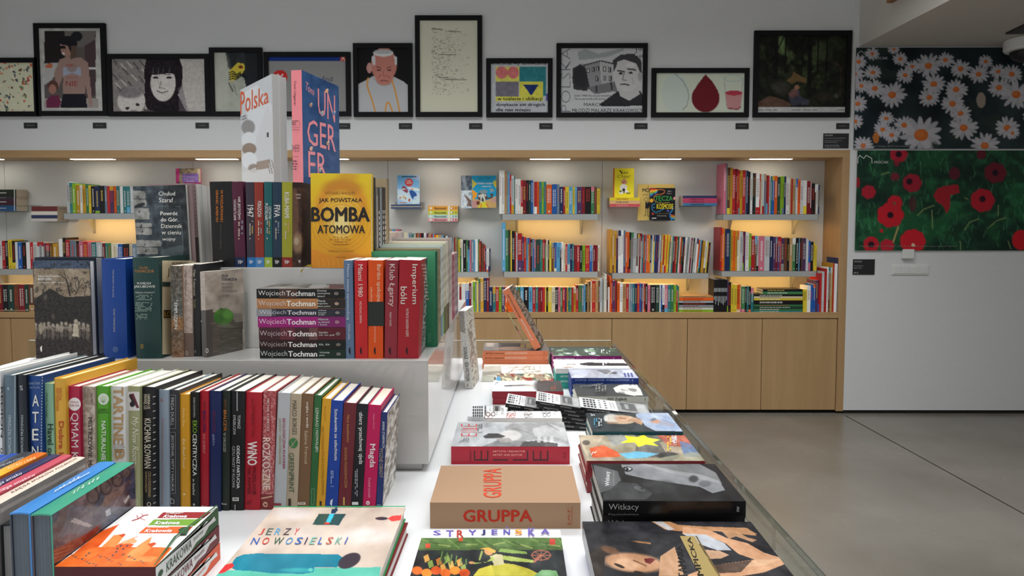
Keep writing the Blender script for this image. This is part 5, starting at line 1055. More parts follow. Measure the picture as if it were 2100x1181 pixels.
p.line([(1140, 705), (1190, 690), (1240, 660), (1275, 655)], 9, '8c1c24'); p.line([(1190, 690), (1180, 660)], 7, '8c1c24'); p.line([(1210, 685), (1250, 700)], 6, '8c1c24'); p.line([(1230, 662), (1222, 645)], 6, '8c1c24')
p.poly([(1408, 632), (1822, 630), (1755, 685), (1350, 683)], '8c1c20'); p.poly([(1328, 694), (1745, 690), (1680, 748), (1272, 746)], '6c9830'); p.poly([(1258, 758), (1665, 756), (1600, 815), (1190, 815)], 'e05c20')
for s, q in (('Krakowa', [(1420, 655), (1622, 655), (1605, 680), (1400, 680)]), ('Krakowa', [(1345, 712), (1560, 712), (1540, 740), (1325, 740)]), ('Krakowie', [(1258, 784), (1492, 782), (1475, 810), (1240, 810)])): F1.text(s, 0, 0, 1, 1, 'f8f4f0', '', .035, .2, quad=q)
for s, q in (('Przewodnik', [(1440, 637), (1586, 637), (1580, 646), (1434, 646)]), ('po zabytkach', [(1435, 648), (1560, 648), (1554, 656), (1428, 656)]), ('Sekrety', [(1370, 699), (1452, 699), (1446, 709), (1362, 709)]), ('Ilustrowany', [(1290, 762), (1425, 762), (1418, 771), (1282, 771)]), ('przewodnik po', [(1278, 774), (1455, 774), (1448, 783), (1270, 783)]), ('Michał Rożek', [(1486, 604), (1690, 604), (1686, 616), (1480, 616)])):
    F1.text(s, 0, 0, 1, 1, 'b08a88' if 'Rozek' in s else 'f8ece4', '', .01, .1, quad=q)
F2 = Face(t, (HX, y0, hb), (0, y1 - y0, 0), (0, 0, -hb), (1, 0, 0), Mb, 0, SATIN, 1.1)
for i, (c, dk) in enumerate((('2f5a34', '26482c'), ('6c1a20', '5c141a'), ('d85020', 'c04418'))):
    a, b = i / 3 + .004, (i + 1) / 3 - .004
    F2.ru(0, a, 1, b, c)
    o = F2.off(); pts = [(0, a + .01), (.60, a + .03), (.66, a + .02), (.70, a + .08), (.78, a + .05), (.84, a + .12), (.92, a + .10), (.95, a + .2), (.82, a + .18), (.74, a + .26), (.6, a + .25), (.5, b - .01), (0, b - .01)]
    for j in range(len(pts) - 2): F2.mb.poly([F2.at(*pts[0], o), F2.at(*pts[j + 1], o), F2.at(*pts[j + 2], o)], lin('e8eaea', 1.05))
    F2.text(['KRAKOWA', 'KRAKOWA', 'KRAKOWIE'][i], .14, a + .09, .52, a + .25, ['3c5840', '6c2028', 'b84420'][i], '', .02, .1, raw=True)
    F2.text(['Sekrety', 'Przewodnik', 'przewodnik'][i], .55, a + .12, .72, a + .2, ['3c5840', '6c2028', 'b84420'][i], '', .0, .1, raw=True)
    o = F2.off(); F2.mb.poly([F2.at(.06 + .035 * math.cos(q * .6), (a + b) / 2 + .05 * math.sin(q * .6), o) for q in range(10)], lin('2c5034' if i == 0 else '8c3030'))
F1.poly([(1535, 800), (1570, 780), (1640, 770), (1610, 835), (1560, 838)], '26482c')
F1.poly([(1880, 588), (1640, 770), (1520, 862), (1330, 1112), (1322, 1112), (1500, 860), (1630, 762), (1862, 588)], '2f5a34')
# ---------------------------------------------------------------- large paintings book lying flat at the front
G5 = 'flat books along the front of the table'
cr(430, 1000, 4.468)
B = LB(-.470, -.2145, 1.062, 1.385, ZT, .0245, '7c1c20', 'dark red flat book mostly hidden under the beige painting cover', yaw=-.02, group=G5, pg='e8e4e0')
B = book(MT(-.474, 1.06, EYE - .585), (.2595, .333, .025), 'z', '-x', 'c4b4a4', 'large beige cover with teal painted figure and multicoloured capitals', group=G5, mat=GLOSS, pg='ece8e0', bk='208c4c', gain=1.1)
f = face(B, 'top'); p = f.pic(1.2, 'c6b6a8', 330)
p.noise(.05, 4, 3); p.ell(760, 240, 160, 55, 'd4cccc', .7, 0, .8); p.ell(1450, 440, 260, 70, 'dcd4d0', .7, 0, .8); p.ell(900, 400, 160, 60, 'd4cac4', .6, 0, .8); p.ell(400, 540, 200, 40, 'd4cac6', .5, 0, .9)
p.poly([(60, 760), (230, 757), (960, 735), (1570, 728), (1540, 900), (0, 900)], '5cb8a4')
p.poly([(205, 690), (240, 640), (310, 612), (420, 603), (900, 606), (1180, 612), (1218, 640), (1205, 715), (1150, 733), (960, 728), (950, 775), (860, 790), (560, 785), (400, 765), (240, 757), (205, 740)], '1c7c94')
p.ell(800, 755, 150, 20, '38a4a8', .8, 0, .6); p.ell(925, 753, 20, 16, '70ccb8', .8, 0, .5); p.noise(.04, 8, 9)
p.poly([(80, 760), (120, 712), (210, 690), (225, 720), (130, 780), (85, 790)], 'cc3434'); p.ell(1280, 670, 110, 62, '3a343c', 1, -.45, .12)
p.poly([(1000, 240), (1248, 242), (1185, 345), (940, 340)], '2c4a48'); p.poly([(1100, 240), (1145, 240), (1105, 318), (1065, 316)], '3cb8d0'); p.poly([(1058, 317), (1098, 318), (1094, 334), (1050, 334)], 'c83c34')
p.poly([(1110, 236), (1118, 196), (1150, 192), (1148, 184), (1172, 180), (1165, 195), (1180, 200), (1170, 212), (1148, 238)], '24384c')
p.ell(1575, 283, 58, 15, '3c343c', 1, 0, .15); p.poly([(1630, 283), (1670, 258), (1758, 252), (1750, 298), (1670, 310)], 'd83c38'); p.line([(500, 185), (30, 820)], 5, 'a89888', .5); f.poly([(588, 172), (1793, 169), (1793, 177), (586, 180)], '2c9c5c')
NC = ['b8443c', '3c5c58', '4c98c0', '4c3c48', 'c84038']
def lets(word, x, y0, y1, w, gap, cols, sh=52):
    for i, ch in enumerate(word):
        xx = x + i * gap; ww = w * (.3 if ch == 'I' else 1) ; f.text(ch, 0, 0, 1, 1, cols[i % len(cols)], '', .0, quad=[(xx + sh, y0), (xx + sh + ww, y0), (xx + ww, y1), (xx, y1)])
for ch, x, w, c in (('J', 442, 38, NC[0]), ('E', 510, 50, NC[1]), ('R', 588, 50, NC[2]), ('Z', 668, 56, NC[3]), ('Y', 762, 36, NC[4])): f.text(ch, 0, 0, 1, 1, c, '', .0, quad=[(x + 30, 376), (x + 30 + w, 376), (x + w, 436), (x, 436)])
for ch, x, w, c in (('N', 372, 62, '2c5cb0'), ('O', 470, 60, 'c8443c'), ('W', 572, 84, '2c5c4c'), ('O', 685, 60, '4c90c8'), ('S', 776, 56, '2c64b8'), ('I', 864, 10, '3c3860'), ('E', 910, 48, '7cb8b0'), ('L', 988, 38, '2c64c0'), ('S', 1060, 52, 'b85040'), ('K', 1146, 48, '6cac9c'), ('I', 1232, 10, '4c64b0')): f.text(ch, 0, 0, 1, 1, c, '', .0, quad=[(x + 30, 462), (x + 30 + w, 462), (x + w, 525), (x, 525)])
# ---------------------------------------------------------------- left column of flat catalogues on the right half of the table
G6 = 'flat catalogues in the left column'
cr(820, 830, 3.088)
def stackof(n, x0, x1, yf, yb, ztop, cols, labels, group, jit=.002, **k):
    """n equal catalogues lying flat, the top one last in the list"""
    th = (ztop - ZT) / n; out = []
    R = random.Random(n * 31 + int(yf * 100))
    for i in range(n):
        top = i == n - 1; j = 0 if top else R.uniform(-jit, jit)
        out.append(LB(x0 + j, x1 + j, yf + (0 if top else abs(j)), yb, ZT + th * i, th - .0004, cols[i % len(cols)], labels[i], group=group, **k))
    return out
# painted woman cover (front)
B = book(MT(-.1715, 1.0, ZT, cap=.58), (.258, .337, .03), 'z', '-x', 'e8e8ea', 'flat cover with folk painting under a white band of violet letters', group=G6, mat=GLOSS, pg='f0eeea', gain=1.1)
f = face(B, 'top'); p = f.pic(1.1, '24282a', 340)
p.rect(0, 840, 1200, 920, '4c6434', .9); p.noise(.5, 9, 4, '3c5030', .8); p.poly([(120, 842), (1030, 842), (1030, 890), (120, 910)], '55703c', .8)
for k in range(16): p.line([(130 + k * 58, 850 + (k % 3) * 18), (200 + k * 58, 872 + (k % 4) * 12)], 9, ['6c8848', '3c4c2c', '8c9858'][k % 3], .8)
p.rect(0, 780, 1200, 842, 'eceef2'); p.rect(163, 880, 192, 906, 'c84830'); p.rect(372, 842, 397, 864, 'c84830'); p.rect(948, 850, 984, 886, 'b03c34')
p.poly([(540, 1084), (560, 1030), (620, 1000), (720, 1010), (820, 1040), (900, 1084)], 'b0a83c'); p.poly([(465, 1084), (500, 1040), (580, 1015), (600, 1084)], 'c4b848'); p.poly([(850, 1084), (900, 1045), (990, 1050), (1005, 1084)], '6c9868')
p.poly([(570, 960), (610, 945), (650, 950), (660, 1010), (600, 1020)], 'b8b088'); p.poly([(545, 1000), (590, 960), (600, 985), (470, 1010), (460, 998)], '9cac58'); p.poly([(650, 955), (700, 960), (850, 985), (840, 1000), (700, 990), (655, 980)], '9cac58')
p.ell(562, 930, 28, 22, 'c08858', 1, .4); p.poly([(508, 912), (560, 902), (610, 925), (600, 940), (540, 918)], 'd89c48'); p.poly([(640, 910), (800, 930), (808, 945), (700, 940), (620, 930)], '7c9850'); p.line([(505, 980), (520, 930)], 12, '8c9850'); p.ell(455, 1000, 18, 8, 'c08c60')
for k in range(10): p.poly([(150 + k * 26, 960 + (k * 37) % 90), (178 + k * 26, 945 + (k * 37) % 90), (190 + k * 26, 985 + (k * 37) % 90), (160 + k * 26, 1000 + (k * 37) % 90)], ['d8a050', '8ca050', 'e0b868', 'c87838'][k % 4], .9)
for k in range(6): p.ell(110 + k * 60, 1050 + (k % 2) * 15, 34, 26, ['d86828', 'e08830', 'c85020'][k % 3], .95); p.line([(270 + k * 30, 930 + k * 10), (250 + k * 34, 1010)], 8, '5c7c44')
for k in range(8): a = k * math.pi / 4; p.line([(895, 953), (895 + 62 * math.cos(a), 953 + 32 * math.sin(a))], 6, '8c5444'); p.line([(895 + 62 * math.cos(a), 953 + 32 * math.sin(a)), (895 + 62 * math.cos(a + .785), 953 + 32 * math.sin(a + .785))], 7, '8c5444')
p.line([(895, 955), (850, 995)], 14, '9c5c48'); p.noise(.06, 14, 7, octv=3)
for ch, x0, x1, y0, y1, c in (('S', 210, 262, 797, 828, '6c5cac'), ('T', 292, 342, 797, 838, '6c5cac'), ('R', 360, 404, 797, 842, 'a83c34'), ('Y', 434, 486, 797, 828, '6c5cac'), ('J', 512, 542, 797, 830, '3c3c6c'), ('E', 580, 620, 797, 828, '6458a8'), ('N', 656, 698, 797, 828, '5c54a8'), ('S', 728, 776, 797, 830, 'e09438'), ('K', 812, 856, 790, 840, '6c5cac'), ('A', 890, 950, 797, 830, '6c5cac')):
    f.text(ch, x0, y0, x1, y1, c, '', .035)
f.rect(668, 788, 688, 793, '5c54a8')
# cardboard-coloured GRUPPA box
B = LB(-.1685, .132, 1.408, 1.622, ZT, .053, 'a4856a', 'cardboard-brown slipcase with large red block capitals on lid and front', group=G6, mat=MATTE, pg='a4856a', bt=.003, ov=.0, gain=1.05)
f = face(B, 'top'); f.text('GRUPPA', 528, 404, 644, 590, 'c8442c', 'u', .012)
f = face(B, 'front'); f.text('GRUPPA', 400, 664, 840, 741, 'b8301c', '', .03); f.rect(1088, 644, 1091, 755, 'b05438').text('JAF', 1062, 650, 1084, 768, 'b05438', 'u', -.01)
# red spine book with black-and-white portrait
z1 = EYE - .564
B = LB(-.160, .140, 1.783, 2.0, ZT + .0, z1 - ZT, 'ac1630', 'thick red-spined catalogue with a grey photo of a bowed man', group=G6, mat=GLOSS, gain=1.1, hard=False)
f = face(B, 'front'); 
for ch, x0, x1 in (('E', 470, 560), ('I', 590, 686), ('L', 716, 812), ('E', 842, 940)):
    yb0, yt0 = 352, 290
    if ch == 'I': f.rect(x0, yb0 - 7, x1, yb0, '2c0c14')
    elif ch == 'L': f.rect(x0, yb0 - 7, x1, yb0, '2c0c14').rect(x1 - 7, yt0, x1, yb0, '2c0c14')
    else:
        f.rect(x0, yb0 - 7, x1, yb0, '2c0c14')
        for q in (x0, (x0 + x1) / 2 - 3, x1 - 7): f.rect(q, yt0, q + 7, yb0, '2c0c14')
f.text('ARTYSTA I REDAKTOR', 588, 287, 794, 299, 'e8a8a0', '', .012).text('ARTIST AND EDITOR', 588, 309, 776, 321, 'e8a8a0', '', .012).text('MARIAN', 442, 290, 452, 355, '2c0c14', 'u').text('M', 1036, 306, 1050, 338, '7c1424', 'u')
f = face(B, 'top'); p = f.pic(1.0, 'b4b8bc', 300); p.noise(.04, 4, 3); p.poly([(520, 265), (640, 215), (800, 230), (900, 265)], '6c6e70', .8)
p.poly([(670, 190), (665, 140), (720, 118), (860, 112), (1040, 112), (1075, 190), (1070, 250), (900, 220), (760, 230), (700, 215)], '9a9c9e'); p.poly([(840, 150), (960, 120), (1050, 150), (1060, 230), (960, 200), (850, 200)], 'b8babc', .8); p.ell(700, 195, 70, 34, 'ccccca', 1, 0, .2)
p.poly([(525, 200), (560, 182), (620, 180), (670, 200), (640, 212), (540, 212)], '3c3c40'); p.poly([(600, 210), (690, 208), (720, 235), (640, 240)], '9c9a98'); p.poly([(760, 265), (780, 235), (880, 225), (1000, 245), (1000, 265)], '3c3c3e', .9)
for x in (870, 910, 950): p.rect(x, 200, x + 22, 240, 'd0d0d0', .7)
p.line([(930, 120), (1010, 165)], 4, '7c7e80'); p.line([(730, 150), (850, 190)], 4, '7c7e80'); p.noise(.05, 20, 8, octv=2)
f.text('EILE', 388, 122, 488, 200, 'c83030', 'u', -.02).rect(398, 150, 478, 154, 'c83030').greek(490, 126, 524, 180, '4c4c50', 'u', 3, 3).line([(374, 248), (386, 232), (400, 236), (404, 222)], 2.5, '3c3c40').greek(405, 215, 440, 240, '6c6c70', 'u', 3, 4)
# white cover with spectacles
B = LB(-.083, .136, 2.012, 2.085, ZT, .055, 'f0f0ee', 'white cover patterned with thin spectacles, behind the red-spined catalogue', group=G6, hard=False, gain=1.1)
f = face(B, 'top')
for i, (x, y, w) in enumerate(((575, 62, 34), (706, 68, 34), (808, 70, 28), (925, 64, 30), (560, 104, 30), (700, 106, 30), (815, 108, 30), (930, 108, 28))):
    for s in (-1, 1):
        pts = [(x + s * w * .45 + w * .38 * math.cos(a), y + 12 * math.sin(a)) for a in [k * math.pi / 5 for k in range(11)]]; f.line(pts, 3, ['5c3028', 'a84838', '5c5048', '2c2c30'][i % 4])
    f.line([(x - w * .8, y - 12), (x - w * .5, y - 16)], 3, '3c3430').line([(x + w * .8, y - 12), (x + w * .5, y - 16)], 3, '3c3430')
f.text('KOLEKCJA', 606, 64, 624, 112, '2c2c2c', 'u', .01).text('OKULARY', 640, 64, 658, 112, '2c2c2c', 'u', .01).line([(975, 108), (985, 92), (1000, 96)], 3, '3c3c40')
# grey leaflet
cr(870, 580, 4.07)
B = LB(-.144, -.03, 2.174, 2.30, ZT, .014, 'd4d8da', 'small grey leaflet with black piano-key stripes, lying left of the spectacles', yaw=-.05, group=G6, hard=False)
def keys(f, x0, y0, x1, y1, sk=0, n=4, g='26262a'):
    for i in range(n):
        y = y0 + (y1 - y0) * i / n; h = (y1 - y0) / n * .62
        for k in range(5): f.poly([(x0 + k * 18 + sk * i, y + sk * .2 * k), (x0 + 12 + k * 18 + sk * i, y + sk * .2 * k), (x0 + 12 + k * 18 + sk * i, y + h + sk * .2 * k), (x0 + k * 18 + sk * i, y + h + sk * .2 * k)], g)
f = face(B, 'top'); keys(f, 405, 1030, 480, 1132); f.greek(500, 1030, 522, 1120, '3c3c40', 'd', 1, 3).greek(545, 1045, 556, 1085, '6c6c70', 'd', 1, 5).rect(575, 1030, 636, 1120, '8c8c8a').rect(590, 1040, 620, 1100, '4c4c4c')
# three slumped piles of small black-spined booklets
G7 = 'slumped piles of small booklets'
def pile(px, py, n, nm, ln, dep=.12, yaw=-.05, lean=.15, Y=2.085, dx=.006, dy=.005):
    P = atY(px, py, Y); th = (P.z - ZT - ln * math.sin(lean) * .55) / n
    for i in range(n):
        k = n - 1 - i; le = lean * (1 - .5 * k / n)
        lab = '%s booklet from the top of the %s slumped pile, black spine' % (ordn(k), nm)
        B = book(Mloc(P.x + dx * k, Y - dy * k, P.z - th * (k + 1), yaw, le), (ln, dep, th - .0008), 'z', '-y', '17171a', lab, hard=False, group=G7, pg='d8d6d0', mat=SATIN)
        f = face(B, 'front')
        f.text('SCHINDLERS FACTORY THEN', .10, .35, .42, .66, 'c8c8c8', '', .0, raw=True).text('PHOTOGRAPHS', .55, .35, .8, .66, 'c8c8c8', '', .0, raw=True)
        if k == 0:
            f = face(B, 'top'); p = f.pic(1.2, 'd8dadb'); f.ru
            UU, VV = p.UU, p.VV
            def ur(a, b, c, d, col, al=1): p.mix(((UU >= a) & (UU <= c) & (VV >= b) & (VV <= d)).astype(float), col, al)
            for r in range(4): 
                for q in range(4): ur(.05 + q * .05, .08 + r * .22, .085 + q * .05, .24 + r * .22, '303034')
                ur(.27, .1 + r * .22, .31, .2 + r * .22, '5c5c60'); ur(.36, .08 + r * .22, .39, .22 + r * .22, '404044')
            ur(.54, 0, 1, 1, '8c8e8e'); ur(.6, .1, .82, .8, '4c4e50', .8); ur(.66, .2, .72, .7, 'a8aaaa', .7); ur(.84, .1, .97, .9, 'b0b2b2', .8); ur(0, .0, .008, 1, 'f0f0f0'); p.noise(.04, 20, 2, octv=2)
            for q in range(2): ur(.44 + q * .045, .15, .465 + q * .045, .8, '8c8c90', .6)
pile(1036, 826, 5, 'leftmost', .105)
pile(1098, 821, 6, 'middle', .135, dx=.011, dy=.007)
pile(1190, 834, 4, 'rightmost', .21, lean=.10, Y=2.09, dx=.0, dy=.002)
# white/red-spined catalogue pair, sketch catalogue, salmon stack
cr(870, 580, 4.07)
for i in range(2):
    z0 = ZT + .0228 * i
    B = LB(-.075 + .002 * (1 - i), .165, 2.371, 2.53, z0, .0222, '84202c', ['dark-red-spined catalogue lying lowest, left of the booklets', 'white and charcoal cover with ink smudge, above the dark-red-spined pair'][i], group=G6, hard=False, gain=1.1)
f = face(B, 'top'); p = f.pic(1.0, 'd0d4d8'); p.poly([(950, 800), (1060, 812), (1140, 815), (1170, 910), (940, 910)], '403c3c'); p.ell(985, 860, 70, 50, '484444', .9, 0, .5); p.ell(990, 805, 24, 18, '3c3c3c', .9, 0, .5)
p.ell(790, 856, 110, 6, '5c564e', .9, -.02, .4); p.ell(700, 860, 34, 5, '3c342c', .9); p.ell(880, 858, 44, 7, 'a8a090', .9); p.noise(.04, 5, 3)
f.text('ANNA', 1056, 866, 1074, 890, 'b86048', 'u').text('KRAKOW', 1082, 856, 1098, 890, 'b86048', 'u').line([(592, 850), (602, 832), (614, 836), (618, 826)], 3, '5c5c60')
B = LB(-.068, .14, 2.535, 2.66, ZT, .043, 'd8d0c4', 'catalogue with a colourful striped street scene, letter B at its corner', group=G6, hard=False)
f = face(B, 'top'); p = f.pic(1.0, '8c7c6c'); p.noise(.9, 16, 5, 'e0d8b0', .2); p.noise(.9, 12, 9, '3c5c50', .6); p.noise(.9, 9, 2, '8c2c24', .9); p.rect(560, 770, 604, 820, 'e4e4e0'); p.rect(604, 785, 635, 830, '4c9cc8', .9); f.text('B', 584, 788, 602, 810, '1c1c1c', '', .02)
B = LB(-.125, .148, 2.71, 2.925, ZT, .0245, 'd8d8ca', 'cream catalogue with a loose pencil figure sketch on its cover', group=G6, hard=False, gain=1.1)
f = face(B, 'top'); p = f.pic(1.0, 'd4d2c4'); p.poly([(486, 700), (640, 690), (650, 760), (484, 772)], '8c8a80', .6); p.poly([(486, 740), (640, 735), (650, 772), (484, 774)], '5c5c54', .5); p.noise(.04, 9, 3)
for pts in ([(660, 765), (760, 725), (880, 720), (980, 735), (900, 745)], [(780, 690), (740, 720), (700, 760)], [(800, 765), (900, 742), (960, 745)], [(860, 690), (820, 720), (860, 760)], [(965, 688), (966, 724)], [(700, 710), (900, 700)]): p.line(pts, 5, '6c6258', .8)
p.line([(840, 765), (900, 760)], 9, 'a87060', .7); f.text('BRUNO', 872, 692, 884, 725, '4c4c48', 'u').text('SCHULZ', 908, 692, 920, 725, '4c4c48', 'u').text('nr', 1005, 745, 1025, 764, '6c8068')
SALM = 'd8805c'
zz = [.0, .021, .0405, .0595]; G8 = 'salmon-spined artist catalogues'
ztop8 = EYE - .533
for i in range(4):
    z1 = ztop8 - .0195 * (3 - i); z0 = z1 - .0190
    if i == 0: z0 = ZT
    B = LB(-.134 + .002 * (i % 2), .139 + .002 * (i % 2), 2.945 + .001 * (i % 2), 3.145, z0, z1 - z0, SALM, 'salmon-spined flat catalogue, %s, at the far end of the table' % ['bottom of its stack', 'third from top', 'second from top', 'top of its stack'][i], group=G8, hard=False, gain=1.05, pg='e8dccc')
    f = face(B, 'front')
    if i > 1: f.text('ARTYŚCI Z KRAKOWA', .04, .3, .33, .72, '4c2820', '', .01, raw=True).text('ARTISTS FROM KRAKOW', .345, .3, .68, .72, 'f0d4c4', '', .01, raw=True).text('(', .93, .25, .95, .8, 'b86848', raw=True)
f = face(B, 'top'); p = f.pic(1.2, '5c5450'); p.noise(.5, 7, 3, '3c3634', .3); p.rect(490, 495, 620, 565, '8c8480', .7); p.rect(520, 500, 580, 535, 'b8a898', .6); p.ell(760, 548, 160, 14, 'b8907c', .7, 0, .5); p.rect(640, 500, 860, 530, '3c3432', .7)
# leaning salmon book on the stack with its clear stand
P = atY(1097, 719, 2.95); P.z = ztop8 + .0005; Q = atY(1031, 597, 2.95)
ln = math.atan2(Q.x - P.x, Q.z - P.z); L8 = math.hypot(Q.x - P.x, Q.z - P.z)
B = book(Mloc(P.x - .002, 2.935, P.z, -.10, ln), (.031, .19, L8), 'x', '-y', SALM, 'salmon-spined catalogue leaning steeply on top of the salmon stack', group=G8, hard=False, gain=1.1, bk='54463c', pg='e8e2d8')
f = face(B, 'front'); f.text('ARTYŚCI Z KRAKOWA', .30, .08, .58, .48, '5c2c20', 'd', .01, raw=True).text('ARTISTS FROM KRAKOW', .30, .5, .56, .86, 'f4dccc', 'd', .01, raw=True)
f = face(B, 'right'); p = f.pic(1.4, '54483e'); p.noise(.2, 5, 2); p.noise(.8, 4, 7, '8c8070', .8)
t = empty('book_stand', (P.x, 2.995, ztop8), 'small clear acrylic stand propping up the leaning salmon catalogue', 'holder')
m = MB(); m.hexa([(-.06, -.02, .001), (.03, -.02, .001), (.03, .1, .001), (-.06, .1, .001), (-.06, -.02, .003), (.03, -.02, .003), (.03, .1, .003), (-.06, .1, .003)]); m.build('foot_plate', ACR, t)
m = MB(); w = math.tan(ln); 
m.hexa([(-.038, 0, .003), (-.036, 0, .003), (-.036, .08, .003), (-.038, .08, .003), (-.038 + w * .17, 0, .173), (-.036 + w * .17, 0, .173), (-.036 + w * .17, .08, .173), (-.038 + w * .17, .08, .173)]); m.build('back_plate', ACR, t)
# paperback leaning against the podium side
P = Vector((-.1815, fy(2.598, ZT), ZT)); ln = math.atan2(-.0235, .292)
B = book(Mloc(P.x, P.y, ZT, -.10, ln), (.0285, .16, .288), 'x', '-y', 'c8c4bc', 'white paperback leaning against the podium side, title down its spine', hard=False, group=G6, bulge=.001, pg='e4e2dc', gain=1.1)
f = face(B, 'front'); p = f.pic(1.0, 'd0cec8'); p.poly([(285, 200), (330, 200), (345, 420), (290, 400)], '7c746c', .6); p.noise(.05, 6, 2)
f.text('· SCHULZ · SEX-FICTION', .24, .44, .72, .90, '1c1c1c', 'd', .015, raw=True).text('(', .3, .93, .6, .97, '5c5c5c', raw=True)
f = face(B, 'right'); p = f.pic(1.2, 'c4bfb4'); p.noise(.9, 6, 4, '6c645c', .5); p.line([(340, 300), (400, 520), (380, 700)], 12, '8c7c70', .8); p.line([(380, 420), (430, 640)], 9, '8c7c70', .7); p.noise(.05, 20, 2)
# ---------------------------------------------------------------- right column of flat catalogues along the glass rim
G9 = 'flat catalogues along the glass rim'
# front painting book (generic stand-in figures)
cr(1180, 1050, 4.2)
for i in range(2):
    B = book(MT(.1245 + (.006 if i == 0 else 0), 1.03, ZT + .032 * i, cap=.546), (.3085 - (.006 if i == 0 else 0), .2655, .0315), 'z', '-x', ['5c5490', '1c1c20'][i], ['violet-edged book under the large dark painting cover', 'large dark cover with tan painted limbs and a gold title panel'][i], group=G9, mat=GLOSS, pg='f0eee8', gain=1.1)
cr(820, 830, 3.088); f = face(B, 'top'); p = f.pic(1.1, '26262a', 380)
p.poly([(1590, 737), (1700, 735), (1760, 760), (1900, 770), (2200, 780), (2260, 830), (2000, 800), (1760, 800), (1680, 790)], 'a87c58'); p.poly([(1595, 735), (1660, 735), (1740, 790), (1700, 795)], 'b0b4bc', .8)
p.poly([(1870, 820), (2100, 810), (2400, 900), (2500, 1084), (2150, 1084), (2000, 1000)], '8c6c50', .0)
p.ell(1480, 1000, 190, 60, 'b48868', 1, .1, .3); p.ell(1430, 1010, 90, 40, 'd0a888', .8, .1, .6); p.poly([(1650, 960), (1740, 900), (1800, 1084), (1640, 1084)], 'b48c6c'); p.poly([(1200, 930), (1290, 900), (1420, 920), (1300, 960), (1290, 1084), (1210, 1084)], '2a2420')
p.ell(1330, 920, 60, 22, '6c4a34', .8, .3, .5); p.ell(1390, 1020, 36, 9, '2c241f', .9, .4, .3); p.ell(1520, 1068, 40, 12, '2c241f', .9, .3, .3); p.poly([(1545, 975), (1590, 970), (1620, 980), (1585, 1010), (1555, 1000)], '6c2c28'); p.line([(1480, 985), (1560, 1020)], 9, '6c4834', .8)
p.line([(1450, 860), (1585, 878)], 10, 'b07c4c', .8); p.ell(1370, 840, 130, 50, '1c1c20', .9, 0, .4)
cr(1400, 900, 4.2)
p.poly([(0, 760), (100, 765), (240, 790), (370, 850), (560, 900), (700, 980), (860, 1030), (900, 1070), (700, 1150), (400, 1200), (-30, 1200), (250, 1090), (620, 1040), (480, 990), (370, 900), (200, 830), (0, 820)], 'c09270')
p.poly([(0, 815), (200, 825), (360, 900), (420, 960), (300, 960), (130, 900)], 'b8bcc4', .9); p.poly([(190, 955), (320, 965), (400, 1000), (330, 1030), (215, 1035)], 'b89478')
p.poly([(340, 800), (420, 770), (560, 850), (640, 870), (600, 890), (460, 840), (400, 860)], 'b08460', .9); p.poly([(460, 770), (560, 775), (640, 820), (600, 830)], 'b08460', .9); p.poly([(620, 1040), (860, 1035), (700, 1090), (500, 1110)], 'd4b090', .6)
p.poly([(250, 1090), (600, 1045), (500, 1150), (260, 1160)], '241f20', .7); p.noise(.05, 7, 3); p.noise(.03, 40, 5, octv=2)
f.poly([(0 - 25, 838), (100, 838), (310, 1184), (150, 1184)], 'a08c58'); f.poly([(108, 838), (122, 838), (326, 1184), (312, 1184)], '6c5a34')
f.text('TAMARA', 0, 0, 1, 1, '24201c', '', .0, quad=[(-35, 1090 + 110), (-50, 1050 - 130), (-12, 880 + 40), (50, 1200)])
f.text('LEMPICKA', 0, 0, 1, 1, '24201c', '', .02, quad=[(160, 1290), (32, 850), (68, 848), (220, 1290)])
# stacks along the rim: (x0, front Y, back Y, drop of the top, number, spine colours, labels)
def rim(x0, x1, yf, yb, drop, n, cols, labels, **k): return stackof(n, x0, x1, yf, yb, EYE - drop, cols, labels, G9, **k)
cr(820, 830, 3.088)
S = rim(.1645, .4295, 1.3124, 1.515, .515, 3, ['101012', '0e0e10', '101012'], ['lowest black hardback of the eye-cover stack', 'middle black hardback of the eye-cover stack', 'black glossy hardback with a close-up face, top of its stack'], mat=GLOSS, gain=1.0, pg='c8c8c4')
for B in S: f = face(B, 'front'); f.text('Witkacy', .04, .16, .25, .62, 'c4c4c2', '', -.005, raw=True).text('Psychoholizm', .04, .74, .25, .88, 'a0a0a0', '', -.01, raw=True).text('MW', .935, .3, .955, .62, 'd0d0d0', 'u', .02, raw=True)
f = face(B, 'top'); p = f.pic(1.0, '202022', 380)
p.poly([(1400, 380), (1560, 375), (1750, 420), (1900, 440), (2020, 480), (2060, 540), (1980, 560), (1900, 520), (1760, 500), (1560, 470), (1430, 440)], '84868a'); p.poly([(1540, 378), (1900, 376), (2000, 430), (2040, 500), (1900, 470), (1700, 430)], '9a9c9e', .7)
p.poly([(1225, 380), (1380, 420), (1400, 480), (1330, 540), (1260, 560)], '646668', .8); p.ell(1440, 408, 34, 16, '24262a'); p.ell(1446, 406, 20, 9, 'b4b6b8'); p.ell(1440, 408, 9, 9, '101012'); p.ell(1520, 532, 40, 13, 'a0a2a4', .9, .3); p.ell(1534, 530, 10, 8, '141416')
p.poly([(1290, 560), (1400, 490), (1500, 500), (1600, 560), (1560, 600), (1290, 600)], '4c4e50', .7); p.ell(1860, 470, 30, 22, '2c2c30', .8, 0, .5); p.ell(1930, 500, 40, 20, '54565a', .8, 0, .5); p.ell(1640, 520, 110, 40, '36383a', .7, 0, .6); p.noise(.05, 8, 4)
f.text('Witkacy', 1300, 424, 1336, 516, 'e8e8e8', 'u', .01).text('Psychoholizm', 1350, 420, 1360, 516, 'a8a8a8', 'u')
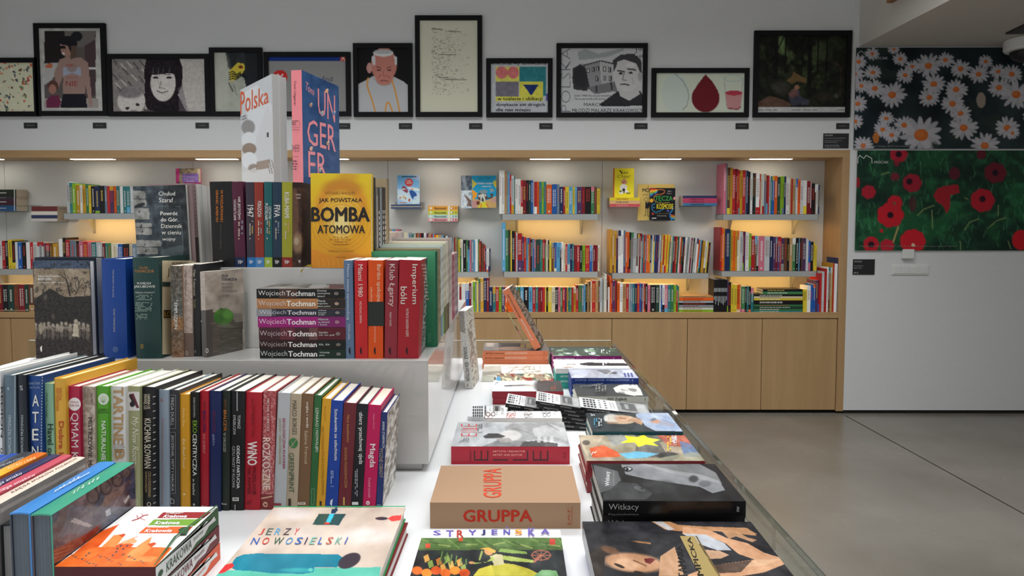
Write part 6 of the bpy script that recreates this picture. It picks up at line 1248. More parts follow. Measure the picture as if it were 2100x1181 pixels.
S = rim(.1626, .4295, 1.593, 1.785, .535, 3, ['7c2028', '84242c', '741c26'], ['lowest of the dark red spines under the star painting', 'middle dark red spine under the star painting', 'painted cover with a big yellow star, top of its stack'], mat=GLOSS, gain=1.1, pg='e4dcc8')
f = face(S[-1], 'top'); p = f.pic(1.0, '98907c', 360)
p.noise(.8, 4, 3, 'a89884', .1); p.poly([(1127, 187), (1300, 187), (1250, 260), (1190, 330), (1150, 260)], 'b8a890', .8); p.poly([(1200, 275), (1290, 255), (1380, 300), (1400, 330), (1220, 335)], 'd85c34', .9); p.poly([(1300, 187), (1420, 187), (1480, 240), (1350, 260)], '8c9090', .8)
p.poly([(1480, 187), (1700, 187), (1760, 220), (1560, 250)], '4c5050', .7); p.poly([(1620, 187), (1880, 187), (1960, 280), (1700, 260)], 'b0503c', .8); p.poly([(1500, 250), (1640, 230), (1700, 330), (1480, 340)], '5c5c5c', .8); p.ell(1700, 325, 70, 26, '2c2c2e', .9, 0, .4)
p.poly([(1770, 230), (1900, 260), (1960, 330), (1800, 330)], '54709c', .8); p.poly([(1850, 300), (1960, 300), (1990, 350), (1700, 350), (1600, 345)], '9c9c84', .7); p.poly([(1390, 310), (1500, 295), (1640, 310), (1560, 335), (1440, 342)], '6cb4d4', .95)
p.poly([(1424, 196), (1500, 205), (1545, 190), (1570, 208), (1650, 222), (1600, 238), (1640, 262), (1560, 252), (1510, 268), (1490, 240), (1394, 242), (1440, 222)], 'dcd82c'); p.ell(1180, 240, 26, 16, '4c4440', .8); p.noise(.07, 14, 6, octv=3)
f.line([(1212, 320), (1224, 300), (1238, 306), (1244, 294)], 4, 'f0ece4').greek(1730, 205, 1756, 260, 'dce0e4', 'u', 2, 3).greek(1690, 205, 1722, 300, 'e0c040', 'u', 2, 5).text('LURIE', 1738, 204, 1752, 252, 'e8ecf0', 'u', .02).text('BORIS', 1720, 204, 1732, 246, 'e8ecf0', 'u', .02)
f = face(S[-1], 'front'); f.ru(.0, 0, .012, 1, 'a83c3c')
S = rim(.198, .4275, 1.793, 1.968, .528, 3, ['1c5058', '1c4c54', '1f555e'], ['lowest teal spine under the old lady portrait', 'middle teal spine under the old lady portrait', 'dark cover with a white-haired lady in pale blue, teal spine'], mat=GLOSS, gain=1.1)
f = face(S[-1], 'front'); f.text('WISŁAWA SZYMBORSKA', .15, .25, .48, .75, 'c4d4d4', '', .01, raw=True).text('KOLAŻE COLLAGES', .50, .25, .76, .75, '5c9c9c', '', .01, raw=True).text('(', .90, .2, .93, .8, '9cc0c0', raw=True)
f = face(S[-1], 'top'); cr(1100, 660, 4.92); p = f.pic(1.0, '28333a', 340)
p.ell(850, 985, 160, 46, 'b09880', 1, .04, .15); p.ell(760, 975, 78, 46, 'b4b0a8', .9, .1, .3); p.ell(700, 975, 20, 30, 'c8c8c8', .8, 0, .4); p.ell(870, 980, 80, 26, 'c0987c', .9, 0, .5); p.line([(840, 968), (900, 976)], 8, '5c4434', .7); p.line([(930, 1000), (960, 985)], 8, '7c4c3c', .7); p.ell(760, 1020, 60, 12, '8c6c54', .7, 0, .5)
p.poly([(960, 975), (1000, 965), (1080, 1000), (1060, 1040), (960, 1000)], 'b08c74'); p.poly([(1000, 930), (1080, 908), (1330, 906), (1440, 1020), (1500, 1104), (1200, 1100), (1100, 1050), (1060, 990), (1010, 960)], '9cacc4'); p.poly([(1140, 1010), (1200, 980), (1280, 1000), (1400, 1040), (1380, 1060), (1220, 1030)], 'b88c74', .95)
p.poly([(1300, 930), (1420, 1020), (1470, 1080), (1300, 1090), (1200, 1060)], '8498b8', .7); p.line([(1150, 940), (1400, 1010)], 7, 'b8c4d4', .7); p.poly([(1140, 990), (1190, 965), (1220, 985), (1170, 1000)], '5c6878', .9); p.noise(.05, 10, 4)
f.line([(548, 925), (560, 950), (575, 935), (590, 948)], 5, 'd8dcdc').greek(575, 975, 620, 1065, '3c88a8', 'u', 2, 3).greek(622, 980, 665, 1065, 'c0ccd0', 'u', 2, 5)
# pale stack hidden between
S = rim(.201, .429, 2.26, 2.43, .554, 3, ['b8b8b0', 'c4c4bc', 'bcbcb4'], ['lowest pale spine under the crumpled-paper cover', 'middle pale spine under the crumpled-paper cover', 'black cover with white crumpled shape and pale spine'], mat=SATIN, gain=1.1)
f = face(S[-1], 'front'); f.text('JNV Zagłada', .42, .2, .70, .8, '3c3834', '', .01, raw=True).text('(', .945, .2, .965, .8, '5c5c58', raw=True)
f = face(S[-1], 'top'); p = f.pic(1.0, '3c3e3e', 300); p.poly([(775, 670), (830, 640), (900, 630), (1010, 632), (1050, 680), (1075, 740), (980, 745), (880, 725), (800, 710)], 'c0c0bc'); p.noise(.0, 3, 3)
X, Y = p.L(); mk = ((X > 775) & (X < 1075)); nn = fbm(p.ny, p.nx, 12, 5); p.mix((mk & (nn > .55) & (p.a[..., 0] > .5)).astype(float), '6c6c68', .8)
f.greek(440, 645, 670, 668, '6c6c6c', 'd', 12, 3).greek(590, 670, 650, 738, '7c7c7c', 'u', 2, 4).greek(655, 672, 710, 738, '7c7c7c', 'u', 2, 6)
S = rim(.1967, .4285, 2.435, 2.585, .5335, 5, ['243c84', '223880', '263e88', '223a80', '243c86'], ['lowest blue spine of the stack near the far rim', 'second lowest blue spine near the far rim', 'middle blue spine near the far rim', 'second blue spine from the top near the far rim', 'pale blurred interior cover on top of the blue stack'], mat=SATIN, gain=1.1, pg='e4e0d4')
for B in S[-2:]: f = face(B, 'front'); f.text('KOLEKCJA · KOLEKCJONER · KOLEKCJONOWANIE', .06, .25, .86, .78, 'a8b8dc', '', .01, raw=True).text('(', .90, .2, .92, .85, 'a8b8dc', raw=True)
f = face(S[-1], 'top'); p = f.pic(1.0, '9ca0ac'); p.poly([(350, 480), (560, 480), (600, 575), (360, 575)], 'a8acbc', .9); p.poly([(600, 485), (720, 480), (800, 520), (700, 530)], '5c5c60', .9); p.poly([(560, 480), (640, 500), (620, 575), (480, 575)], '8c8c90', .6); p.line([(700, 540), (780, 490)], 5, 'e0e0e0', .8); p.ell(790, 515, 26, 12, '3c3c44', .8, 0, .5); p.poly([(860, 480), (960, 480), (1040, 575), (900, 575)], 'b8bcd0', .8); p.noise(.06, 8, 3)
for k in range(3): f.poly([(878 + k * 34, 520), (896 + k * 34, 512), (912 + k * 34, 555), (894 + k * 34, 562)], '4c5484')
f.ell(392, 550, 16, 9, 'e4e6ec').ell(462, 556, 12, 8, 'dcdee6')
S = rim(.152, .427, 2.60, 2.775, .535, 4, ['2c9084', '2c9084', '309488', 'e0e0de'], ['lowest turquoise spine beside the far salmon stack', 'second lowest turquoise spine beside the salmon stack', 'upper turquoise spine beside the salmon stack', 'white cover with a black and silver shape above turquoise spines'], mat=SATIN, gain=1.1, pg='e8e8e4')
for B in S[1:3]: f = face(B, 'front'); f.text('ARTYŚCI Z KRAKOWA', .06, .25, .34, .75, 'e0ece8', '', .015, raw=True)
f = face(S[-1], 'top'); p = f.pic(1.0, 'e0e0e0'); p.poly([(430, 420), (520, 408), (900, 418), (960, 445), (560, 446), (450, 436)], '2c282c'); p.ell(350, 430, 50, 7, '3c3434', .9); p.ell(350, 430, 36, 4, 'd8c8c0', .9); p.poly([(230, 458), (320, 452), (420, 460), (300, 468)], '8c6c5c', .8); p.rect(520, 452, 900, 474, 'c8ccd4', .7); f.greek(660, 412, 720, 445, 'd0d0d0', 'u', 2, 3)
S = rim(.1556, .427, 2.82, 2.99, .53, 4, ['8c2070', '842068', '8c2070', '8c2070'], ['lowest magenta spine at the far right table corner', 'second lowest magenta spine at the far right corner', 'second magenta spine from the top at the far corner', 'green woodland photo cover with magenta spine at the far corner'], mat=SATIN, gain=1.1, pg='dcd8d0')
for B in S[-2:]: f = face(B, 'front'); f.text('ARTYŚCI Z KRAKOWA', .03, .25, .31, .75, 'f0e0ec', '', .015, raw=True).text('ARTISTS FROM KRAKOW', .33, .25, .64, .75, 'b86ca4', '', .01, raw=True).text('(', .88, .2, .9, .8, 'e0b8d4', raw=True)
f = face(S[-1], 'top'); p = f.pic(1.0, '3c4840'); p.noise(.9, 8, 3, '7c947c', .5); p.noise(.9, 12, 8, 'c0ccc8', 1.1); p.poly([(680, 270), (900, 270), (900, 345), (640, 345)], '30382f', .7); f.greek(650, 280, 690, 318, 'd8e0dc', 'u', 2, 3).greek(700, 290, 750, 330, '8c9c8c', 'u', 2, 5)
B = LB(.15, .42, 3.0, 3.17, ZT, .055, '3c403e', 'charcoal slab standing in for the dark reflection in the far glass rim', group=G9, hard=False)  # solid slab built for the dark reflection in the back glass
# ================================================================ display items on clear ledges in the niche
G10 = 'books displayed on clear ledges in the niche'
def NB(x0, x1, y0, y1, col, label, Y=5.86, d=.14, lay=True, **k):
    """px box on plane Y; lay: lying flat with spine to the room, else cover facing the room (d = thickness)."""
    P, Q = atY(x0, y1, Y), atY(x1, y0, Y)
    return book(Mloc(P.x, Y, P.z), (Q.x - P.x, d, Q.z - P.z - .0003), 'z' if lay else 'y', '-y' if lay else '-x', col, label, group=G10, gain=1.2, **k)
NL = [0]
def ledge(x0, x1, y, label, Y=5.85):
    a, b = atY(x0, y, Y), atY(x1, y, Y); z = a.z
    t = empty('clear_ledge', ((a.x + b.x) / 2, YN - .012, z), label, 'ledge', 'clear acrylic book ledges')
    h = (b.x - a.x) / 2
    m = MB(); m.box(-h, h, Y - (YN - .012), 0, -.004, 0); m.build('shelf_plate', ACR, t)
    m = MB(); m.box(-h, h, -.003, 0, 0, .06); m.build('back_plate', ACR, t)
    m = MB(); m.box(-h, h, Y - (YN - .012) - .004, Y - (YN - .012) - .001, -.004, .012); m.build('lip', ACR, t)
def lay(x0, x1, ys, cols, name, titles=None, ink='1c1c1c', Y=5.86, d=.14, pg='c8bca8'):
    n = len(cols)
    for i in range(n):
        B = NB(x0, x1, ys[i], ys[i + 1], cols[i][0], '%s book, %s from top, stack %s' % (cols[i][1], ordn(i), name), Y=Y, d=d, hard=False, pg=pg)
        f = face(B, 'front')
        if titles and titles[i]: f.text(titles[i], .22 if len(titles[i]) < 12 else .1, .22, .62 if len(titles[i]) < 12 else .7, .78, ink if isinstance(ink, str) else ink[i], '', .02, raw=True)
        yield B
cr(0, 360, 7.24)
# far left stacks
for B, (a, b) in zip(lay(-30, 33, [388.5, 403.5, 407.5, 421.5, 433], [('232a20', 'black-green'), ('34303c', 'thin dark grey'), ('3c2430', 'plum'), ('24507c', 'dark blue')], 'at the left picture edge', ['', '', '', '']), ((255, 0), (0, 0), (0, 0), (0, 0))):
    f = face(B, 'front'); f.ru(.93, 0, .955, 1, 'd4d0cc'); f.ru(.2, .4, .68, .52, 'b8b8b8')
ledge(-20, 60, 434, 'clear ledge under the dark stack at the left picture edge', 5.85)
LFS = [('6c3030', 'dark red upper'), ('6c2c30', 'dark red lower'), ('d4d0c4', 'off-white with navy band'), ('ccc4bc', 'pale beige')]
for i, B in enumerate(lay(64.5, 117.5, [423, 428, 433.2, 448.5, 454], LFS, 'left of the upper left shelf')):
    f = face(B, 'front')
    if i == 2: f.ru(0, .5, 1, .96, '30385c')
ledge(66, 137, 454.6, 'clear ledge left of the upper left white shelf', 5.85)
# right: small covers and stacks
cr(790, 340, 8.4)
def sk(px): return 790 + px / 8.4
def sy(py): return 340 + py / 8.4
list(lay(sk(98), sk(620), [sy(668), sy(690), sy(712), sy(738)], [('2c4068', 'navy and gold'), ('9c9888', 'grey-gold'), ('243c6c', 'dark blue')], 'under the sky-blue cover', ['', '', '']))
ledge(sk(110), sk(640), sy(742), 'clear ledge under the small sky-blue cover')
B = NB(sk(212), sk(588), sy(162), sy(662), '9cc4e0', 'small sky-blue children cover with a red title disc', Y=5.89, d=.012, lay=False, hard=False)
f = face(B, 'front'); p = f.pic(1.0, '6cb0dc'); p.vgrad(160, 660, '64a8d8', 'a8c8ec'); p.ell(400, 480, 260, 60, 'e4e8f0', .6, .2, .5); p.ell(330, 560, 160, 50, 'dce8f4', .7, .3, .5); p.ell(560, 600, 120, 40, 'dcecf4', .7, -.4, .5); p.ell(500, 400, 130, 26, 'e8ecf4', .8, .2, .5); p.poly([(500, 160), (600, 160), (600, 260), (470, 220)], 'c4b8d0', .6)
p.ell(408, 286, 70, 68, 'd0403c'); p.poly([(300, 345), (350, 360), (380, 400), (400, 440), (370, 470), (320, 440), (280, 400)], '8c4458'); p.poly([(410, 440), (450, 410), (500, 440), (540, 480), (550, 520), (500, 530), (470, 580), (430, 500)], '2c5498'); p.line([(450, 400), (480, 400)], 14, 'd88438'); p.ell(320, 400, 30, 12, 'e4e4e8')
for x, y, c in ((258, 550, 'd08c5c'), (320, 540, 'd8b078'), (350, 560, 'a89c88'), (415, 590, 'b8442c')): p.ell(x, y, 16, 26, c, .95)
f.rect(285, 182, 538, 196, '20283c').text('MIS', 372, 250, 442, 276, 'f4e4e0', '', .02).text('JASPIS', 366, 284, 456, 316, 'f4e4e0', '', .02).rect(244, 628, 362, 640, 'd0784c')
pas = [('e8a040', 'amber'), ('c4c848', 'lime-yellow'), ('b0d4cc', 'mint'), ('e0949c', 'pink')]
cr(790, 340, 8.4)
for i, B in enumerate(lay(sk(738), sk(1248), [sy(690), sy(769), sy(842), sy(903), sy(958)], pas, 'of four pastel spines', ['heartstopper'] * 0 or ['Bastowek'] * 4, ink='3c2c28')):
    f = face(B, 'front'); f.ru(.67, 0, .74, 1, 'e4dcc4'); f.ell
    y0 = [730, 803, 870, 930][i]; f.ell(785, y0, 18, 20, 'f0e8d8', 12).ell(1150, y0, 22, 16, 'e8e4e0', 12).ell(1165, y0, 9, 11, '4c3c3c', 10).rect(1210, y0 - 14, 1226, y0 + 14, '8c4c38')
ledge(sk(742), sk(1252), sy(960), 'clear ledge under the four pastel spines')
B = NB(sk(1308), sk(1495), sy(168), sy(730), '8c98a8', 'snowy grey fox cover, half behind the turquoise badger cover', Y=5.915, d=.014, lay=False)
f = face(B, 'front'); p = f.pic(1.0, 'c8d4e0'); p.rect(1300, 160, 1500, 420, '5c6878'); p.noise(.12, 5, 3); p.poly([(1312, 180), (1380, 170), (1400, 330), (1440, 430), (1380, 430), (1340, 300)], 'b8c4cc', .6); p.poly([(1350, 490), (1400, 520), (1450, 570), (1480, 590), (1490, 700), (1400, 690), (1430, 620), (1390, 560)], '7c6458'); p.ell(1460, 480, 34, 30, '9ca0a8', .9)
B = NB(sk(1490), sk(1912), sy(168), sy(724), '2c98c0', 'turquoise children cover with an angry grey bird', Y=5.89, d=.016, lay=False)
f = face(B, 'front'); p = f.pic(.9, '1c98c4'); p.poly([(1495, 230), (1580, 310), (1500, 390)], 'd0c040'); p.poly([(1915, 230), (1850, 290), (1880, 350), (1915, 390)], 'd0c040'); p.poly([(1495, 400), (1585, 470), (1570, 540), (1500, 590)], 'e89c30'); p.poly([(1495, 560), (1600, 580), (1760, 590), (1915, 520), (1915, 730), (1495, 730)], 'c8a468')
p.poly([(1495, 600), (1600, 600), (1560, 730), (1495, 730)], 'c08c90', .9); p.poly([(1800, 600), (1915, 540), (1915, 640)], 'c09098', .9); p.poly([(1600, 730), (1640, 630), (1730, 620), (1790, 730)], 'd4d038'); p.line([(1650, 720), (1655, 650)], 18, 'e07030'); p.line([(1740, 650), (1775, 720)], 18, 'e07030')
p.ell(1675, 530, 82, 80, '5c3428'); p.ell(1690, 445, 70, 36, '7c9098'); p.poly([(1640, 490), (1700, 480), (1730, 600), (1640, 640)], 'c8ccc4'); p.poly([(1675, 530), (1705, 600), (1680, 620), (1655, 590)], '3c4034'); p.line([(1760, 560), (1830, 550), (1850, 490), (1810, 500)], 24, '5c3428'); p.poly([(1800, 400), (1850, 390), (1880, 430), (1820, 460)], '8c9aa0'); p.ell(1600, 640, 30, 36, '6c3c2c'); p.ell(1625, 520, 22, 20, 'f4f4f0'); p.ell(1718, 510, 22, 20, 'f4f4f0'); p.ell(1630, 522, 9, 10, '101010'); p.ell(1712, 512, 9, 10, '101010')
f.text('DZIECIAK', 1600, 214, 1680, 228, '24485c', '', .01).text('MOCNY', 1740, 214, 1800, 228, '24485c', '', .01).text('DZIOBEM I WĄSEM', 1570, 288, 1840, 328, 'e8e8e0', '', .02).text('I WIERNI PTACY', 1660, 345, 1835, 368, 'e8e8e0', '', .02)
ledge(sk(1385), sk(1828), sy(736), 'clear ledge under the turquoise and snowy covers')
cr(1230, 330, 8.4)
def sk(px): return 1230 + px / 8.4
def sy(py): return 330 + py / 8.4
for B in lay(sk(168), sk(690), [sy(630), sy(683), sy(740), sy(792)], [('e8cc30', 'lemon yellow'), ('dcb080', 'peach'), ('cc5458', 'coral red')], 'under the yellow portrait cover', ['XIN CHAO', 'MOJE ZOLE', 'CZERWONY'], ink=['a84030', '402828', 'e09c98']): pass
ledge(sk(175), sk(700), sy(796), 'clear ledge under the yellow portrait cover')
B = NB(sk(230), sk(592), sy(125), sy(628), 'e8d030', 'bright yellow cover with brush title and a face drawing', Y=5.89, d=.012, lay=False, hard=False)
f = face(B, 'front'); p = f.pic(.9, 'ecd62c'); p.rect(228, 120, 250, 640, 'b84820'); p.ell(410, 460, 62, 60, 'e8e8e8'); p.ell(412, 510, 28, 44, '38302c'); p.ell(370, 540, 38, 34, 'e4e4e0'); p.ell(460, 530, 34, 26, 'e4e4e0'); p.ell(490, 556, 42, 18, '8c8c30'); p.ell(360, 525, 24, 16, '6c7040'); p.poly([(350, 320), (380, 350), (420, 290), (450, 340), (480, 350), (460, 400), (380, 395)], 'c08c74'); p.line([(380, 380), (450, 340)], 8, 'b84838'); p.line([(390, 385), (430, 370)], 6, '3c2c28'); p.line([(390, 440), (380, 450)], 7, '504c48'); p.line([(430, 440), (445, 450)], 7, '504c48')
f.line([(340, 160), (390, 220)], 18, '1c1414').line([(372, 215), (400, 160)], 7, '1c1414').text('in', 405, 180, 485, 222, '1c1414', '', .0, .3).text('Chao!', 306, 238, 530, 288, '1c1414', '', -.01, .3)
B = NB(sk(652), sk(1286), sy(402), sy(1026), 'c8ac60', 'wide sand-yellow cover with a thin black stick figure', Y=5.915, d=.014, lay=False)
f = face(B, 'front'); f.text('MÓZG', 734, 452, 970, 538, '242c34', '', .03).line([(835, 440), (845, 430)], 5, '242c34').text('JAK TO', 736, 564, 930, 604, '6c6450', '', .0).ell(797, 662, 32, 36, '2c2824', 18).ell(797, 662, 27, 31, 'c8ac60', 18).poly([(785, 710), (845, 705), (860, 760), (836, 820), (782, 815)], '242428').line([(795, 815), (785, 940), (765, 950)], 9, '242428').line([(825, 815), (826, 945), (850, 955)], 9, '242428').line([(842, 740), (860, 740)], 8, '242428').poly([(812, 712), (824, 710), (820, 735)], 'd8c898')
B = NB(sk(858), sk(1302), sy(466), sy(1026), '18181c', 'black cover with rainbow ribbons and green and yellow title', Y=5.89, d=.012, lay=False, hard=False)
f = face(B, 'front'); p = f.pic(.8, '17171c')
for i, c in enumerate(('d03c2c', 'e8b030', '88a83c', '3c94c8', '3c4488')):
    y = 480 + i * 30; p.poly([(858, y), (858, y + 32), (920, y + 26 - i * 6), (1000, 500 + i * 8 + 10), (1000, 490 + i * 6), (930, y - 6)], c)
p.line([(1000, 500), (1060, 488), (1115, 510), (1115, 545), (1070, 572), (980, 580), (940, 610)], 12, 'c86c34'); p.line([(940, 610), (930, 660), (960, 700), (1050, 728), (1200, 718)], 8, 'c8a848'); p.line([(960, 730), (900, 760), (900, 840), (950, 885), (1020, 870), (1110, 820)], 11, '2c8cc0')
p.line([(1255, 800), (1250, 850), (1210, 900), (1210, 960), (1240, 1020)], 22, '2c78b8'); p.line([(1225, 930), (1300, 950)], 20, 'c85c38'); p.line([(1230, 955), (1300, 975)], 18, 'd8b03c'); p.line([(1240, 985), (1300, 1005)], 22, '3ca0d0')
for x, y, r, c in ((890, 682, 32, 'e0a830'), (1290, 645, 26, 'e08c88'), (1175, 858, 22, '4c5498'), (912, 912, 18, 'c83c38')): p.ell(x, y, r, r, c)
f.text('TĘCZA', 950, 600, 1255, 708, '3c9c48', '', .02).text('KOSMOSIE', 980, 738, 1268, 828, 'e8d02c', '', .02).text('w', 918, 790, 950, 816, '3c94c8', '', .02).greek(1155, 512, 1242, 530, 'c8c8c8', '', 1, 2).greek(1155, 545, 1242, 575, '9c9c9c', '', 2, 4).text('DR JACEK A KOSMOS', 966, 902, 1182, 916, 'a89858').text('Ilustracje La Rey', 988, 936, 1150, 958, 'd8d8d8', '', 0, .3).rect(896, 980, 972, 992, 'e4e4e4')
ledge(sk(735), sk(1225), sy(1034), 'clear ledge under the black rainbow cover')
list(lay(sk(1430), sk(2020), [sy(598), sy(640), sy(684), sy(728), sy(770)], [('34345c', 'indigo'), ('b84468', 'raspberry'), ('b44464', 'dark pink'), ('3c7ca8', 'sea blue')], 'right of the black rainbow cover', ['', 'HELLO', 'HELLO', 'SIEDEM'], ink='4c1c34'))
ledge(sk(1440), sk(1980), sy(776), 'clear ledge under the raspberry and indigo stack')
cr(270, 330, 5.135)
def sk(px): return 270 + px / 5.135
def sy(py): return 330 + py / 5.135
B = NB(sk(470), sk(722), sy(78), sy(330), 'c02c70', 'pink-spined cover with a lilac title panel, above the white magazines', Y=5.89, d=.014, lay=False)
f = face(B, 'front'); p = f.pic(.9, '8c7c64'); p.rect(460, 60, 503, 340, 'c02c74'); p.noise(.12, 5, 3); p.line([(560, 130), (600, 90), (640, 120), (680, 100)], 18, 'b8a078', .8); p.rect(690, 85, 730, 240, 'c8bca0', .8); p.rect(535, 135, 702, 225, '8c68b8'); p.rect(545, 222, 745, 340, 'a03070')
f.text('SIMIN', 545, 154, 690, 204, 'c0a8dc', '', -.01).rect(575, 210, 662, 215, 'e4dcec').rect(566, 146, 676, 150, '3c2c44').ell(494, 232, 11, 10, '3c1428')
ledge(sk(500), sk(740), sy(334), 'clear ledge holding the lilac title cover')
# ================================================================ framed prints on the wall
G11 = 'framed prints in a row above the niche'
def frame(x0, y0, x1, y1, label, bg='e0e0dc', fw=9.5, tilt=.0, res=1.5):
    P, Q = atY(x0, y1, YW - .03), atY(x1, y0, YW - .03); w, h = Q.x - P.x, Q.z - P.z; fw = fw * 5.67 / FPX
    t = empty('framed_print', (P.x + w / 2, YW, P.z), label, 'picture', G11); H = w / 2; d = .028
    m = MB(); y0_, y1_ = -d, -.001
    m.box(-H, H, y0_, y1_, 0, fw); m.box(-H, H, y0_, y1_, h - fw, h); m.box(-H, -H + fw, y0_, y1_, fw, h - fw); m.box(H - fw, H, y0_, y1_, fw, h - fw)
    o = m.build('frame', BLACK, t); 
    m = MB(); m.box(-H + fw * .8, H - fw * .8, -.014, -.004, fw * .8, h - fw * .8, lin(bg)); m.build('backing_board', MATTE, t)
    M = Matrix.Translation((P.x + w / 2, YW, P.z))
    F = Face(t, (-H + fw, -.015, h - fw), (w - 2 * fw, 0, 0), (0, 0, -(h - 2 * fw)), (0, -1, 0), M, 0, MATTE, PG)
    return F, F.pic(res, bg, 330, name='print')
PG = 1.22
cr(0, 0, 2.877)
F, p = frame(-62, 118, 75, 238, 'pale print scattered with tiny coloured scraps, at the left picture edge', 'd2d2b8')
R_ = random.Random(3)
for k in range(150):
    x, y = R_.uniform(-170, 185), R_.uniform(362, 660); p.ell(x, y, R_.uniform(3, 14), R_.uniform(3, 8), R_.choice(['c84c30', '3c5c4c', '5c3c2c', 'a8a890', '2c3c54', 'd06c3c', '6c7c54', 'b03c34', '4c443c', 'e4dcc0']), .85, R_.uniform(0, 3))
F, p = frame(74, 47, 213.5, 237, 'tall print of a dark-haired woman in sunglasses with painted words', 'b8b8b4')
p.noise(.06, 9, 2); p.rect(262, 182, 565, 636, '5c5654'); p.rect(262, 182, 380, 372, '241e20'); p.rect(380, 182, 560, 280, '6c6864'); p.poly([(500, 270), (565, 230), (565, 560), (510, 580)], '4c3c40'); p.poly([(262, 375), (350, 370), (340, 420), (300, 480), (262, 500)], 'b0b0b0'); p.rect(520, 398, 568, 408, 'c8c8c8'); p.rect(262, 580, 580, 636, '9c9490')
p.poly([(320, 430), (352, 350), (400, 335), (480, 340), (520, 370), (540, 560), (545, 620), (530, 636), (505, 500), (500, 560), (372, 560), (372, 450), (345, 520), (330, 520)], '9c8078'); p.poly([(372, 555), (505, 555), (515, 636), (355, 636)], '1c1c24'); p.poly([(372, 400), (420, 390), (478, 400), (478, 450), (425, 430), (375, 450)], '9ca4b8'); p.ell(425, 400, 30, 26, '8c746c', .7)
p.ell(400, 258, 56, 46, '1c1c22'); p.ell(452, 215, 34, 30, '1c2024'); p.poly([(352, 260), (400, 270), (420, 320), (400, 345), (366, 318), (355, 290)], 'a07c70'); p.poly([(345, 270), (385, 268), (388, 288), (350, 290)], '141418'); p.poly([(420, 270), (450, 270), (450, 340), (415, 350)], '5c4840'); p.poly([(365, 308), (382, 310), (378, 326), (366, 318)], 'd8d0cc')
p.ell(312, 508, 32, 34, '5c3c34'); p.ell(310, 526, 22, 28, 'a07468'); p.poly([(275, 590), (300, 565), (345, 560), (360, 600), (350, 636), (275, 636)], '6c2c48'); p.poly([(272, 378), (312, 374), (306, 402), (270, 400)], 'b86848')
F.text('NIE', 392, 378, 432, 394, 'a84040').text('WALCZ', 388, 452, 456, 462, 'a84040').text('NIE', 388, 478, 458, 508, '8c3434')
F, p = frame(221, 110, 427.5, 238, 'black-and-white print of a long-haired woman beside a baby', 'b8b4b0')
p.noise(.0, 5, 2); p.poly([(655, 335), (870, 335), (850, 560), (860, 668), (655, 668)], '827e7a', .9)
for k in range(22): x, y = 660 + (k * 53) % 190, 340 + (k * 37) % 190; p.line([(x, y), (x + 30, y + 34)], 9, ['4c484c', 'c8c4c0', '6c686c'][k % 3], .8)
p.poly([(865, 335), (1055, 335), (1078, 400), (1075, 500), (1050, 560), (1100, 660), (1000, 668), (880, 668), (850, 600), (855, 480), (850, 420)], '1c161c'); p.ell(962, 490, 74, 108, 'ccc8c4', 1, 0, .05); p.poly([(880, 400), (960, 330), (1050, 390), (1040, 440), (1000, 432), (940, 440), (884, 436)], '1f1a20')
for x in (905, 935, 965, 1000): p.line([(x, 400), (x - 3, 440)], 6, '6c686c', .6)
for s in (-1, 1): p.ell(958 + s * 40, 458, 17, 7, '2c282c'); p.line([(940 + s * 40 - 5, 440), (972 + s * 40 - 5, 440)], 5, '3c383c')
p.line([(952, 480), (940, 518), (972, 522)], 4, '5c5858'); p.line([(925, 536), (955, 548), (990, 538)], 6, '5c4c4c'); p.poly([(1050, 520), (1075, 500), (1110, 660), (1060, 668)], '6c646c', .5)
p.ell(775, 595, 82, 84, 'c8c4c0'); p.ell(770, 545, 76, 34, '6c666a', .8, 0, .4); p.ell(752, 638, 12, 9, '2c282c'); p.ell(812, 618, 12, 9, '2c282c'); p.ell(788, 655, 20, 8, '8c8488', .8); p.poly([(850, 640), (930, 660), (940, 668), (850, 668)], '5c565c'); p.noise(.04, 60, 2, octv=2)
F, p = frame(431, 97, 536, 238, 'print with a yellow and black snake-like patch on pale fur', '24282c')
p.poly([(1260, 295), (1330, 300), (1345, 400), (1440, 460), (1460, 540), (1540, 560), (1540, 680), (1260, 680)], 'a4a89c'); p.noise(.05, 5, 4); p.ell(1300, 480, 60, 180, 'b8bab0', .7, 0, .5); p.poly([(1350, 420), (1400, 370), (1440, 375), (1445, 410), (1400, 470), (1360, 480)], 'c8b840')
for k in range(4): p.line([(1352, 430 + k * 13), (1375, 420 + k * 14), (1395, 440 + k * 10), (1420, 425 + k * 8)], 6, '1c1c18')
p.ell(1420, 395, 14, 10, '7c2c1c'); p.line([(1350, 490), (1375, 540)], 7, '2c2c2c', .7); p.line([(1380, 500), (1395, 560)], 5, '6c6c68', .8); p.poly([(1440, 300), (1540, 300), (1540, 500), (1460, 470)], '1e2226', .9)
F, p = frame(542, 106, 717.5, 238, 'print of an old computer error window with blue title bar', '8c8c8c')
p.rect(1550, 310, 2100, 362, '16347c'); p.rect(2006, 325, 2042, 362, 'c0392c'); p.line([(2012, 331), (2036, 356)], 4, 'e8d8d4'); p.line([(2036, 331), (2012, 356)], 4, 'e8d8d4'); p.ell(1652, 455, 44, 42, 'c02c28'); p.line([(1640, 440), (1668, 470)], 8, 'e0e0e0'); p.line([(1668, 440), (1640, 470)], 8, 'e0e0e0')
F.text('Cannot find', 1760, 450, 1962, 480, '3c4454', '', .0)
cr(700, 0, 3.0)
F, p = frame(725, 88, 845, 239, 'print of an elderly man in white robe and skullcap on black', '101012')
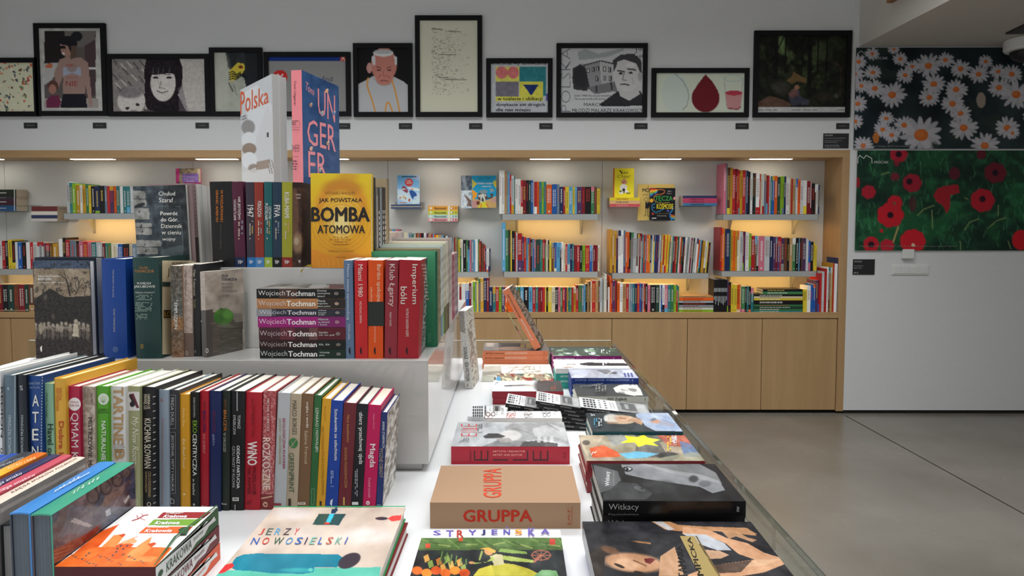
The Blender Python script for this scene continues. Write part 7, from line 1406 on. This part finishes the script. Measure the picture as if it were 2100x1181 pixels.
p.poly([(92, 525), (140, 500), (190, 470), (330, 475), (380, 500), (418, 530), (418, 700), (92, 700)], 'b4b6ba'); p.ell(262, 400, 80, 102, 'b8786c'); p.ell(262, 400, 66, 118, 'b8786c'); p.ell(264, 470, 56, 58, 'bc7c70'); p.ell(172, 418, 16, 32, 'c09088'); p.ell(258, 326, 62, 22, 'd0d0d0'); p.poly([(188, 350), (205, 330), (212, 400), (190, 400)], 'c8c8c8'); p.poly([(325, 340), (342, 352), (340, 400), (328, 400)], 'c8c8c8'); p.ell(258, 318, 58, 14, 'a8a8ac', .8)
for s in (-1, 1): p.line([(262 + s * 44, 410), (262 + s * 18, 420)], 7, '7c4840'); p.ell(262 + s * 32, 432, 12, 5, '5c3430'); p.line([(262 + s * 18, 460), (262 + s * 36, 480)], 4, '8c5048')
p.line([(262, 430), (256, 466), (276, 470)], 4, '9c5c50'); p.line([(240, 498), (262, 494), (286, 500)], 6, '7c443c'); p.line([(190, 470), (230, 520), (262, 528), (300, 520), (330, 475)], 4, '9c9ca0')
p.line([(165, 480), (158, 525), (190, 620), (212, 700)], 9, 'd0903c'); p.line([(312, 495), (332, 560), (362, 700)], 9, 'd0903c'); p.line([(270, 700), (276, 640), (285, 628), (298, 640), (320, 700)], 9, 'd0903c')
F, p = frame(852, 31, 988.5, 239, 'tallest frame, cream sheet with faint pencil notations', 'ccccb8')
for k in range(420):
    y = R_.uniform(170, 580); x = R_.gauss(0, 1); x = 555 + abs(R_.gauss(0, .5)) % 1 * 225; l = R_.uniform(4, 22)
    if 200 < y < 260 and x < 640 and R_.random() < .6: continue
    q = R_.random(); p.line([(x, y), (x + (l if q < .6 else 2), y + (2 if q < .6 else l * .7))], R_.uniform(1.5, 4), R_.choice(['8c8a7c', '6c6a60', '9c9088', 'a89c84']), .6)
for x0, y0, x1 in ((600, 335, 700), (640, 488, 768), (660, 192, 730), (555, 178, 615), (600, 475, 660)): p.line([(x0, y0), (x1, y0 + 2)], 5, '4c4c44', .8)
F, p = frame(997, 119, 1133.5, 240, 'print with pink circles, teal and yellow blocks and Polish slogan', 'b0b4b8')
p.rect(950, 408, 1095, 500, 'ccc860'); p.rect(1095, 408, 1260, 500, '2c7880'); p.rect(1240, 500, 1260, 590, '2c7880'); p.rect(950, 502, 1092, 594, '706c78'); p.rect(1095, 502, 1240, 622, 'ccc850'); p.rect(950, 594, 1095, 622, 'ccc850'); p.rect(1258, 576, 1284, 622, '5c4c90'); p.ell(987, 446, 37, 38, 'c87070'); p.ell(1058, 446, 35, 38, 'c87070'); p.poly([(1118, 520), (1216, 520), (1168, 590)], '1c3068'); p.noise(.03, 20, 3)
for s, x0, y0, x1, y1 in (('panie oraz wy dziewczęta', 908, 378, 1262, 402), ('w toalecie i ubikacji', 960, 596, 1236, 624), ('dotykacie się drogich', 952, 634, 1252, 658), ('dla nas miejsc', 952, 666, 1166, 690)): F.text(s, x0, y0, x1, y1, '24282c', '', .02)
F, p = frame(1141, 88, 1329, 240, 'grey stamp-like print of a man beside a modernist house, lettered POLSKA', 'b8babc')
p.poly([(1455, 320), (1500, 300), (1580, 330), (1740, 296), (1740, 310), (1640, 350), (1560, 360), (1460, 370)], '8c9494', .8); p.poly([(1424, 420), (1470, 395), (1535, 440), (1535, 520), (1510, 560), (1430, 550), (1420, 480)], '38383c'); p.ell(1480, 470, 50, 70, '2c2c30', .8, 0, .3)
p.poly([(1498, 400), (1590, 378), (1600, 520), (1530, 540)], '8c8c90'); p.poly([(1598, 376), (1668, 390), (1672, 500), (1602, 520)], 'a8aaac'); p.line([(1490, 402), (1598, 374), (1672, 392)], 7, '2c2c30')
for x, y in ((1510, 420), (1540, 412), (1568, 408), (1562, 468), (1610, 410), (1640, 414), (1612, 466), (1645, 468)): p.rect(x, y, x + 18, y + 30, '2c2c30'); p.rect(x + 5, y + 5, x + 12, y + 26, 'c0c0c0')
p.poly([(1510, 540), (1680, 500), (1700, 560), (1560, 580)], '5c5c60', .8); p.line([(1570, 530), (1570, 565)], 9, '2c2c30'); p.line([(1660, 510), (1665, 550)], 9, '2c2c30')
p.poly([(1590, 640), (1700, 560), (1840, 560), (1865, 600), (1865, 650), (1600, 655)], '2c2c30'); p.poly([(1700, 540), (1830, 530), (1835, 580), (1770, 620), (1715, 590)], 'b4b4b4'); p.ell(1760, 450, 86, 112, 'bcbcbc'); p.poly([(1675, 440), (1670, 370), (1720, 335), (1800, 330), (1845, 370), (1850, 450), (1835, 440), (1815, 390), (1740, 365), (1700, 380), (1688, 420)], '3c3c40'); p.ell(1838, 470, 14, 28, '9c9c9c')
p.line([(1700, 436), (1740, 440)], 9, '3c3c40'); p.line([(1762, 424), (1810, 430)], 9, '3c3c40'); p.ell(1718, 452, 14, 6, '2c2c30'); p.ell(1780, 448, 14, 6, '2c2c30'); p.line([(1742, 440), (1730, 490), (1752, 495)], 5, '5c5c5c'); p.line([(1718, 520), (1745, 518), (1770, 524)], 8, '3c3c40'); p.ell(1780, 400, 30, 14, 'd0d0d0', .8, 0, .5); p.line([(1790, 480), (1800, 520)], 5, '8c8c8c', .6)
F.text('POLSKA', 1352, 296, 1410, 688, '6c7078', 'u', -.02).text('2', 1790, 290, 1824, 350, '3c4044', '', -.02).text('00', 1828, 292, 1862, 312, '3c4044').text('zł', 1828, 334, 1860, 354, '3c4044').text('MARCIN  MACIEJOWSKI', 1492, 634, 1858, 658, '24242a', '', .0).text('MŁODZI MALARZE KRAKOWSCY', 1420, 668, 1855, 690, '24242a', '', .005).text('Until 1948 this house would be', 1432, 582, 1670, 594, '4c4c50').text('The local motifs will enrich', 1432, 602, 1625, 614, '4c4c50')
cr(1330, 0, 2.727)
F, p = frame(1336, 139, 1538, 240, 'wide print of a dark red drop between a glass and a pale drop', 'c0c8b8')
p.ell(150, 520, 76, 105, 'b8c4bc'); p.poly([(150, 412), (90, 490), (215, 490)], 'b8c4bc'); p.line([(150, 414), (190, 450), (218, 500), (226, 540), (215, 590), (190, 615)], 4, '6c7c7c', .8); p.ell(319, 548, 78, 80, '641822', 1, 0, .03); p.poly([(319, 414), (283, 460), (250, 510), (390, 510), (360, 460)], '641822')
p.line([(422, 436), (436, 590), (450, 612), (500, 612), (516, 590), (528, 436)], 5, '9cacac', .8); p.ell(474, 438, 54, 20, 'a8b8b0'); p.ell(474, 438, 46, 15, 'c0c8b8'); p.poly([(428, 520), (526, 518), (514, 596), (494, 610), (450, 610), (438, 592)], 'b88484'); p.ell(477, 520, 48, 14, 'a83848'); p.line([(442, 604), (500, 612), (514, 598)], 7, '8c2c3c', .8)
F, p = frame(1545, 62, 1748.5, 240, 'large square print of a dark forest with reclining figures', '161812')
p.rect(600, 180, 1130, 650, 'b4b4b4'); p.rect(610, 193, 1116, 600, '14160f')
p.noise(.0, 4, 2); 
X, Y = p.L(); inn = ((X > 610) & (X < 1116) & (Y > 193) & (Y < 600)); n1 = fbm(p.ny, p.nx, 7, 21, 5); n2 = fbm(p.ny, p.nx, 18, 8, 3)
lightm = np.exp(-((X - 800) / 150) ** 2 - ((Y - 270) / 110) ** 2); p.mix((inn * np.clip((n1 - .42) * 4, 0, 1) * np.clip(lightm * 1.3 + .1, 0, 1)), '6c8454', .9); p.mix(inn * np.clip((n2 - .5) * 5, 0, 1) * np.clip(1 - np.abs(Y - 430) / 150, 0, 1) * np.clip(1 - np.abs(X - 900) / 160, 0, 1), '54683c', .7)
for x, w in ((716, 22), (905, 24), (770, 8), (862, 8), (950, 7), (1000, 9)): p.line([(x, 195), (x - 6, 370 + w * 5)], w, '0e0f0c')
p.line([(716, 300), (690, 220)], 7, '0e0f0c'); p.line([(716, 290), (760, 200)], 7, '0e0f0c')
p.poly([(612, 570), (680, 535), (760, 560), (800, 585), (790, 598), (612, 598)], '5c4438', .9); p.ell(735, 490, 50, 40, '3c3a34', .8, .5, .6); p.poly([(770, 450), (800, 430), (810, 400), (850, 425), (885, 440), (880, 465), (830, 455), (800, 470)], '6c5434', .9); p.poly([(780, 540), (820, 490), (845, 500), (850, 540), (900, 560), (895, 585), (800, 590)], '3c3c4c', .9); p.poly([(780, 530), (800, 500), (830, 490), (840, 530), (800, 550)], '6c4c48', .9); p.ell(830, 488, 14, 12, '8c6450'); p.line([(1055, 360), (1080, 380), (1075, 450), (1070, 530)], 12, '2c2420'); p.ell(1050, 358, 10, 10, '3c2c28'); p.ell(980, 545, 60, 20, '2c261e', .8, 0, .5); p.ell(1050, 535, 12, 14, '4c4c44', .8)
p.noise(.03, 30, 4, octv=2); F.greek(615, 610, 1100, 620, '7c8080', '', 1, 4)
# small black captions
cap = [(49, 76), (190.5, 217.5), (401, 428), (692, 718), (818, 845), (962, 989), (1106, 1133), (1301, 1328), (1508.5, 1535.5), (1715, 1742)]
cl = ['scattered scraps print', 'woman in sunglasses print', 'woman and baby print', 'error window print', 'skullcap portrait print', 'pencil notations print', 'pink circles print', 'POLSKA stamp print', 'red drop print', 'dark forest print']
def plaque(x0, y0, x1, y1, label, lines, grp):
    P, Q = atY(x0, y1, YW - .004), atY(x1, y0, YW - .004); w, h = Q.x - P.x, Q.z - P.z
    m = MB(); m.box(-w / 2, w / 2, -.004, 0, 0, h); o = m.build('caption_plaque', BLK2); o.location = (P.x + w / 2, YW - (.01 if x0 > 1745 else 0) - .0005, P.z); tag(o, label, 'label', grp)
    M = Matrix.Translation(o.location); F = Face(o, (-w / 2, -.004, h), (w, 0, 0), (0, 0, -h), (0, -1, 0), M, 0, MATTE, 1)
    for s, u0, v0, u1, v1, b in lines: F.text(s, u0, v0, u1, v1, 'b8babc', '', b, raw=True)
for (a, b), c in zip(cap, cl): plaque(a, 252.5 if a > 500 else 251.5, b, 264.5 if a > 500 else 263, 'small black caption plaque under the ' + c, [('Marcin Maciejowski', .22, .42, .78, .58, 0)], 'small black caption plaques')
plaque(1688, 273.5, 1741, 304, 'larger black price plaque below the dark forest print', [('MOCAK BOOKSTORE', .05, .08, .36, .18, .02), ('Reprodukcje prac z kolekcji MOCAK-u', .05, .29, .86, .37, 0), ('Reproductions of works from', .05, .46, .72, .53, 0), ('the MOCAK Collection', .05, .57, .55, .63, 0), ('W ramie | Framed 350 zł', .05, .77, .62, .85, .02), ('W tubie | In a tube 100 zł', .05, .88, .66, .95, .02)], 'price plaques')
plaque(1747.5, 531.5, 1793, 563, 'larger black price plaque under the poppy beach towel', [('MOCAK BOOKSTORE', .05, .10, .40, .19, .02), ('Ręcznik plażowy', .05, .38, .46, .47, 0), ('Beach Towel', .05, .52, .38, .60, 0), ('80 zł', .05, .83, .24, .93, .02)], 'price plaques')
# ================================================================ beach towels
def towel(x0, y0, x1, y1, label, bg):
    Yt = YW - .02
    P, Q = atY(x0, y1, Yt), atY(x1, y0, Yt); w, h = Q.x - P.x, Q.z - P.z
    o = boxo('beach_towel', 0, w, -.004, .0, 0, h, MATTE); o.location = (P.x, Yt, P.z); tag(o, label, 'towel', 'printed beach towels on the wall')
    a = o.data.color_attributes['Col']; a.data.foreach_set('color', [.3, .3, .28, 1] * len(a.data))
    F = Face(o, (0, -.0042, h), (w, 0, 0), (0, 0, -h), (0, -1, 0), Matrix.Translation((P.x, Yt, P.z)), 0, MATTE, 1.25)
    return F, F.pic(1.7, bg, 420, name='woven_print')
cr(1330, 0, 2.727)
F, p = towel(1750, 97.5, 2290, 305, 'beach towel printed with white daisies, upper of two', '1b262a')
p.noise(.05, 9, 2); p.noise(.5, 14, 5, '2c3a30', .8)
R_ = random.Random(8)
def daisy(x, y, r, sq=.85, n=15, c='b0aeb4', cc='b8622c', cr_=.27):
    a0 = R_.uniform(0, 6)
    for k in range(n):
        a = a0 + k * 2 * math.pi / n + R_.uniform(-.1, .1); L = r * R_.uniform(.85, 1.05); cx, cy = x + math.cos(a) * L * .58, y + math.sin(a) * L * .58 * sq
        p.ell(cx, cy, L * .44, r * .13, c if k % 3 else 'a3a2a9', .96, math.atan2(math.sin(a) * sq, math.cos(a)), .2)
    p.ell(x, y, r * cr_, r * cr_ * .85, cc); p.ell(x - r * .05, y - r * .05, r * cr_ * .6, r * cr_ * .45, 'c8743c', .6, 0, .5)
DL = [(1175, 345, 50), (1250, 300, 42), (1372, 275, 36), (1408, 330, 46), (1475, 372, 44), (1565, 368, 76), (1660, 335, 50), (1745, 385, 60), (1150, 415, 60), (1255, 405, 50), (1435, 420, 52), (1595, 470, 70), (1720, 500, 68), (1845, 415, 60), (1885, 345, 44), (1955, 400, 50), (2030, 415, 62),
      (1190, 480, 46), (1265, 495, 62), (1362, 530, 82), (1570, 545, 62), (1170, 580, 56), (1960, 490, 66), (2056, 528, 92), (1700, 580, 70), (1745, 635, 62), (1330, 662, 48), (1155, 680, 50), (1430, 700, 62), (1310, 725, 56), (1762, 715, 84), (1525, 755, 124), (1360, 755, 52), (2005, 715, 74), (2035, 745, 40), (1880, 815, 84), (1200, 815, 60), (2180, 640, 90), (2260, 480, 80), (2300, 760, 90), (2150, 330, 70), (2380, 400, 80), (2480, 640, 90), (2420, 780, 80)]
for x, y, r in DL: daisy(x, y, r, cr_=.32 if r > 100 else .27)
p.ell(1860, 560, 26, 44, '9c8c80', .9); p.ell(1272, 770, 18, 30, 'b86c30', .9); p.ell(1600, 820, 20, 30, '3c4a40', .5)
F.line([(1168, 320), (1168, 300), (1190, 285), (1206, 300), (1222, 288), (1240, 300), (1240, 330)], 3, 'b8b8bc').text('MOCAK', 1255, 318, 1338, 332, 'b0b0b4', '', .01).text('Marta Deskur | Daisy, 2017, ręcznik plażowy', 1180, 812, 1490, 824, '8c8c90')
cr(1700, 290, 3.81)
F, p = towel(1752.5, 308.5, 2290, 513.5, 'beach towel printed with red poppies in grass, lower of two', '173626')
X, Y = p.L(); p.noise(.6, 5, 3, '1f5c34', .2); 
n1 = fbm(p.ny, p.nx, 40, 4, 3); n2 = fbm(p.ny * 1, p.nx, 9, 6, 4); p.mix(np.clip((n1 - .5) * 5, 0, 1), '2c6c44', .5); p.mix(np.clip((n2 - .52) * 5, 0, 1), '0e201c', .7)
for k in range(420):
    x, y = R_.uniform(200, 2280), R_.uniform(80, 850); l = R_.uniform(20, 90); a = R_.uniform(-.5, .5); c = R_.choice(['2c7048', '3c7c4c', '123024', '0f241e', '48805c', '1c5030'])
    p.line([(x, y), (x + a * l, y - l)], R_.uniform(4, 9), c, .6)
for pts in ([(690, 580), (740, 530), (820, 500)], [(810, 680), (805, 540)], [(1060, 690), (1100, 630), (1170, 605)], [(1240, 680), (1310, 620), (1385, 595)], [(410, 260), (470, 240)], [(1060, 440), (1088, 452)], [(1325, 500), (1320, 580)], [(500, 800), (545, 660)], [(1420, 840), (1400, 780)], [(1025, 780), (1030, 850)]): p.line(pts, 7, '7c8c58', .9)
p.line([(490, 820), (540, 670)], 12, 'a88c58', .9)
def poppy(x, y, rx, ry, c='a81c28', dk=None, n=7, ang=0, al=1):
    for k in range(n):
        a = k * 2 * math.pi / n + ang; p.ell(x + math.cos(a) * rx * .42, y + math.sin(a) * ry * .42, rx * .58, ry * .58, c, al, a, .12)
    if dk: p.ell(x + dk[0], y + dk[1], 24, 24, '1c0c1c', .95, 0, .3)
poppy(545, 100, 70, 60, 'a02030', (0, 0)); p.ell(530, 160, 25, 35, '8c2030', .8, 0, .4); poppy(515, 275, 36, 34, '6c2030', None, 6, 0, .8); poppy(650, 325, 76, 70, '8c1c2c', (-22, -12)); poppy(310, 395, 58, 50, '981c2c', None); poppy(210, 320, 20, 60, '8c1c28', None)
poppy(980, 250, 44, 60, '541c28', None, 6, 0, .8); poppy(1190, 100, 36, 50, '5c1c28', None, 6, 0, .8); poppy(1300, 245, 90, 76, '641826', (0, 0), 7, 0, .9); poppy(480, 575, 108, 90, 'b01c28', (0, 0)); poppy(515, 480, 60, 60, 'ac1c28', None); p.ell(512, 485, 12, 10, '5c5438')
p.poly([(850, 365), (920, 345), (1010, 335), (1020, 400), (950, 420), (940, 540), (915, 560), (890, 500), (840, 470), (815, 420)], '981c28', .95); poppy(1200, 460, 96, 90, 'a01c2a', (0, -10)); poppy(655, 780, 102, 88, 'b41c28', None, 9); p.ell(660, 810, 14, 12, 'c8b8a0'); poppy(330, 805, 62, 66, 'a81c2a', (0, 0)); poppy(455, 815, 56, 50, 'a42030', None); p.ell(655, 490, 30, 60, '541c28', .7, 0, .5); poppy(1500, 770, 70, 90, 'b01824', None); p.ell(410, 698, 14, 14, 'a81c28')
for x, y, r in ((1720, 300, 80), (1900, 520, 100), (2080, 700, 90), (1780, 720, 60)): poppy(x, y, r, r * .85, 'a41c28', (0, 0))
F.line([(226, 172), (226, 132), (240, 108), (272, 134), (290, 108), (334, 132), (336, 172)], 6, 'b4b8b4').text('MOCAK', 354, 152, 466, 172, 'b4b8b4', '', .012).text('Marta Deskur | Poppy, 2017, ręcznik plażowy | beach towel', 240, 812, 1000, 826, '7c7c74')
# ================================================================ wall and ceiling fittings
def wall_pt(x, y): q = atY(x, y, YW - .01); return q
P, Q = wall_pt(1827, 563.5), wall_pt(1904, 543); w, h = Q.x - P.x, Q.z - P.z
t = empty('light_switch_panel', (P.x + w / 2, YW - .01, P.z), 'white four-gang light switch panel on the wall right of the niche', 'switch')
o = boxo('frame_plate', -w / 2, w / 2, -.008, 0, 0, h, WPL, t, .002)
for k in range(4):
    a = -w / 2 + w * (.045 + .2325 * k); boxo('rocker', a, a + w * .205, -.012, -.0075, h * .14, h * .86, WPL, t, .0015)
P, Q = wall_pt(1847.5, 530), wall_pt(1872, 513.5)
o = boxo('sensor_box', -.045, .045, -.03, 0, 0, .075, WPL, None, .004); o.location = ((P.x + Q.x) / 2, YW - .0102, P.z); tag(o, 'small white junction box peeking out under the poppy towel', 'box')
# dome camera under the soffit
c0 = atY(2110, 87, 5.45)
t = empty('dome_camera', (c0.x, 5.45, zS), 'white and black dome camera hanging under the soffit, upper right', 'camera')
m = MB(); m.lathe([(.10, 0), (.158, -.004), (.162, -.02), (.162, -.075), (.150, -.09), (.12, -.094)], 32); m.build('housing', WPL, t, smooth=False)
m = MB(); m.lathe([(.122, -.09), (.118, -.118), (.098, -.145), (.062, -.163), (.02, -.17)], 28); m.build('dome', BLK2, t, smooth=True)
a = atZ(2062, 67, zS); b = atZ(2110, 44, zS)
m = MB(); m.poly([(a.x, a.y, zS - .002), (a.x + .16, a.y, zS - .002), (b.x + .7, b.y, zS - .002), (b.x + .02, b.y, zS - .002)]); 
m.hexa([(a.x, a.y, zS - .012), (a.x + .12, a.y, zS - .012), (b.x + .5, b.y, zS - .012), (b.x, b.y, zS - .012), (a.x, a.y, zS - .0005), (a.x + .12, a.y, zS - .0005), (b.x + .5, b.y, zS - .0005), (b.x, b.y, zS - .0005)])
tag(m.build('ceiling_slot_vent', BLK2), 'dark slanted slot in the soffit beside the dome camera', 'vent')
flush_faces()
for p_ in PICS: p_.build()
print('pic verts', sum(p_.nx * p_.ny for p_ in PICS))
